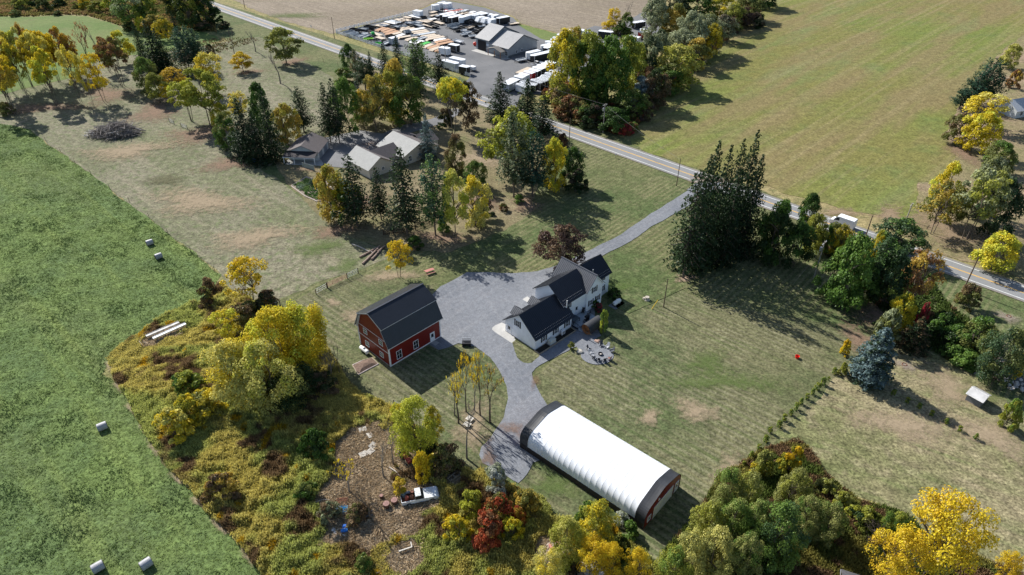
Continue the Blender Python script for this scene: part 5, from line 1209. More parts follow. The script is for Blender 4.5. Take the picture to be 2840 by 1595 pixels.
def trailer(kind, col, L, loc, rz, label, group):
    key = (kind, col)
    base = {'flat': 6.0, 'box': 5.0, 'dump': 4.6, 'nose': 6.0, 'stock': 5.4, 'goose': 8.0, 'small': 2.6, 'util': 4.0}[kind]
    if key in TRL:
        return dup(TRL[key], loc, rz, label, group, (L / base, 1.2, 1.12))
    nm = {'flat': 'flatbed_trailer', 'box': 'enclosed_trailer', 'dump': 'dump_trailer', 'nose': 'snowmobile_trailer', 'stock': 'stock_trailer', 'goose': 'gooseneck_trailer', 'small': 'small_box_trailer', 'util': 'utility_trailer'}[kind]
    t = thing(nm, label, 'trailer', loc, rz, group); l = base
    m = solid('trailer ' + col, PAL[col], .5 if kind != 'flat' else .8, var=.1, scale=1.5)
    mr = solid('trailer roof white', (.74, .76, .79), .4, var=.05)
    if kind in ('flat', 'goose'):
        tbase(t, l)
        n = 7
        for i in range(n): b = MB(); y = -1.08 + i * 2.16 / n; b.bx(-l / 2, l / 2, y, y + 2.16 / n - .02, .65, .72); part('plank', b, m, t)
        b = MB(); b.bx(-l / 2, l / 2, -1.14, -1.08, .56, .74); b.bx(-l / 2, l / 2, 1.08, 1.14, .56, .74); part('side_rail', b, M_tfr, t)
        b = MB(); b.box((-l / 2 - .35, 0, .5), (.8, 2.1, .05), 0, -.5); part('ramp', b, m, t)
        if kind == 'goose':
            b = MB()
            for y in (-.5, .5): b.tube((l / 2, y, .65), (l / 2 + .3, y * .8, 1.9), .1, .1, 4); b.tube((l / 2 + .3, y * .8, 1.9), (l / 2 + 2.0, 0, 1.85), .1, .1, 4)
            b.tube((l / 2 + 2.0, 0, 1.9), (l / 2 + 2.0, 0, .6), .09, .09, 5); part('gooseneck', b, M_tfr if col != 'rose' else solid('red frame', (.5, .02, .02), .5), t)
    elif kind in ('box', 'stock', 'nose', 'small'):
        H_ = {'box': 2.75, 'stock': 2.5, 'nose': 2.4, 'small': 1.6}[kind]; W_ = 1.12 if kind != 'small' else .8
        tbase(t, l, kind != 'small')
        if kind == 'nose':
            b = MB(); b.prism([(-l / 2, .6), (l / 2, .6), (l / 2 + .1, 1.0), (l / 2 - 1.3, H_), (-l / 2, H_)], lambda a, z: (a, -W_, z), lambda a, z: (a, W_, z)); part('body', b, m, t)
            b = MB(); b.bx(-l / 2 + .05, l / 2 - 1.35, -W_ + .05, W_ - .05, H_, H_ + .05); part('roof', b, mr, t)
            b = MB(); b.prism([(l / 2 + .12, 1.02), (l / 2 - 1.28, H_), (l / 2 - 1.24, H_ + .04), (l / 2 + .17, 1.04)], lambda a, z: (a, -W_ * .9, z), lambda a, z: (a, W_ * .9, z)); part('nose_panel', b, mr, t)
        else:
            nv = .7 if kind != 'small' else .3
            pf = [(-l / 2, -W_), (l / 2, -W_), (l / 2 + nv, 0), (l / 2, W_), (-l / 2, W_)]
            b = MB(); b.prism(pf, lambda a, z: (a, z, .55), lambda a, z: (a, z, H_)); part('body', b, m, t)
            pr = [(-l / 2 - .04, -W_ - .03), (l / 2, -W_ - .03), (l / 2 + nv + .05, 0), (l / 2, W_ + .03), (-l / 2 - .04, W_ + .03)]
            b = MB(); b.prism(pr, lambda a, z: (a, z, H_ + .002), lambda a, z: (a, z, H_ + .08)); part('roof', b, mr, t)
            b = MB()
            for y in (-W_, W_): b.bx(-l / 2 - .03, -l / 2 + .08, y - .05, y + .05, .55, H_)
            for y in (-W_, W_): b.bx(l / 2 - .06, l / 2 + .06, y - .03, y + .03, .55, H_)
            part('corner_trim', b, M_wtrim, t)
            b = MB(); b.bx(-l / 2 - .03, -l / 2 - .005, -W_ + .1, W_ - .1, .65, H_ - .15); part('rear_door', b, m if col != 'white' else M_wtrim, t)
        if kind == 'stock':
            for i in range(7): b = MB(); x = -l / 2 + .3 + i * (l - .6) / 6; b.bx(x - .04, x + .04, -W_, W_, H_ + .08, H_ + .2); part('roof_bow', b, M_wtrim, t)
            for y in (-W_, W_): b = MB(); b.bx(-l / 2, l / 2, y - .04, y + .04, H_ + .2, H_ + .27); part('roof_rail', b, M_wtrim, t)
    elif kind in ('dump', 'util'):
        tbase(t, l); hh = 1.5 if kind == 'dump' else 1.05
        b = MB(); b.bx(-l / 2, l / 2, -1, 1, .65, .72); part('floor', b, solid('trailer floor ' + col, tuple(c * .7 for c in PAL[col]), .7), t)
        for q in ((-l / 2, l / 2, -1.04, -.98), (-l / 2, l / 2, .98, 1.04), (l / 2 - .06, l / 2, -.98, .98), (-l / 2, -l / 2 + .06, -.98, .98)): b = MB(); b.bx(*q, .72, hh); part('side', b, m, t)
        b = MB()
        for i in range(6):
            x = -l / 2 + .1 + i * (l - .2) / 5; b.bx(x - .04, x + .04, -1.1, -1.04, .6, hh); b.bx(x - .04, x + .04, 1.04, 1.1, .6, hh)
        part('stake', b, m, t)
    TRL[key] = t
    kk = L / base; t.scale = (kk, 1.2, 1.12)
    return t
ORD = ['first', 'second', 'third', 'fourth', 'fifth', 'sixth', 'seventh', 'eighth', 'ninth', 'tenth', 'eleventh', 'twelfth', 'thirteenth', 'fourteenth', 'fifteenth', 'sixteenth', 'seventeenth', 'eighteenth']
NMK = {'flat': 'flatbed trailer', 'box': 'enclosed trailer', 'dump': 'dump trailer', 'nose': 'slant nosed trailer', 'stock': 'railed roof trailer', 'goose': 'gooseneck flatbed', 'small': 'small box trailer', 'util': 'open utility trailer'}
def row(desc, group, lst, o, s, zt=.8, order='x'):
    """lst: (kind, colour, tail x,y, nose x,y) read at deck or roof height"""
    lst = sorted(lst, key=lambda q: (q[2] + q[4]) if order == 'x' else (q[3] + q[5]))
    for i, (k, c, x0, y0, x1, y1) in enumerate(lst):
        h = {'flat': .72, 'goose': .72, 'box': 2.75, 'stock': 2.6, 'nose': 2.4, 'dump': 1.4, 'util': 1.0, 'small': 1.6}[k]
        A, B = G(o[0] + x0 / s, o[1] + y0 / s, h), G(o[0] + x1 / s, o[1] + y1 / s, h)
        c_ = (A + B) / 2; c_.z = 0
        L = min(max((B - A).length, 2.2), 12)
        trailer(k, c, L, c_, ang(A, B), f'{c} {NMK[k]}, {ORD[i]} from left {desc}', group)
o1, s1 = (920, 0), 6.44
row('in the orange decked row', 'trailers in the orange decked row', [('flat', 'orange', 815, 540, 950, 492), ('flat', 'orange', 905, 545, 1050, 498), ('flat', 'orange', 965, 575, 1115, 520), ('flat', 'orange', 995, 608, 1180, 550), ('flat', 'beige', 1080, 622, 1240, 572), ('flat', 'white', 1165, 648, 1290, 608)], o1, s1)
row('in the rail fence corner', 'equipment in the fence corner', [('dump', 'grey', 230, 590, 385, 550), ('dump', 'silver', 305, 620, 450, 578), ('dump', 'black', 345, 510, 500, 540), ('dump', 'black', 600, 460, 765, 490), ('util', 'grey', 490, 500, 640, 520), ('util', 'white', 540, 600, 650, 596), ('util', 'silver', 450, 648, 590, 618), ('util', 'grey', 530, 675, 680, 612), ('util', 'lime', 570, 698, 740, 686), ('util', 'black', 665, 722, 820, 716), ('util', 'grey', 725, 745, 880, 732), ('util', 'green', 805, 778, 880, 760), ('util', 'silver', 915, 790, 1025, 742)], o1, s1)
row('in the pale row behind the corner equipment', 'pale flatbeds behind the fence', [('flat', 'beige', 710, 580, 880, 636), ('flat', 'beige', 805, 658, 935, 696), ('flat', 'beige', 790, 450, 930, 470), ('flat', 'beige', 900, 420, 1010, 445)], o1, s1)
row('in the row along the far white fence', 'flatbeds along the far fence', [('goose', 'white', 960, 385, 1150, 425), ('goose', 'silver', 1035, 365, 1230, 405), ('goose', 'beige', 1140, 340, 1290, 382), ('goose', 'beige', 1245, 330, 1400, 375), ('flat', 'beige', 1290, 300, 1480, 335), ('flat', 'white', 1400, 272, 1585, 330)], o1, s1)
row('in the second row from the far fence', 'flatbeds in the second back row', [('flat', 'beige', 1535, 362, 1740, 400), ('flat', 'beige', 1645, 350, 1780, 382), ('flat', 'beige', 1845, 385, 1985, 428), ('flat', 'beige', 1640, 432, 1820, 480), ('util', 'grey', 1480, 425, 1620, 470), ('util', 'silver', 1475, 385, 1590, 410), ('util', 'black', 1760, 440, 1885, 478), ('util', 'black', 1690, 415, 1790, 440)], o1, s1)
row('in the long middle row of the lot', 'flatbeds in the long middle row', [('flat', 'beige', 1245, 505, 1390, 480), ('flat', 'beige', 1250, 538, 1480, 500), ('flat', 'white', 1370, 548, 1660, 498), ('flat', 'beige', 1425, 578, 1700, 535), ('flat', 'beige', 1500, 600, 1740, 562), ('flat', 'silver', 1550, 622, 1850, 572), ('flat', 'beige', 1625, 650, 1855, 612), ('flat', 'beige', 1700, 672, 1930, 632), ('flat', 'beige', 1710, 705, 2010, 652), ('flat', 'white', 1855, 718, 2030, 688), ('flat', 'orange', 1880, 750, 2105, 706), ('flat', 'orange', 1915, 792, 2155, 740)], o1, s1)
row('in the near row beside the spruces', 'flatbeds in the near row', [('flat', 'beige', 1200, 672, 1410, 640), ('flat', 'beige', 1350, 708, 1525, 662), ('flat', 'grey', 1420, 745, 1585, 700), ('flat', 'white', 1490, 768, 1640, 728), ('flat', 'green', 1625, 790, 1740, 752), ('flat', 'beige', 1655, 838, 1800, 785), ('flat', 'orange', 1745, 855, 1900, 808), ('flat', 'beige', 1785, 890, 1935, 838), ('flat', 'orange', 1880, 912, 1990, 876)], o1, s1)
row('in the gooseneck group', 'goosenecks at the back of the lot', [('goose', 'rose', 2330, 168, 2080, 216), ('goose', 'white', 2200, 158, 2000, 200), ('goose', 'white', 2390, 190, 2200, 226), ('goose', 'beige', 2450, 220, 2290, 252), ('goose', 'beige', 2540, 238, 2390, 270), ('goose', 'beige', 1870, 202, 1760, 232), ('goose', 'beige', 1900, 258, 1760, 286), ('goose', 'grey', 1990, 258, 1850, 292)], o1, s1)
row('among tall boxes behind the shop', 'enclosed trailers behind the shop yard', [('box', 'black', 2180, 225, 1960, 275), ('box', 'black', 2210, 258, 2010, 305), ('box', 'black', 2305, 278, 2110, 328), ('box', 'white', 2490, 270, 2300, 325), ('box', 'white', 2700, 225, 2530, 275), ('box', 'black', 2780, 245, 2640, 272)], o1, s1)
row('of the three at the very back edge', 'white boxes at the back edge', [('box', 'white', 1910, 92, 1800, 108), ('box', 'white', 2035, 52, 1910, 68), ('box', 'white', 2130, 62, 2005, 82)], o1, s1)
row('by the pole and the lot exit fence', 'enclosed trailers at the lot exit', [('box', 'white', 1940, 855, 2090, 880), ('box', 'black', 2110, 798, 2255, 825), ('box', 'white', 2130, 1035, 2350, 1085), ('box', 'silver', 1990, 1085, 2230, 1145), ('box', 'black', 2300, 1185, 2440, 1212), ('small', 'white', 2480, 1188, 2545, 1205), ('box', 'white', 1480, 195, 1600, 215), ('util', 'white', 2190, 715, 2330, 750)], o1, s1)
o2, s2 = (1240, 40), 6.03
row('in the cluster beyond the shop', 'slant nosed trailers beyond the shop', [('nose', 'white', 615, 40, 490, 70), ('nose', 'white', 690, 62, 590, 90), ('nose', 'white', 800, 80, 690, 105), ('nose', 'white', 760, 2, 650, 20), ('nose', 'white', 850, 12, 740, 35), ('box', 'black', 1025, 42, 850, 75), ('flat', 'beige', 1200, 140, 1040, 160)], o2, s2)
row('of the equipment left of the shop', 'open equipment left of the shop', [('dump', 'grey', 190, 150, 20, 188), ('util', 'black', 330, 190, 200, 222), ('util', 'beige', 430, 198, 335, 232), ('util', 'white', 330, 262, 230, 262), ('util', 'silver', 390, 290, 280, 310), ('dump', 'black', 560, 150, 440, 175), ('util', 'black', 620, 220, 520, 240), ('util', 'silver', 480, 350, 370, 362), ('util', 'black', 520, 270, 450, 290)], o2, s2)
row('beside the shop gable wall', 'trailers beside the shop gable', [('box', 'white', 1540, 612, 1350, 655), ('box', 'black', 1710, 635, 1430, 700), ('util', 'silver', 1310, 740, 1170, 765), ('flat', 'beige', 1385, 890, 1180, 985)], o2, s2)
row('in the front line by the hedgerow', 'small boxes in the front line', [('box', 'red', 1450, 998, 1310, 966), ('box', 'white', 1358, 1033, 1222, 1005), ('box', 'white', 1285, 1072, 1150, 1040), ('box', 'black', 1540, 965, 1392, 932), ('box', 'black', 1610, 928, 1452, 892), ('box', 'black', 1680, 898, 1528, 860), ('box', 'black', 1740, 866, 1602, 832), ('box', 'black', 1800, 835, 1665, 800), ('box', 'black', 1185, 1122, 1065, 1090), ('box', 'grey', 1130, 1150, 1012, 1120), ('box', 'grey', 1070, 1180, 970, 1155)], o2, s2)
row('in the line behind the small boxes', 'railed roof trailers by the hedgerow', [('stock', 'black', 1600, 1155, 1432, 1100), ('stock', 'black', 1645, 1138, 1500, 1095), ('stock', 'black', 1690, 1120, 1535, 1072), ('stock', 'black', 1728, 1102, 1580, 1052), ('stock', 'black', 1768, 1080, 1600, 1030), ('stock', 'black', 1840, 1035, 1665, 988), ('stock', 'black', 1930, 1000, 1740, 950), ('stock', 'white', 1350, 1230, 1190, 1170), ('stock', 'white', 1340, 1165, 1255, 1130), ('stock', 'black', 1500, 1190, 1330, 1165)], o2, s2)
row('in the line curving behind the trees', 'white trailers curving behind the trees', [('box', 'white', 1880, 500, 1670, 465), ('box', 'white', 1740, 508, 1595, 540), ('box', 'black', 1760, 540, 1640, 575), ('box', 'black', 1810, 602, 1720, 625), ('stock', 'white', 1935, 455, 1750, 425), ('stock', 'white', 1960, 425, 1790, 390), ('box', 'white', 2010, 370, 1860, 345), ('stock', 'white', 2080, 325, 1930, 310), ('box', 'white', 2150, 290, 2040, 275), ('box', 'white', 2290, 280, 2190, 262), ('box', 'white', 2410, 310, 2290, 280)], o2, s2)
o3, s3 = (1500, 0), 2.046
row('of those strayed beyond the hedgerow', 'trailers beyond the hedgerow', [('box', 'black', 330, 178, 402, 186), ('stock', 'black', 585, 122, 525, 132), ('box', 'black', 630, 82, 655, 84), ('box', 'red', 618, 178, 562, 186), ('box', 'white', 600, 168, 572, 172), ('box', 'white', 560, 218, 500, 208)], o3, s3)
pickup('black crew pickup parked at the back left of the shop', G(1307, 66), R(40), (.02, .022, .03))
pickup('white pickup with trailer hitched near the small box row', G(1490, 181), R(38), (.7, .7, .7))
t = thing('farm_implement', 'green and silver implement with round tank in the fence corner', 'implement', G(1035, 100), .4)
b = MB(); b.lathe([(.01, .8), (.9, .9), (1.0, 1.3), (.6, 1.8), (.01, 1.9)], 12); part('tank', b, solid('implement green', (.03, .4, .08), .4), t)
b = MB(); b.bx(-2.6, 1.8, -.1, .1, .5, .7); b.bx(-1.0, 1.0, -.9, -.75, .5, .7); b.bx(-1.0, 1.0, .75, .9, .5, .7); part('frame', b, M_steel, t)
for y in (-1.1, 1.1): wheel(t, -.3, y, .5)

row('in the tightly packed dark row', 'dark trailers packed between the rows', [('util', 'black', 1010, 470, 1130, 500), ('util', 'grey', 1100, 455, 1210, 485), ('dump', 'black', 985, 650, 1100, 625), ('util', 'grey', 1225, 455, 1330, 470), ('util', 'black', 1350, 440, 1460, 460), ('dump', 'grey', 1300, 560, 1400, 545), ('util', 'silver', 1420, 640, 1540, 620), ('util', 'white', 1560, 690, 1680, 660), ('util', 'black', 1440, 320, 1560, 345), ('dump', 'black', 1590, 310, 1690, 300), ('goose', 'grey', 1740, 330, 1600, 352), ('goose', 'white', 1860, 330, 1730, 352), ('util', 'silver', 1330, 395, 1440, 415), ('util', 'white', 880, 440, 980, 458), ('box', 'grey', 1040, 700, 1150, 675), ('util', 'black', 620, 545, 720, 560), ('goose', 'silver', 2430, 175, 2290, 205), ('goose', 'white', 2560, 205, 2440, 235)], o1, s1)
row('of the dark machines near the slant nosed cluster', 'dark machines near the shop', [('util', 'black', 230, 245, 130, 265), ('util', 'grey', 180, 205, 80, 225), ('dump', 'black', 420, 90, 320, 120), ('box', 'silver', 560, 0, 430, 30), ('util', 'silver', 330, 320, 240, 335), ('util', 'white', 620, 175, 530, 195)], o2, s2)
# ---------------------------------------------------------------- trees
M_leaf = leafy_mat()
M_bark = solid('bark', (.13, .105, .085), .95, var=.3, scale=3, bump=.5)
M_barkl = solid('pale bark', (.24, .21, .18), .95, var=.3, scale=3)
def leaf_quads(P, N, size, r, asp=1.0, zs=1.0):
    """quads centred on P with normal about N"""
    n = len(P)
    N = N + r.normal(0, .55, (n, 3)); N /= np.linalg.norm(N, axis=1, keepdims=True) + 1e-9
    a = np.cross(N, r.normal(0, 1, (n, 3))); a /= np.linalg.norm(a, axis=1, keepdims=True) + 1e-9
    b = np.cross(N, a)
    s = (size * r.uniform(.6, 1.35, n))[:, None]
    a = a * s * .5; b = b * s * .5 * asp
    a[:, 2] *= zs; b[:, 2] *= zs
    V = np.stack([P - a - b * .6, P + a * .7 - b, P + a + b * .6, P - a * .7 + b], 1).reshape(-1, 3)
    return V, np.arange(4 * n).reshape(-1, 4)
def crown_mesh(name, seed, cb=.2, ncl=55, nleaf=6500, size=.055, style='round', gap=.0):
    """unit crown: radius 1, height 0..1; leaves gathered in clumps"""
    r = np.random.default_rng(seed)
    K = ncl
    t = r.uniform(0, 2 * np.pi, K); u = r.uniform(0, 1, K)
    if style == 'umbrella': hz = .55 + .45 * u ** .7; rad = np.sqrt(r.uniform(.05, 1, K)) * np.sqrt(np.clip(1 - ((hz - .62) / .4) ** 2, .1, 1))
    elif style == 'dome': hz = u ** .8; rad = np.sqrt(r.uniform(.1, 1, K)) * np.sqrt(np.clip(1 - hz ** 2.2, .05, 1))
    elif style == 'column': hz = u; rad = np.sqrt(r.uniform(.1, 1, K)) * np.clip(np.sin(np.pi * (u * .85 + .12)) ** .5, .3, 1)
    else:
        hz = u; q = 2 * hz - 1; w = np.sqrt(np.clip(1 - np.abs(q + .12) ** 2.4, .06, 1)); rad = r.uniform(.15, 1, K) ** .42 * w
    zz = cb + (1 - cb) * hz * .93
    cx_, cy_ = rad * np.cos(t) * .84, rad * np.sin(t) * .84
    cr = r.uniform(.13, .27, K) * (1.25 if ncl < 40 else 1)
    lob = r.uniform(.8, 1.15, 7); ph = r.uniform(0, 6.28)
    k = 1 + .14 * np.sin(2 * t + ph) + .1 * np.sin(3 * t + ph * 2) + .08 * np.sin(5 * t + ph)
    cx_ *= k; cy_ *= k
    pr = cr ** 1.6; idx = r.choice(K, nleaf, p=pr / pr.sum())
    d = r.normal(0, 1, (nleaf, 3)); d /= np.linalg.norm(d, axis=1, keepdims=True)
    d[:, 2] = np.where(d[:, 2] < -.25, -d[:, 2] * .8, d[:, 2])
    q = r.uniform(.45, 1.08, nleaf) ** .6
    flat = .62 * (1 - cb) 
    P = np.stack([cx_[idx] + d[:, 0] * cr[idx] * q, cy_[idx] + d[:, 1] * cr[idx] * q, zz[idx] + d[:, 2] * cr[idx] * q * flat], 1)
    P[:, 2] = np.clip(P[:, 2], .01, 1.03)
    N = d * .7 + np.array([0, 0, .45]) + P * np.array([.3, .3, 0])
    V, F = leaf_quads(P, N, size, r, 1.0, .5 if style != 'dome' else .9)
    ct = r.uniform(0, 1, K); tone = .55 * ct[idx] + .25 * r.uniform(0, 1, nleaf) + .2 * (P[:, 2])
    lite = .72 + .56 * r.uniform(0, 1, nleaf) * (.7 + .6 * ct[idx])
    # vertices are scaled: z per height, xy per radius, so leaves stay near square for usual proportions
    return np_mesh(name, V, F, M_leaf, {'tone': ('FLOAT', 'FACE', tone), 'lite': ('FLOAT', 'FACE', lite)}), np.stack([cx_, cy_, zz], 1)
def trunk_mesh(name, cl, cb, seed, r0=.035, multi=1, nb=14, mat_=None):
    rr = random.Random(seed); mb = MB()
    for s in range(multi):
        a = rr.uniform(0, 6.28); off = Vector((math.cos(a), math.sin(a), 0)) * (.0 if multi == 1 else .08)
        top = off * (1 if multi == 1 else 4) + Vector((rr.uniform(-.06, .06), rr.uniform(-.06, .06), .88))
        fork = off + (top - off) * max(.15, cb * .8)
        mb.path([off, off + (top - off) * .12, fork, off + (top - off) * .6 + Vector((rr.uniform(-.05, .05), rr.uniform(-.05, .05), 0)), top], r0 / (1 if multi == 1 else 1.5), r0 * .18, 6)
        pick = list(range(len(cl))); rr.shuffle(pick)
        for j in pick[:nb // multi + 1]:
            c = Vector(cl[j]); f = min(.8, max(max(.12, cb * .7), c.z * rr.uniform(.45, .75)))
            p0 = off + (top - off) * (f / .88)
            mid = p0 + (c - p0) * .5 + Vector((0, 0, .03))
            mb.path([p0, mid, c], r0 * .45, r0 * .1, 4)
    return mb.mesh(name, mat_ or M_bark)
def conifer_mesh(name, seed, layers=26, droop=.35, dens=1.0, cb=.04, power=.8, size=.09, irregular=.15, sparse=0.0, tuft=False):
    r = np.random.default_rng(seed); Ps, Ns, Ls, Ts = [], [], [], []
    br = MB()
    for L in range(layers):
        f = (L + .5) / layers; z0 = cb + (1 - cb) * f
        R_ = (1 - f) ** power * (1 - .35 * math.exp(-f * 9)) + .02
        nb = max(4, int((11 - 6 * f)))
        for b in range(nb):
            if r.uniform() < sparse: continue
            a = 2 * math.pi * (b + r.uniform(-.35, .35)) / nb + L * 2.4
            Rb = R_ * r.uniform(1 - irregular * 2.2, 1 + irregular)
            m = max(5, int(34 * dens * (Rb ** .9) * (1.0 if not tuft else 1.2)))
            s = r.uniform(.08, 1, m) ** .75
            if tuft: s = .45 + .55 * r.uniform(0, 1, m)
            w = Rb * .2 * (1.15 - s)
            rad = s * Rb; lat = r.normal(0, 1, m) * (w + .012)
            hz = z0 - droop * .22 * (rad ** 1.3) * (1 - f * .4) + (.03 * s if not tuft else .06 * s * r.uniform(-.3, 1.4, m)) + r.normal(0, .006 + (.012 if tuft else 0), m)
            hang = r.uniform(0, 1, m) ** 3 * .035 * (0 if tuft else 1)
            P = np.stack([rad * math.cos(a) - lat * math.sin(a), rad * math.sin(a) + lat * math.cos(a), hz - hang], 1)
            Ps.append(P); Ns.append(np.tile([math.cos(a) * .35, math.sin(a) * .35, .9], (m, 1)))
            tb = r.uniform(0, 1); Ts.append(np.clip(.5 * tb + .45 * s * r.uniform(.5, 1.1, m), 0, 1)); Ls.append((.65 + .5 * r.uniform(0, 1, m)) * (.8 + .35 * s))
            if (b + L) % (2 if sparse > .05 or tuft else 5) == 0: br.tube((0, 0, z0), (Rb * .8 * math.cos(a), Rb * .8 * math.sin(a), z0 - droop * .16 * Rb + .01), .014 * (1 - f) + .004, .003, 3, cap=False)
    P = np.concatenate(Ps); N = np.concatenate(Ns); T = np.concatenate(Ts); Lt = np.concatenate(Ls)
    P[:, 2] = np.clip(P[:, 2], .008, 1)
    V, F = leaf_quads(P, N, size, r, .6, .3)
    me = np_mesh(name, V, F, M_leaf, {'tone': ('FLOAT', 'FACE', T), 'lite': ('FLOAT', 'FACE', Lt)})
    br.tube((0, 0, 0), (0, 0, .97), .045, .006, 7)
    return me, br.mesh('trunk', M_bark)
def bare_mesh(name, seed, leaves=0, spread=1.0, multi=1):
    rr = random.Random(seed); mb = MB(); tips = []
    def grow(p, d, L, r, dep):
        q = p + d * L * .5 + Vector((rr.uniform(-1, 1), rr.uniform(-1, 1), 0)) * L * .06
        e = q + (d + Vector((rr.uniform(-.2, .2), rr.uniform(-.2, .2), rr.uniform(-.05, .15)))) * L * .5
        mb.path([p, q, e], r, r * .62, 4 if dep else 6)
        if dep >= 4: tips.append(e); return
        n = (2, 3, 3, 3, 2)[dep] if rr.random() < .75 else 2
        for i in range(n):
            a = rr.uniform(0, 6.28); s = rr.uniform(.35, .8) * spread
            nd = (d + Vector((math.cos(a) * s, math.sin(a) * s, rr.uniform(-.05, .25)))).normalized()
            grow(e, nd, L * rr.uniform(.55, .82), r * .55, dep + 1)
        if dep in (1, 2):
            a = rr.uniform(0, 6.28); grow(q, (d * .6 + Vector((math.cos(a), math.sin(a), .2)) * spread).normalized(), L * .5, r * .35, dep + 1)
    for k in range(multi):
        a = rr.uniform(0, 6.28); grow(Vector((0, 0, 0)), Vector((math.cos(a) * .2, math.sin(a) * .2, 1)) if multi > 1 else Vector((rr.uniform(-.05, .05), rr.uniform(-.05, .05), 1)), .36, .032 / multi ** .5, 0)
    zs = [v[2] for v in mb.v]; xs = [math.hypot(v[0], v[1]) for v in mb.v]; kz, kx = 1 / max(zs), 1 / (sorted(xs)[int(len(xs) * .97)])
    mb.v = [(v[0] * kx, v[1] * kx, max(0, v[2] * kz)) for v in mb.v]
    tp = np.array([(t.x * kx, t.y * kx, t.z * kz) for t in tips])
    lm = None
    if leaves:
        r = np.random.default_rng(seed); idx = r.integers(0, len(tp), leaves); cl = r.uniform(0, 1, len(tp)) > .3
        idx = idx[cl[idx]]; P = tp[idx] + r.normal(0, .045, (len(idx), 3)) * np.array([1.6, 1.6, .7])
        V, F = leaf_quads(P, np.tile([0, 0, 1.], (len(P), 1)), .075, r); n = len(P)
        lm = np_mesh('crown', V, F, M_leaf, {'tone': ('FLOAT', 'FACE', r.uniform(0, 1, n)), 'lite': ('FLOAT', 'FACE', r.uniform(.75, 1.25, n))})
    return mb.mesh('branches', M_barkl if seed % 2 else M_bark), lm
SPEC = {}
def variants(kind):
    if kind in SPEC: return SPEC[kind]
    out = []
    def dec(n, cb, ncl, nl, size, style, multi, nb=14, r0=.035):
        for i in range(n):
            sd_ = sum(ord(ch) for ch in kind) * 7 + i * 13
            cm, cl = crown_mesh('crown', sd_, cb, ncl, nl, size, style)
            out.append((cm, trunk_mesh('trunk', cl, cb, sd_, r0, multi, nb)))
    if kind == 'D0': dec(4, .04, 62, 8000, .056, 'round', 2)
    elif kind == 'D1': dec(4, .2, 60, 8000, .054, 'round', 1)
    elif kind == 'D2': dec(3, .42, 46, 5500, .058, 'round', 3)
    elif kind == 'U': dec(1, .35, 52, 6500, .055, 'umbrella', 3)
    elif kind == 'L': dec(3, .3, 40, 3000, .058, 'round', 3, 26, .028)       # loose, thin crown
    elif kind == 'LX': dec(2, .3, 80, 9000, .034, 'round', 3, 34, .028)
    elif kind == 'DX': dec(4, .05, 90, 14000, .04, 'round', 3)
    elif kind == 'H': dec(5, .02, 42, 4200, .075, 'dome', 3)
    elif kind == 'C': dec(2, .02, 30, 2600, .1, 'column', 1)
    elif kind == 'S':
        for i in range(3): out.append(conifer_mesh('crown', 100 + i, 26, .6, 1.5, .03, .78, .07, .24))
    elif kind == 'SS':
        for i in range(3): out.append(conifer_mesh('crown', 120 + i, 24, .75, 1.0, .17, .6, .085, .22, .16))
    elif kind == 'P':
        for i in range(3): out.append(conifer_mesh('crown', 140 + i, 17, -.15, 1.6, .2, .5, .085, .3, .1, True))
    elif kind == 'BSP':
        out.append(conifer_mesh('crown', 160, 30, .15, 2.0, .02, .62, .085, .1))
    elif kind in ('B', 'BL', 'BM'):
        for i in range(3): bm_, lm = bare_mesh('branches', 200 + i * 7 + len(kind), 0 if kind != 'BL' else 260, .9 if kind != 'BM' else 1.3, 1 if kind != 'BM' else 4); out.append((lm, bm_))
    SPEC[kind] = out; return out
NM = {'S': 'spruce_tree', 'SS': 'spruce_tree', 'P': 'pine_tree', 'BSP': 'spruce_tree', 'H': 'shrub', 'C': 'sapling', 'B': 'bare_tree', 'BL': 'bare_tree', 'BM': 'bare_shrub'}
COL = dict(Y=(.64, .50, .03), YG=(.32, .33, .05), LM=(.50, .52, .06), G=(.09, .17, .03), DG=(.032, .062, .018), OL=(.17, .185, .05), OR=(.48, .34, .06), RU=(.26, .13, .06), PU=(.10, .06, .05), PG=(.27, .30, .17), BS=(.15, .22, .23), SP=(.022, .046, .018), SL=(.042, .07, .028), PN=(.055, .10, .045), PB=(.05, .11, .07), GD=(.62, .42, .025), SV=(.46, .48, .42), RD=(.42, .09, .04), CR=(.4, .04, .06), WL=(.30, .31, .10), TN=(.33, .24, .12), PY=(.56, .52, .15), MG=(.16, .25, .05), BR=(.17, .11, .06))
tcount = {}
GW = {'trees of the hedgerow': 1.18, 'giant spruces of the dark grove': 1.15, 'poplar saplings by the gravel drive': .8, 'trees and shrubs in the thicket': 1.08}
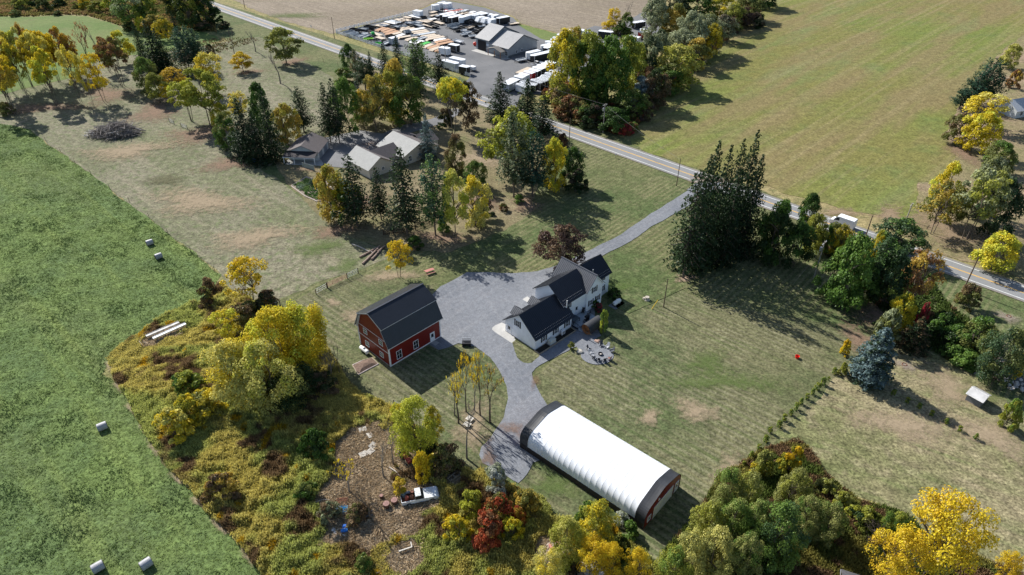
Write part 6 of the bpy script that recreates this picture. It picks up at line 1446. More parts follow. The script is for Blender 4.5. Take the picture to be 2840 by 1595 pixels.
def tree(kind, x, yb, yt, hw, ca, cb_, label, group, tip=True):
    """tip=True: x is the column of the treetop; the foot is worked back to the ground row yb"""
    if tip:
        k = (yb - yt) / (3501.0 - yb); x = (x + CX * k) / (1 + k)
    f = G(x, yb); h = max(.5, tall(x, yb, yt)); rad = hw / (pxm(yb) * (1 + .0)) * (CAM_H / max(20, CAM_H - h * .55)) ** -1 * (1.42 if kind in ('S', 'SS') else 1.3 if kind in ('P', 'BSP') else 1.05 if kind in ('B', 'BL', 'BM') else 1.2) * GW.get(group, 1.0)
    if kind == 'L' and yb > 1300: kind = 'LX'
    if kind in ('D0', 'D1') and yb > 1000: kind = 'DX'
    V = variants(kind); i = tcount.get(kind, 0); tcount[kind] = i + 1
    cm, tm = V[i % len(V)]
    shr = kind in ('H', 'BM')
    t = thing(NM.get(kind, 'leafy_tree'), label, 'shrub' if shr else ('sapling' if kind == 'C' else 'tree'), f, random.uniform(0, 6.28), group)
    sr = (rad * random.uniform(.96, 1.04), rad * random.uniform(.9, 1.05), h)
    tk = part('trunk' if not kind.startswith('B') or kind == 'BSP' else 'branches', tm, None, t); tk.scale = sr
    if cm is not None:
        c = part('crown' if not shr else 'foliage', cm, None, t); c.scale = sr
        c.color = (*COL[ca], 1); c['leaf_tint'] = COL[cb_]
    return t
def wood(group, rows):
    for q in rows:
        tree(q[0], q[1], q[2], q[3], q[4], q[5], q[6], q[7], group, not (len(q) > 8 and q[8] == 'b'))
wood('autumn trees at the upper left', [
 ('D2', 45, 318, 150, 42, 'Y', 'OR', 'tall leaning yellow tree nearest the left picture edge', 'b'),
 ('D2', 158, 291, 133, 40, 'LM', 'Y', 'lime yellow tree with thick double trunk left of the brush pile', 'b'),
 ('D2', 143, 258, 88, 40, 'Y', 'PY', 'high golden tree just behind the lime yellow one', 'b'),
 ('L', 226, 285, 125, 30, 'PY', 'Y', 'pale yellow slender tree above the brush pile', 'b'),
 ('L', 260, 295, 150, 18, 'Y', 'PY', 'thin nearly bare yellow tree behind the brush pile', 'b'),
 ('L', 291, 282, 143, 34, 'Y', 'GD', 'bright yellow tree standing alone behind the brush pile', 'b'),
 ('D2', 341, 239, 100, 42, 'RU', 'OL', 'rust brown crowned tree on a slim trunk left of the dark spruces', 'b'),
 ('D2', 305, 199, 105, 26, 'RU', 'OR', 'small rust tree behind and left of the larger rust crown', 'b'),
 ('D1', 350, 178, 87, 34, 'LM', 'Y', 'lemon tree peeking behind the rust crown', 'b'),
 ('BL', 258, 205, 68, 24, 'RU', 'RU', 'reddish nearly bare tree in front of the green meadow', 'b'),
 ('B', 282, 168, 83, 14, 'TN', 'TN', 'grey bare tree right of the reddish bare one', 'b'),
 ('D2', 14, 268, 112, 36, 'Y', 'RU', 'golden tree with rusty top at the left picture edge', 'b'),
 ('L', 38, 258, 96, 32, 'RU', 'Y', 'rust tipped tree second from the left picture edge', 'b'),
 ('D2', 64, 246, 84, 36, 'Y', 'PY', 'yellow tree in the back row, third from the left edge', 'b'),
 ('D2', 92, 240, 80, 34, 'PY', 'LM', 'pale yellow tree in the back row, fourth from the left', 'b'),
 ('L', 112, 230, 66, 24, 'RU', 'OR', 'rust topped tree rising highest in the yellow back row', 'b'),
 ('D2', 135, 233, 84, 34, 'GD', 'Y', 'deep gold tree in the middle of the back row', 'b'),
 ('D2', 165, 227, 84, 32, 'Y', 'GD', 'yellow tree at the right part of the back row', 'b'),
 ('D1', 196, 218, 78, 34, 'RU', 'GD', 'russet tree at the meadow end of the back row', 'b'),
 ('L', 218, 213, 95, 26, 'GD', 'RU', 'gold brown thin tree right of the russet one', 'b'),
 ('L', 32, 285, 125, 30, 'YG', 'Y', 'olive yellow tree with bare stems at far left', 'b'),
 ('L', 75, 262, 118, 28, 'YG', 'Y', 'yellow green tree behind the far left stems', 'b'),
 ('H', 8, 318, 283, 24, 'OL', 'BR', 'olive bush at the left edge above the hay field'),
 ('S', 366, 165, 58, 19, 'SP', 'SL', 'narrow black green spruce, leftmost of the dark trio'),
 ('S', 398, 208, 56, 42, 'SP', 'SP', 'largest dark spruce of the upper left trio'),
 ('S', 425, 198, 78, 34, 'SP', 'SL', 'dark spruce tucked right of the largest one'),
 ('P', 494, 200, 74, 40, 'PB', 'SP', 'blue green pine behind the grey bare shrub'),
 ('P', 528, 190, 80, 26, 'PB', 'SL', 'ragged pine at the right of the blue green one'),
 ('BM', 500, 208, 128, 24, 'TN', 'TN', 'grey leafless shrub beside the dark spruces'),
 ('S', 474, 96, 33, 13, 'SP', 'SL', 'small dark spruce in front of the top left grove'),
 ('D0', 388, 262, 160, 36, 'OL', 'MG', 'rounded olive green tree in front of the dark spruces'),
 ('D1', 421, 283, 205, 33, 'YG', 'OL', 'small yellow green tree right of the olive one'),
 ('L', 470, 250, 186, 32, 'GD', 'OR', 'orange yellow loose tree below the dark spruces'),
 ('L', 447, 288, 232, 17, 'Y', 'GD', 'low bright yellow sapling among the locust trunks'),
 ('D2', 540, 352, 192, 64, 'YG', 'YG', 'big feathery yellow green locust beside the brush pile meadow'),
 ('D2', 500, 338, 225, 40, 'YG', 'LM', 'left companion of the big feathery locust'),
 ('L', 565, 262, 147, 42, 'Y', 'PY', 'sparse yellow tree behind the big feathery locust'),
 ('D0', 603, 362, 285, 26, 'YG', 'Y', 'low yellow green tree joining locust and dark spruces'),
 ('D0', 578, 160, 122, 13, 'BR', 'DG', 'small dark tree at the meadow hedge'),
 ('D1', 340, 75, -25, 48, 'MG', 'PG', 'tall pale green tree at the top edge, left of the pair'),
 ('D1', 385, 70, -20, 40, 'MG', 'YG', 'tall green tree at the top edge, right of the pair'),
 ('D1', 300, 40, -20, 26, 'LM', 'MG', 'yellow green tree at the top edge left of the pale green pair'),
 ('H', 52, 26, -8, 26, 'OL', 'YG', 'olive bush at the top left corner'),
 ('H', 112, 30, -6, 22, 'DG', 'OL', 'dark round bush above the green meadow'),
 ('H', 85, 14, -16, 24, 'DG', 'G', 'dark bush touching the top edge'),
 ('H', 150, 18, -12, 26, 'DG', 'OL', 'second dark bush touching the top edge'),
 ('H', 37, 44, 28, 18, 'OL', 'G', 'low olive bush by the meadow rim'),
 ('H', 158, 42, 30, 14, 'DG', 'OL', 'small dark bush on the meadow rim'),
 ('H', 230, 26, -5, 22, 'YG', 'GD', 'yellow olive bush near the top edge'),
 ('H', 265, 34, 4, 26, 'YG', 'OL', 'larger yellow olive bush above the meadow bend'),
 ('H', 205, 24, 6, 16, 'OL', 'YG', 'small olive bush between the yellow olive ones'),
 ('H', 385, 92, 46, 18, 'LM', 'Y', 'lime bush right of the pale green pair'),
 ('D0', 418, 92, 40, 30, 'OR', 'OL', 'orange brown tree behind the spruce trio'),
 ('D0', 445, 110, 50, 26, 'Y', 'OL', 'yellow brown tree between spruces and top grove'),
 ('D0', 500, 78, -60, 46, 'DG', 'YG', 'large dark tree mixed with yellow in the top grove'),
 ('D0', 545, 72, -45, 42, 'DG', 'G', 'large dark green tree at the right of the top grove'),
 ('D0', 460, 50, -60, 36, 'DG', 'OL', 'dark tree filling the left of the top grove'),
 ('D0', 478, 40, -30, 22, 'YG', 'LM', 'yellow tinted tree inside the top grove'),
 ('H', 590, 65, 22, 18, 'DG', 'G', 'dark bush hugging the road end of the top grove'),
 ('H', 560, 84, 62, 26, 'DG', 'BR', 'low dark bramble under the top grove'),
 ('H', 355, 84, 62, 22, 'OL', 'DG', 'olive bramble below the pale green pair'),
 ('H', 620, 78, 60, 18, 'DG', 'BR', 'low dark bramble beside the road verge'),
 ('H', 530, 138, 120, 18, 'DG', 'BR', 'small dark hedge bush left of the bare roadside tree'),
 ('B', 650, 148, 72, 15, 'TN', 'TN', 'slim bare tree left of the pair by the road', 'b'),
 ('B', 709, 144, 83, 20, 'TN', 'TN', 'bare tree right of the pair by the road', 'b'),
 ('D1', 795, 177, 80, 50, 'OL', 'YG', 'lone round olive tree casting a clear shadow on the pasture', 'b'),
 ('B', 778, 232, 141, 24, 'TN', 'TN', 'leafless small tree in the middle of the pasture', 'b'),
 ('D1', 675, 199, 147, 28, 'GD', 'Y', 'tiny orange yellow tree alone on the pasture', 'b')])
wood('trees around the neighbour houses', [
 ('D0', 705, 372, 228, 33, 'G', 'DG', 'green top tree behind the tall spruce left of the garage', 'x'),
 ('S', 718, 445, 232, 40, 'SP', 'DG', 'tall dark spruce directly left of the orange maple'),
 ('S', 652, 440, 273, 52, 'SP', 'SL', 'broad dark spruce left of the garage'),
 ('S', 690, 452, 300, 40, 'SP', 'SL', 'dark spruce standing in front beside the blue tarp'),
 ('D0', 612, 412, 315, 34, 'G', 'OL', 'green bush tree at the left foot of the broad spruce'),
 ('L', 650, 340, 252, 28, 'Y', 'PY', 'yellow leaves showing above the broad dark spruce'),
 ('D0', 782, 402, 290, 38, 'OR', 'YG', 'orange gold maple beside the garage'),
 ('SS', 844, 368, 240, 38, 'SL', 'SP', 'thin see through spruce behind the garage', 'b'),
 ('SS', 918, 396, 229, 30, 'SL', 'SP', 'slim spruce right of the see through one', 'b'),
 ('SS', 942, 397, 218, 30, 'SP', 'SL', 'dark drooping spruce at the old driveway edge', 'b'),
 ('D0', 948, 372, 219, 42, 'G', 'MG', 'fresh green tree behind the drooping spruces'),
 ('D1', 1044, 364, 214, 50, 'OL', 'OR', 'maple turning orange at its top left of the big green maple', 'b'),
 ('D0', 1000, 345, 250, 40, 'OL', 'GD', 'olive gold tree between green tree and orange maple'),
 ('D0', 1090, 338, 168, 54, 'YG', 'OR', 'tallest maple with pale orange crown above the houses'),
 ('D0', 1125, 348, 206, 54, 'G', 'OL', 'broad green maple below the pale orange crown'),
 ('D0', 961, 194, 124, 21, 'G', 'DG', 'upright green tree beside the road'),
 ('P', 982, 212, 138, 20, 'PN', 'TN', 'grey green pine right of the upright roadside tree'),
 ('P', 1003, 250, 160, 34, 'SL', 'PN', 'broad grey green pine behind the olive maples'),
 ('S', 1022, 245, 142, 20, 'SL', 'PN', 'narrow spruce reaching the road edge line'),
 ('H', 948, 232, 190, 34, 'OL', 'G', 'olive shrub left of the pines by the road'),
 ('S', 1059, 225, 112, 24, 'SP', 'SL', 'spruce in front of the rail fence, left of two'),
 ('S', 1096, 225, 95, 26, 'SP', 'SL', 'spruce in front of the rail fence, right of two'),
 ('P', 1150, 250, 108, 44, 'MG', 'SL', 'light green pine in front of the flatbed row'),
 ('SS', 1145, 292, 135, 30, 'SP', 'SL', 'tall dark spruce with hanging boughs behind the big maple'),
 ('SS', 1213, 242, 141, 26, 'SP', 'SL', 'dark spruce beside the lot pole'),
 ('U', 1257, 373, 223, 52, 'LM', 'Y', 'bright yellow green umbrella shaped tree with pale trunks', 'b'),
 ('D0', 1292, 354, 226, 34, 'BR', 'DG', 'bronze brown tree behind the bright umbrella tree'),
 ('H', 1235, 345, 300, 24, 'DG', 'BR', 'dark shrub under the umbrella tree'),
 ('C', 1219, 357, 340, 9, 'G', 'PG', 'small pale green shrub on the leafy lawn'),
 ('S', 1178, 442, 315, 29, 'BS', 'SL', 'grey blue spruce standing right of the pale metal roof'),
 ('D0', 1262, 485, 376, 34, 'OL', 'BR', 'olive bronze tree between the house and the round lime tree'),
 ('S', 1386, 334, 200, 42, 'SP', 'SL', 'spruce at the lot entrance, left of three'),
 ('S', 1464, 350, 219, 46, 'SP', 'SL', 'broad spruce at the lot entrance, middle of three'),
 ('SS', 1508, 388, 264, 40, 'SP', 'SP', 'black green spruce next to the road, right of three'),
 ('D1', 1411, 484, 305, 78, 'LM', 'OL', 'large round yellow green tree on the striped neighbour lawn', 'b'),
 ('P', 1425, 548, 315, 50, 'SL', 'PG', 'tall pine with one long bare trunk', 'b'),
 ('P', 1480, 545, 365, 48, 'PB', 'SP', 'dark blue green pine right of the long bare trunk'),
 ('D0', 1540, 534, 384, 34, 'Y', 'LM', 'bright yellow tree against the dark pines'),
 ('D0', 1590, 510, 410, 34, 'DG', 'G', 'dark green bush tree right of the bright yellow one'),
 ('H', 1562, 410, 372, 17, 'RU', 'PU', 'red brown bush at the road side of the grove'),
 ('H', 1540, 430, 385, 26, 'G', 'YG', 'green bush top beside the red brown one'),
 ('H', 1600, 530, 470, 30, 'DG', 'PU', 'dark shrub with purple foliage at the lawn edge'),
 ('D0', 1315, 522, 446, 31, 'G', 'OL', 'green cone shaped shrub tree on the striped lawn'),
 ('D1', 1263, 645, 477, 46, 'LM', 'PY', 'left half of the pale yellow twin willow by the picket fence', 'b'),
 ('D0', 1310, 628, 495, 44, 'PY', 'Y', 'right half of the pale yellow twin willow'),
 ('H', 1340, 600, 552, 28, 'DG', 'PU', 'dark shrub under the pale yellow twin willow'),
 ('P', 1208, 652, 430, 48, 'PB', 'MG', 'blue green pine with long bare trunk by the picket fence', 'b'),
 ('SS', 1130, 652, 408, 56, 'SL', 'SP', 'tallest spruce in front of the neighbour house', 'b'),
 ('SS', 1058, 610, 466, 34, 'SP', 'SL', 'spruce with thin trunk between the two tall ones', 'b'),
 ('SS', 992, 628, 430, 54, 'SL', 'SP', 'left tall spruce behind the orange green tree', 'b'),
 ('D0', 905, 613, 463, 46, 'OR', 'YG', 'orange and green tree beside the vegetable garden'),
 ('D0', 950, 618, 500, 40, 'G', 'Y', 'green tree with yellow tufts right of the orange one'),
 ('L', 1096, 770, 667, 36, 'Y', 'GD', 'small bright yellow tree near the log pile', 'x'),
 ('L', 1128, 715, 685, 14, 'GD', 'Y', 'yellow twigs right of the small bright tree'),
 ('H', 1148, 688, 655, 24, 'DG', 'G', 'dark green shrubs in the shade below the picket fence'),
 ('H', 1228, 640, 600, 20, 'MG', 'G', 'green shrub at the foot of the blue green pine'),
 ('D0', 1562, 748, 628, 64, 'PU', 'BR', 'wide purple brown tree behind the farmhouse'),
 ('H', 1395, 585, 565, 14, 'RU', 'G', 'small rusty garden shrub in the stone bed'),
 ('H', 1440, 560, 540, 16, 'MG', 'G', 'green garden shrub below the bare trunk pine')])
wood('giant spruces of the dark grove', [
 ('S', 2105, 668, 362, 46, 'SP', 'SL', 'rightmost and highest spruce of the dark grove'),
 ('S', 2118, 705, 430, 44, 'SP', 'SP', 'spruce below the highest one at the right side of the grove'),
 ('S', 2066, 690, 386, 46, 'SP', 'SL', 'second highest spruce of the dark grove'),
 ('S', 2030, 700, 404, 46, 'SP', 'SP', 'central spruce of the dark grove'),
 ('S', 1998, 728, 392, 52, 'SP', 'SL', 'upper left spruce of the dark grove'),
 ('S', 1975, 748, 430, 54, 'SL', 'SP', 'sunlit spruce left of the grove centre'),
 ('SS', 1946, 772, 470, 52, 'SL', 'SP', 'leftmost sunlit spruce standing on wood chips'),
 ('S', 2055, 735, 470, 44, 'SP', 'SP', 'shaded front spruce in the middle of the grove')])
wood('trees along the right road', [
 ('D0', 2178, 728, 560, 52, 'DG', 'G', 'dark green tree touching the spruce grove'),
 ('D0', 2155, 705, 590, 34, 'DG', 'OL', 'shaded tree between spruce grove and road'),
 ('D0', 2259, 645, 537, 32, 'G', 'DG', 'rounded green tree rising above the road'),
 ('D0', 2275, 700, 594, 34, 'YG', 'OL', 'olive yellow tree left of the white van'),
 ('D0', 2325, 708, 620, 28, 'G', 'OL', 'green tree in front of the white van'),
 ('D0', 2348, 718, 622, 28, 'Y', 'OL', 'golden tree below the white van'),
 ('D0', 2230, 740, 620, 44, 'DG', 'G', 'deep shaded tree beside the transformer pole'),
 ('D0', 2395, 848, 652, 70, 'G', 'MG', 'largest fresh green tree on the right'),
 ('D0', 2335, 822, 700, 50, 'G', 'DG', 'left lobe tree beside the largest fresh green one'),
 ('D0', 2420, 830, 745, 52, 'MG', 'G', 'bright front tree below the largest green one'),
 ('P', 2470, 832, 662, 46, 'PN', 'G', 'feathery dark green tree right of the largest one'),
 ('D0', 2500, 850, 700, 44, 'DG', 'PN', 'dark tree between the feathery one and the rusty tree'),
 ('D0', 2515, 705, 608, 62, 'PN', 'MG', 'wide feathery green tree across the road'),
 ('D0', 2448, 716, 640, 16, 'Y', 'YG', 'narrow yellow bush beside the feathery tree'),
 ('L', 2583, 856, 690, 50, 'RU', 'OR', 'rust red thinning tree beside the road'),
 ('B', 2600, 845, 660, 26, 'TN', 'TN', 'grey bare branches rising out of the rust red tree'),
 ('L', 2583, 648, 500, 62, 'OL', 'OR', 'brown gold scraggly tree at the crop field corner', 'b'),
 ('D1', 2630, 626, 538, 34, 'OL', 'YG', 'small olive tree right of the scraggly one', 'b'),
 ('D2', 2675, 664, 468, 70, 'YG', 'PG', 'large leaning grey green tree with pale trunk', 'b'),
 ('D1', 2655, 610, 455, 42, 'Y', 'LM', 'bright yellow crown left of the leaning grey green tree'),
 ('D0', 2775, 602, 440, 54, 'PG', 'OL', 'pale olive tree behind the leaning one'),
 ('D0', 2812, 662, 500, 52, 'SL', 'PN', 'dark grey green tree at the right picture edge'),
 ('D0', 2795, 748, 650, 56, 'LM', 'Y', 'vivid lime yellow tree at the right edge by the road'),
 ('D0', 2790, 482, 395, 46, 'OL', 'G', 'olive tree above the pale olive one'),
 ('D0', 2742, 425, 312, 48, 'Y', 'LM', 'bright yellow tree in front of the grey cottage'),
 ('D0', 2678, 402, 315, 34, 'OL', 'BR', 'dark olive tree left of the bright yellow one'),
 ('L', 2750, 355, 262, 66, 'Y', 'PY', 'thin yellow tree above the dark olive one'),
 ('P', 2770, 290, 163, 46, 'PB', 'SL', 'blue green pine at the upper right, upper one'),
 ('P', 2725, 298, 205, 36, 'PB', 'SP', 'blue green pine at the upper right, middle one'),
 ('P', 2680, 302, 248, 26, 'PB', 'SP', 'blue green pine at the upper right, lowest one'),
 ('D0', 2820, 190, 122, 28, 'YG', 'PY', 'yellow green tree at the upper right corner'),
 ('H', 2828, 245, 195, 17, 'RU', 'OR', 'rust orange bush beside the blue green pines'),
 ('H', 2705, 850, 788, 34, 'OL', 'BR', 'bronze green bush beside the road at right', 'x'),
 ('D0', 2735, 982, 885, 50, 'OL', 'G', 'round olive bush above the foot bridge'),
 ('D0', 2825, 1062, 912, 60, 'PN', 'OL', 'grey green tree hanging over the foot bridge'),
 ('H', 2838, 1050, 985, 16, 'Y', 'OL', 'yellow bush at the right edge over the bridge'),
 ('H', 2485, 955, 862, 42, 'OL', 'PG', 'olive bush right of the blue spruce'),
 ('D0', 2520, 925, 818, 38, 'Y', 'G', 'tree with yellow crown above the olive bush'),
 ('S', 2562, 968, 880, 40, 'SP', 'BR', 'squat dark evergreen below the yellow crown'),
 ('H', 2577, 928, 838, 15, 'CR', 'BR', 'dull crimson bush on the squat evergreen'),
 ('H', 2630, 930, 872, 42, 'DG', 'G', 'dark undergrowth along the creek, left clump'),
 ('H', 2670, 965, 905, 40, 'DG', 'G', 'dark undergrowth along the creek, right clump'),
 ('H', 2695, 1012, 978, 38, 'MG', 'G', 'bright green bramble beside the foot bridge'),
 ('H', 2735, 1022, 992, 30, 'MG', 'LM', 'low green bramble at the near end of the bridge'),
 ('H', 2655, 990, 958, 28, 'G', 'MG', 'green bramble up the creek from the bridge'),
 ('H', 2700, 965, 940, 22, 'LM', 'Y', 'small yellow green bush under the round olive one'),
 ('BSP', 2404, 1056, 911, 60, 'BS', 'SL', 'big blue spruce on the back lawn', 'b'),
 ('H', 2355, 985, 942, 14, 'Y', 'GD', 'yellow twigs behind the blue spruce'),
 ('H', 2345, 1040, 1008, 14, 'YG', 'OL', 'olive twigs at the left foot of the blue spruce'),
 ('H', 2825, 1186, 1112, 27, 'YG', 'MG', 'yellow green bush at the right picture edge'),
 ('C', 2351, 853, 843, 7, 'G', 'MG', 'tiny green seedling left of the yellow crowned tree'),
 ('C', 2430, 902, 893, 7, 'G', 'MG', 'tiny green seedling above the blue spruce'),
 ('H', 2480, 690, 655, 40, 'PG', 'PN', 'grey green bushes at the near road edge')])
wood('trees of the hedgerow', [
 ('D0', 1572, 288, 86, 52, 'YG', 'Y', 'yellow green tree at the lot end of the hedgerow'),
 ('D0', 1600, 205, 74, 30, 'OR', 'YG', 'orange topped tree behind the lot end of the hedgerow'),
 ('D0', 1640, 292, 92, 56, 'G', 'YG', 'big green hedgerow tree, left of the central pair'),
 ('D0', 1695, 292, 104, 52, 'G', 'MG', 'big green hedgerow tree, right of the central pair'),
 ('D0', 1668, 300, 150, 46, 'G', 'YG', 'green tree in front of the central pair'),
 ('D0', 1745, 268, 98, 46, 'YG', 'G', 'yellow tinted green tree right of the central pair'),
 ('D0', 1772, 242, 120, 30, 'LM', 'G', 'lime tree behind the grey willow'),
 ('D0', 1812, 235, 96, 38, 'SL', 'PG', 'grey green willow in the middle of the hedgerow'),
 ('D0', 1835, 200, 86, 30, 'PG', 'SL', 'pale willow above the grey green one'),
 ('D0', 1885, 243, 124, 56, 'YG', 'PY', 'rounded yellow tree on the field side of the hedgerow'),
 ('D0', 1862, 258, 178, 42, 'G', 'OL', 'green tree under the rounded yellow one'),
 ('D0', 1905, 170, 80, 42, 'PG', 'PG', 'pale silver willow, lowest of the pale group'),
 ('D0', 1925, 155, 34, 44, 'PG', 'PG', 'pale silver willow, left of the upper pair'),
 ('D0', 1968, 142, 38, 40, 'PG', 'OL', 'pale silver willow, right of the upper pair'),
 ('D0', 1940, 192, 108, 36, 'OL', 'OR', 'orange and green tree on the field edge'),
 ('D0', 1985, 158, 66, 26, 'Y', 'OL', 'yellow tree on the field edge above the orange one'),
 ('D0', 2012, 115, 42, 32, 'PG', 'PU', 'greyish mauve tree above the yellow one'),
 ('D0', 1825, 115, -12, 38, 'PG', 'PG', 'tall pale green willow near the top edge'),
 ('D0', 1882, 122, 12, 34, 'OR', 'OL', 'orange topped tree between willow groups'),
 ('D0', 2042, 88, 12, 30, 'OL', 'YG', 'green gold tree near the upper field edge'),
 ('H', 2038, 90, 48, 16, 'PU', 'RU', 'dull red bush below the green gold tree'),
 ('D0', 2085, 55, -15, 38, 'OL', 'DG', 'olive tree at the top edge by the field'),
 ('D0', 1935, 65, -35, 48, 'DG', 'G', 'dark tree at the top edge of the hedgerow'),
 ('D0', 2005, 62, -15, 38, 'YG', 'Y', 'yellow tree at the top edge of the hedgerow'),
 ('D0', 2065, 80, 20, 26, 'PU', 'OL', 'brown purple tree at the upper field edge'),
 ('D0', 2130, 20, -50, 40, 'DG', 'G', 'last dark tree of the hedgerow at the top edge'),
 ('D0', 1860, 60, -45, 40, 'DG', 'PG', 'dark grey tree at the top edge left of the last'),
 ('H', 2095, 75, 35, 26, 'DG', 'PU', 'dark bush on the upper field edge'),
 ('H', 1783, 292, 216, 30, 'BS', 'SV', 'blue grey bush at the middle of the hedgerow'),
 ('D0', 1822, 298, 195, 38, 'BR', 'DG', 'brown green tree right of the blue grey bush'),
 ('D0', 1800, 255, 184, 28, 'RU', 'BR', 'reddish brown tree above the blue grey bush'),
 ('D0', 1760, 332, 250, 36, 'G', 'OL', 'green tree below the blue grey bush'),
 ('H', 1795, 335, 282, 24, 'PU', 'OL', 'mixed dark bush at the field corner'),
 ('D0', 1705, 365, 300, 38, 'DG', 'G', 'dark bush tree above the crimson shrub'),
 ('H', 1650, 350, 288, 34, 'DG', 'PU', 'dark bush left of the transformer pole'),
 ('H', 1590, 328, 268, 38, 'RU', 'OL', 'rust red bramble bank beside the road'),
 ('H', 1622, 342, 292, 34, 'RU', 'G', 'rust bramble right of the rust bank'),
 ('H', 1560, 305, 236, 38, 'TN', 'YG', 'tan and yellow bush at the lot side bank'),
 ('H', 1526, 278, 254, 24, 'YG', 'LM', 'yellow green bush by the road at the lot side'),
 ('H', 1732, 373, 343, 19, 'CR', 'RD', 'crimson shrub at the road end of the hedgerow'),
 ('H', 1755, 366, 340, 18, 'MG', 'RU', 'green shrub beside the crimson one'),
 ('H', 1675, 353, 336, 11, 'CR', 'RD', 'small red shrub at the transformer pole'),
 ('H', 1640, 352, 328, 16, 'OL', 'PG', 'olive bush at the verge left of the transformer pole'),
 ('L', 1702, 92, 20, 20, 'Y', 'GD', 'tall yellow tree beyond the railed trailers'),
 ('L', 1690, 90, 58, 18, 'GD', 'Y', 'low golden bush under the tall yellow tree'),
 ('D0', 1740, 98, 36, 20, 'G', 'OL', 'vine covered tree right of the tall yellow one'),
 ('B', 1746, 90, 5, 14, 'TN', 'TN', 'bare tree above the vine covered one'),
 ('B', 1800, 94, 10, 14, 'TN', 'TN', 'leaning bare tree by the strayed trailers'),
 ('H', 1720, 100, 72, 26, 'OL', 'G', 'olive thicket under the vine covered tree'),
 ('H', 1560, 252, 232, 16, 'G', 'DG', 'small green bush at the end of the railed trailers')])
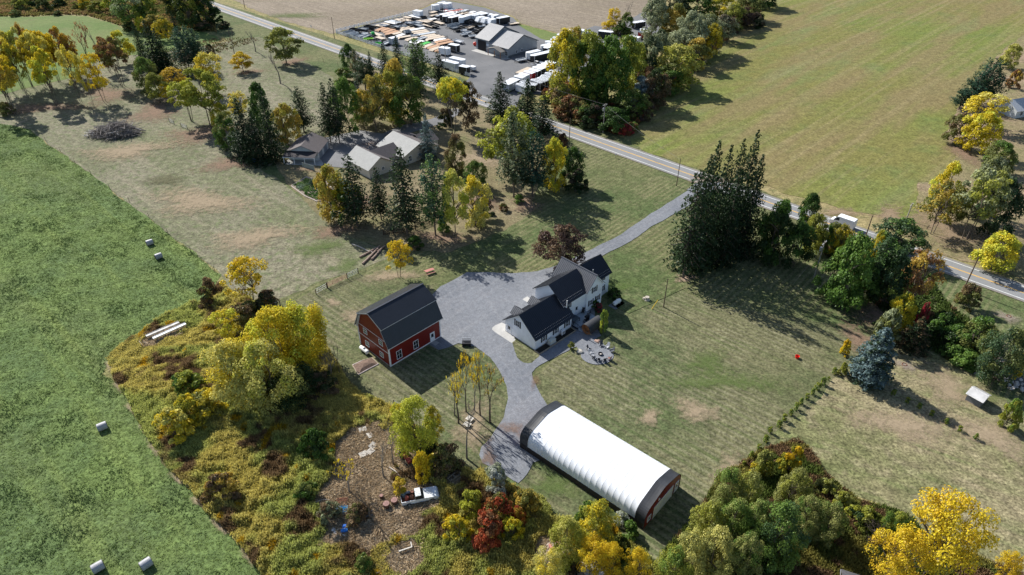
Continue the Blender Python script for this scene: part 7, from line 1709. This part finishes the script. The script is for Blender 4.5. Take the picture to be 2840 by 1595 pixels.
wood('trees and shrubs in the thicket', [
 ('L', 668, 835, 721, 54, 'Y', 'GD', 'brilliant yellow tree at the fence corner above the thicket'),
 ('L', 615, 948, 862, 42, 'Y', 'LM', 'yellow tree below the brilliant one'),
 ('D1', 815, 1010, 846, 64, 'Y', 'LM', 'bright yellow crown nearest the barn'),
 ('D1', 755, 1045, 862, 84, 'Y', 'LM', 'large lime yellow tree in the centre of the thicket'),
 ('D0', 625, 1110, 950, 84, 'PY', 'Y', 'wide pale yellow tree at the left of the big clump'),
 ('D0', 705, 1130, 960, 76, 'PY', 'LM', 'pale lime tree in front of the big clump'),
 ('D0', 800, 1118, 1030, 60, 'DG', 'OL', 'dark shaded undergrowth below the big clump'),
 ('H', 880, 1085, 1040, 44, 'BR', 'DG', 'brown shaded brush right of the big clump'),
 ('BM', 905, 1045, 975, 36, 'TN', 'TN', 'grey tangle of dead branches facing the barn'),
 ('B', 925, 1040, 950, 12, 'TN', 'TN', 'thin dead stem beside the grey tangle'),
 ('H', 510, 1084, 1036, 42, 'G', 'YG', 'green bush left of the big clump'),
 ('H', 560, 1145, 1095, 50, 'Y', 'OL', 'yellow bush in front of the green one'),
 ('H', 462, 1210, 1142, 48, 'Y', 'PY', 'large yellow bush at the hay field edge'),
 ('H', 510, 1160, 1100, 40, 'YG', 'Y', 'yellow olive bush behind the large yellow one'),
 ('H', 735, 855, 812, 36, 'BR', 'DG', 'dark dry bush behind the brilliant yellow tree'),
 ('H', 660, 900, 850, 44, 'OL', 'BR', 'olive brush between the two yellow trees'),
 ('H', 570, 805, 772, 20, 'BR', 'TN', 'brown dry bush where the wire fence ends'),
 ('H', 560, 850, 800, 26, 'BR', 'OL', 'brown bush at the hay field corner'),
 ('H', 680, 870, 840, 30, 'DG', 'OL', 'dark green bush at the foot of the brilliant yellow tree'),
 ('H', 868, 1264, 1198, 38, 'G', 'DG', 'round green bush in the goldenrod'),
 ('H', 845, 1380, 1342, 28, 'G', 'OL', 'smaller green bush in the lower goldenrod'),
 ('B', 1050, 1326, 1232, 28, 'TN', 'TN', 'bare sapling left of the leafy one in the clearing'),
 ('B', 1075, 1290, 1178, 30, 'TN', 'TN', 'bare sapling behind the first in the clearing'),
 ('BL', 952, 1368, 1288, 32, 'Y', 'GD', 'bare sapling with a few yellow leaves above the red beams'),
 ('B', 1010, 1440, 1350, 30, 'TN', 'TN', 'bare sapling beside the fallen trunks'),
 ('D1', 1145, 1260, 1106, 52, 'LM', 'YG', 'lime yellow leaning tree above the old tractor'),
 ('L', 1100, 1200, 1120, 24, 'LM', 'Y', 'thin lime tree left of the leaning one'),
 ('L', 1200, 1235, 1128, 24, 'Y', 'OL', 'thin yellow tree right of the leaning one'),
 ('C', 1166, 1338, 1256, 20, 'Y', 'GD', 'slender yellow sapling behind the old pickup'),
 ('C', 1105, 1370, 1332, 20, 'Y', 'OR', 'short yellow sapling at the pickup tailgate'),
 ('H', 1235, 1300, 1245, 42, 'BR', 'OL', 'brown tangle at the gravel corner'),
 ('H', 1200, 1305, 1268, 34, 'OL', 'Y', 'olive bramble above the wooden crate'),
 ('H', 1180, 1260, 1222, 34, 'DG', 'BR', 'dark bramble under the leaning lime tree'),
 ('H', 1372, 1356, 1298, 36, 'SV', 'PG', 'silvery white bush at the end of the gravel'),
 ('H', 1305, 1425, 1362, 32, 'LM', 'YG', 'lime coloured grass clump beside the red sumac'),
 ('H', 1378, 1444, 1380, 42, 'RD', 'OL', 'red sumac, upper of the two'),
 ('H', 1350, 1500, 1430, 46, 'RD', 'RU', 'red sumac, lower of the two'),
 ('H', 1265, 1490, 1438, 36, 'Y', 'YG', 'yellow bush left of the lower red sumac'),
 ('H', 1420, 1490, 1440, 26, 'Y', 'LM', 'yellow bush right of the lower red sumac'),
 ('H', 1462, 1422, 1366, 36, 'OR', 'OL', 'orange bush at the lawn edge near the white building'),
 ('H', 1435, 1455, 1410, 22, 'RD', 'OR', 'small red bush beside the orange one'),
 ('H', 905, 1445, 1400, 34, 'PG', 'BR', 'grey green brush left of the light blue tarp'),
 ('H', 985, 1440, 1405, 30, 'BR', 'OL', 'grey brown brush right of the light blue tarp'),
 ('H', 605, 1375, 1322, 42, 'BR', 'OR', 'brown bush with orange top near the hay field'),
 ('H', 1005, 1575, 1545, 24, 'G', 'OL', 'small green bush at the bottom of the goldenrod'),
 ('D1', 1665, 1522, 1398, 50, 'YG', 'Y', 'yellow green tree beside the white building corner'),
 ('L', 1650, 1602, 1498, 44, 'GD', 'Y', 'golden tree at the bottom edge, left of two'),
 ('L', 1700, 1612, 1508, 36, 'GD', 'Y', 'golden tree at the bottom edge, right of two'),
 ('D0', 1575, 1560, 1440, 44, 'YG', 'PY', 'olive yellow tree left of the yellow green one'),
 ('L', 1520, 1625, 1530, 40, 'PY', 'Y', 'thin yellow tree over the plank platform'),
 ('H', 1728, 1456, 1424, 22, 'SV', 'PG', 'silver bush against the white building wall'),
 ('H', 1748, 1480, 1450, 26, 'MG', 'G', 'green weeds by the white building corner'),
 ('H', 1728, 1560, 1495, 26, 'DG', 'OL', 'dark bush behind the golden pair'),
 ('L', 1775, 1628, 1526, 34, 'GD', 'Y', 'golden small tree left of the willow scrub'),
 ('H', 1640, 1450, 1400, 34, 'G', 'YG', 'green bush behind the yellow green tree')])
wood('willow scrub at the lower right', [
 ('D0', 2030, 1442, 1302, 46, 'WL', 'MG', 'olive willow at the top left of the scrub'),
 ('D0', 2092, 1452, 1312, 46, 'WL', 'YG', 'olive willow at the top middle of the scrub'),
 ('D0', 1980, 1522, 1395, 48, 'YG', 'WL', 'yellowish willow facing the white building'),
 ('D0', 2052, 1522, 1390, 52, 'MG', 'WL', 'green willow in the middle of the scrub'),
 ('D0', 1935, 1605, 1480, 50, 'WL', 'PY', 'olive willow at the lower left of the scrub'),
 ('D0', 2005, 1620, 1478, 60, 'PY', 'OL', 'pale brownish willow at the bottom of the scrub'),
 ('D0', 2085, 1610, 1485, 48, 'WL', 'G', 'olive green willow at the bottom middle'),
 ('D0', 2115, 1535, 1398, 48, 'MG', 'WL', 'darker green willow near the light blue drum'),
 ('D0', 1880, 1640, 1528, 46, 'YG', 'MG', 'yellow green willow at the bottom left corner of the scrub'),
 ('H', 2130, 1318, 1250, 30, 'YG', 'WL', 'bushy top shrub beside the sapling row'),
 ('H', 2108, 1320, 1280, 24, 'Y', 'OL', 'yellow shrub beside the sapling row'),
 ('H', 2212, 1316, 1240, 30, 'YG', 'GD', 'round yellow green shrub at the rough field edge'),
 ('D0', 2220, 1405, 1306, 42, 'WL', 'YG', 'olive tree at the rough field edge'),
 ('D0', 2192, 1566, 1400, 66, 'MG', 'PN', 'largest green willow of the scrub'),
 ('D0', 2322, 1500, 1395, 44, 'WL', 'G', 'olive willow right of the largest green one'),
 ('H', 2300, 1372, 1332, 28, 'WL', 'YG', 'small olive bush on the field edge'),
 ('H', 2345, 1402, 1368, 26, 'YG', 'WL', 'yellow green bush on the field edge, lower one'),
 ('H', 2415, 1462, 1412, 38, 'DG', 'YG', 'dark bush at the edge of the rough field'),
 ('H', 2375, 1440, 1405, 24, 'LM', 'OL', 'lime bush left of the dark field edge bush'),
 ('D0', 2502, 1492, 1424, 30, 'G', 'YG', 'small green tree at the edge of the rough field'),
 ('BM', 2445, 1515, 1460, 46, 'TN', 'TN', 'brown leafless tangle above the outbuilding'),
 ('H', 2460, 1518, 1485, 32, 'BR', 'PU', 'brown bramble above the outbuilding roof'),
 ('L', 2690, 1606, 1380, 104, 'Y', 'GD', 'huge golden yellow tree at the lower right corner', 'x'),
 ('L', 2530, 1628, 1480, 70, 'GD', 'Y', 'golden tree left of the huge yellow one'),
 ('L', 2828, 1628, 1532, 32, 'GD', 'Y', 'golden tree at the lower right picture corner'),
 ('BM', 2600, 1600, 1520, 60, 'TN', 'TN', 'leafless shrubs under the huge golden tree'),
 ('D0', 2260, 1480, 1385, 40, 'WL', 'G', 'olive green willow behind the largest one')])
wood('poplar saplings by the gravel drive', [
 ('BL', 1359, 1171, 1018, 42, 'TN', 'Y', 'nearly bare poplar closest to the gravel', 'b'),
 ('BL', 1332, 1153, 985, 30, 'Y', 'GD', 'yellow poplar second from the gravel', 'b'),
 ('BL', 1316, 1141, 1002, 26, 'Y', 'GD', 'yellow poplar in the middle of the clump', 'b'),
 ('BL', 1293, 1143, 985, 34, 'GD', 'Y', 'tallest golden poplar of the clump', 'b'),
 ('BL', 1272, 1174, 1040, 34, 'Y', 'PY', 'pale yellow poplar second from the left', 'b'),
 ('BL', 1261, 1152, 1040, 30, 'GD', 'PY', 'leftmost poplar of the clump', 'b'),
 ('B', 1295, 1272, 1105, 44, 'TN', 'TN', 'large bare grey tree at the end of the lawn', 'b')])
wood('small trees at the farmhouse', [
 ('C', 1678, 922, 862, 13, 'MG', 'LM', 'young bright green tree beside the barrel sauna'),
 ('C', 1585, 968, 949, 9, 'YG', 'OL', 'tiny yellow shrub on the grass below the house path'),
 ('H', 1706, 830, 800, 18, 'DG', 'G', 'dark shrub at the corner of the farmhouse'),
 ('H', 1662, 862, 842, 12, 'PU', 'CR', 'purple shrub at the outer edge of the deck'),
 ('H', 1650, 852, 832, 14, 'DG', 'G', 'dark green shrub behind the purple one')])
SAP = [(2311, 1034), (2297, 1052), (2281, 1063), (2265, 1078), (2252, 1090), (2236, 1104), (2220, 1117), (2207, 1133), (2191, 1148), (2173, 1164), (2158, 1182), (2134, 1197), (2121, 1223), (2103, 1245), (2082, 1267), (2061, 1291)]
for i, (x, y) in enumerate(SAP):
    s = .6 if i == 1 else random.uniform(.9, 1.25)
    tree('C', x, y + 3, y - 13 * s, 6.5 * s, 'MG', 'YG', f'{ORD[i]} young shrub from the blue spruce in the planted row', 'young shrubs planted in a row', False)
for i, (x, y) in enumerate([(2476, 1093), (2514, 1114), (2546, 1130), (2581, 1150), (2621, 1172), (2659, 1193), (2704, 1216)]):
    tree('C', x, y + 3, y - 12, 7, 'G', 'YG', f'{ORD[i]} tiny shrub from the blue spruce in the row on the dry field', 'tiny shrubs on the dry field', False)

# ---------------------------------------------------------------- undergrowth: what nobody could count
M_weed = facecol_mat('weeds', .3)
M_straw = patch_mat('flattened straw', (.46, .36, .25), fine=.45, s=2.0, k=.9)
def excl(X, Y, spots):
    k = np.ones(len(X), bool)
    for (p, r_) in spots:
        c = G(*p); k &= ((X - c.x) ** 2 + (Y - c.y) ** 2) > r_ * r_
    return k
def scatter(poly, dens, seed, maxn=120000):
    r = np.random.default_rng(seed); xs = [p[0] for p in poly]; ys = [max(48, p[1]) for p in poly]
    x0, x1, y0, y1 = min(xs), max(xs), min(ys), max(ys)
    n = int((x1 - x0) * (y1 - y0) * dens)
    X = r.uniform(x0, x1, n); Y = r.uniform(y0, y1, n); k = inpoly(X, Y, [(p[0], p[1]) for p in poly])
    # keep what the photograph's view can reach
    dd = Y * math.cos(PITCH) + CAM_H * math.sin(PITCH); k &= np.abs(X) < dd * .80
    X, Y = X[k][:maxn], Y[k][:maxn]; return X, Y, r
def blades(X, Y, h, w, col, r, lean=.35, nb=3, plume=None):
    n = len(X); V = []; Cc = []; 
    for b in range(nb):
        a = r.uniform(0, 6.28, n); l = r.uniform(.1, lean, n) * h; hh = h * r.uniform(.7, 1.1, n); ww = w * r.uniform(.7, 1.3, n)
        bx = X + r.normal(0, .12, n); by = Y + r.normal(0, .12, n); q = r.uniform(0, 6.28, n)
        dx, dy = np.cos(q) * ww / 2, np.sin(q) * ww / 2; tx, ty = bx + np.cos(a) * l, by + np.sin(a) * l
        z0 = hh * .05
        V.append(np.stack([np.stack([bx - dx, by - dy, z0], 1), np.stack([bx + dx, by + dy, z0], 1), np.stack([tx + dx * .55, ty + dy * .55, hh * .8], 1), np.stack([tx - dx * .3 , ty - dy * .3, hh], 1)], 1))
        Cc.append(col * r.uniform(.7, 1.25, (n, 1)))
    if plume is not None:
        for b in range(2):
            bx = X + r.normal(0, .13, n); by = Y + r.normal(0, .13, n); q = r.uniform(0, 6.28, n); a = r.uniform(0, 6.28, n); l = r.uniform(0, .25, n)
            dx, dy = np.cos(q) * w * .5, np.sin(q) * w * .5; h0 = h * r.uniform(.45, .6, n); h1 = h * r.uniform(.95, 1.25, n)
            V.append(np.stack([np.stack([bx - dx, by - dy, h0], 1), np.stack([bx + dx, by + dy, h0], 1), np.stack([bx + np.cos(a) * l + dx * .5, by + np.sin(a) * l + dy * .5, h1], 1), np.stack([bx + np.cos(a) * l - dx * .5, by + np.sin(a) * l - dy * .5, h1], 1)], 1)); Cc.append(plume * r.uniform(.6, 1.35, (n, 1)))
    V = np.concatenate(V).reshape(-1, 3); Cc = np.clip(np.concatenate(Cc), 0, 1)
    return V, np.arange(len(V)).reshape(-1, 4), np.concatenate([Cc, np.ones((len(Cc), 1))], 1)
def mixc(a, b, f): f = f[:, None]; return np.array(a) * (1 - f) + np.array(b) * f
def sm(v, a, b): v = np.clip((v - a) / (b - a), 0, 1); return v * v * (3 - 2 * v)
CLEAR = [((1020, 1240), 5.0), ((1010, 1300), 5.5), ((950, 1375), 4.0), ((1030, 1370), 4.5), ((1060, 1420), 4.6), ((950, 1430), 3.4), ((945, 1480), 2.2), ((1160, 1385), 3.4), ((1030, 1460), 4.0), ((1130, 1270), 2.6), ((1120, 1440), 3.0), ((460, 925), 2.3), ((425, 945), 1.8), ((495, 912), 1.8), ((1127, 1530), 1.5), ((1258, 1330), 1.6), ((1527, 1530), 2.4), ((1650, 1590), 2.2), ((1130, 1550), 2.5)]
def clearmask(X, Y):
    k = np.zeros(len(X), bool)
    for (p, r_) in CLEAR:
        c = G(*p); k |= ((X - c.x) ** 2 + (Y - c.y) ** 2) < (r_ * (0.8 + .4 * vnoise(X, Y, 1.5, 77))) ** 2
    return k
for i_, (p_, r_) in enumerate(CLEAR[:13]): fade_patch('straw', p_, r_ * 1.25, r_ * 1.1, lay[0] + .14 + .003 * i_, M_straw, i_)
wl = [(p.x, p.y) for p in THK]
X, Y, r = scatter(wl, 46, 21, 150000)
cm_ = clearmask(X, Y)
Xa, Ya = X[~cm_], Y[~cm_]
n1, n2, n3_ = vnoise(Xa, Ya, 9, 1) * .6 + vnoise(Xa, Ya, 3, 2) * .4, vnoise(Xa, Ya, 5, 3) * .55 + vnoise(Xa, Ya, 1.4, 4) * .45, vnoise(Xa, Ya, 14, 5)
col = mixc((.44, .39, .12), (.31, .33, .10), sm(n1, .35, .6)); col = col * (1 - sm(n2, .58, .72)[:, None]) + np.array((.17, .11, .055)) * sm(n2, .58, .72)[:, None]
pl = mixc((.64, .56, .18), (.50, .53, .17), sm(n1, .4, .6)); pl = pl * (1 - sm(n2, .58, .72)[:, None]) + np.array((.25, .17, .09)) * sm(n2, .58, .72)[:, None]
gold = sm(vnoise(Xa, Ya, 2.2, 9), .82, .9)[:, None]; pl = pl * (1 - gold) + np.array((.58, .38, .03)) * gold
h = (.5 + .8 * n3_) * (.35 + 1.0 * vnoise(Xa, Ya, 1.1, 8))
V, F, Ct = blades(Xa, Ya, h, .14, col, r, .3, 3, pl)
o = part('goldenrod', np_mesh('goldenrod', V, F, M_weed, {'tint': ('FLOAT_COLOR', 'FACE', Ct)}), None); tag(o, 'dense olive and yellow goldenrod filling the lower left thicket', 'weeds'); o['kind'] = 'stuff'
Xb, Yb = X[cm_], Y[cm_]
col = mixc((.66, .54, .38), (.50, .39, .26), sm(vnoise(Xb, Yb, 1.2, 6), .3, .7))
swl = vnoise(Xb, Yb, 4, 12) * 9
Vb, Fb, Cb = blades(Xb, Yb, .3 + .35 * vnoise(Xb, Yb, 1.1, 7), .1, col, r, 3.2, 4, None)
o = part('dead_grass_mat', np_mesh('dead_grass_mat', Vb, Fb, M_weed, {'tint': ('FLOAT_COLOR', 'FACE', Cb)}), None); tag(o, 'flattened tan dead grass in the junk clearing', 'grass'); o['kind'] = 'stuff'
X, Y, r = scatter([(p.x, p.y) for p in SHR], 26, 22, 60000)
n1, n2 = vnoise(X, Y, 5, 31), vnoise(X, Y, 1.6, 32)
col = mixc((.2, .18, .05), (.09, .12, .03), sm(n1, .35, .6)); col = col * (1 - sm(n2, .6, .75)[:, None]) + np.array((.17, .11, .06)) * sm(n2, .6, .75)[:, None]
V, F, Ct = blades(X, Y, .5 + .9 * n1, .18, col, r, .35, 3, col * 1.5)
o = part('underbrush', np_mesh('underbrush', V, F, M_weed, {'tint': ('FLOAT_COLOR', 'FACE', Ct)}), None); tag(o, 'mixed green and brown underbrush below the willow scrub', 'weeds'); o['kind'] = 'stuff'
# clover and tall grass tufts of the hay field
X, Y, r = scatter([(p.x, p.y) for p in HAY], 9, 23, 150000)
n1 = vnoise(X, Y, 7, 41) * .5 + vnoise(X, Y, 2.2, 42) * .5; n2 = vnoise(X, Y, .9, 43)
dk = sm(n1, .35, .85)
keep = r.uniform(0, 1, len(X)) < (.7 + .3 * dk)
X, Y, n1, n2, dk = X[keep], Y[keep], n1[keep], n2[keep], dk[keep]
col = mixc((.15, .205, .06), (.095, .145, .052), dk) * (.85 + .4 * n2)[:, None]
V, F, Ct = blades(X, Y, .1 + .14 * dk, .13, col, r, .8, 2, col * 1.05)
o = part('clover', np_mesh('clover', V, F, M_weed, {'tint': ('FLOAT_COLOR', 'FACE', Ct)}), None); tag(o, 'tufts of clover and grass over the hay field', 'grass'); o['kind'] = 'stuff'
# scrub patch, top left, and hedge bottom
def scrub(name, label, px, dens, seed, hh, ca, cb_, cc_, mx=40000, w=.3):
    X, Y, r = scatter([tuple(G(*p)[:2]) for p in px], dens, seed, mx)
    n1, n2 = vnoise(X, Y, 8, seed), vnoise(X, Y, 2.5, seed + 1)
    col = mixc(ca, cb_, sm(n1, .35, .65)); f = sm(n2, .55, .75)[:, None]; col = col * (1 - f) + np.array(cc_) * f
    V, F, Ct = blades(X, Y, hh * (.4 + n2), w, col, r, .4, 3, col * 1.2)
    o = part(name, np_mesh(name, V, F, M_weed, {'tint': ('FLOAT_COLOR', 'FACE', Ct)}), None); tag(o, label, 'weeds'); o['kind'] = 'stuff'
scrub('scrub', 'tan and olive scrub along the top left beyond the meadow', [(-60, 46), (100, 46), (170, 40), (245, 44), (318, 66), (360, 82), (430, 98), (520, 78), (600, 90), (590, 40), (575, -10), (400, -25), (-80, -25)], 2.2, 51, .9, (.24, .2, .07), (.15, .17, .05), (.28, .19, .09), 40000, .55)
scrub('bramble', 'dry reddish brambles filling the bottom of the hedgerow', [(1500, 262), (1560, 225), (1640, 270), (1760, 290), (1850, 240), (1985, 140), (2060, 75), (2130, 15), (2100, 0), (1960, 60), (1880, 120), (1960, 160), (1900, 225), (1840, 262), (1790, 320), (1750, 378), (1700, 372), (1620, 345), (1540, 305)], 5, 52, 1.2, (.2, .12, .06), (.1, .12, .04), (.26, .1, .05), 40000, .4)
scrub('hedge_weeds', 'dark weeds along the meadow hedge and field rim', [(470, 255), (560, 215), (600, 150), (720, 112), (700, 104), (590, 108), (530, 118), (450, 145), (430, 200)], 1.0, 53, .5, (.24, .18, .1), (.17, .15, .06), (.12, .13, .05), 9000, .35)
scrub('roadside_weeds', 'green weeds along the creek and right tree line', [(2140, 640), (2230, 660), (2330, 740), (2430, 850), (2560, 960), (2680, 1030), (2770, 1005), (2760, 930), (2640, 860), (2560, 740), (2400, 690), (2280, 640)], 6, 54, .8, (.05, .08, .025), (.09, .13, .035), (.14, .09, .05), 30000, .35)

scrub('vegetables', 'leafy green vegetable rows in the neighbour garden bed', [(815, 515), (850, 496), (900, 508), (930, 543), (880, 555), (850, 543)], 9, 55, .45, (.07, .14, .04), (.16, .25, .07), (.22, .28, .2), 4000, .35)
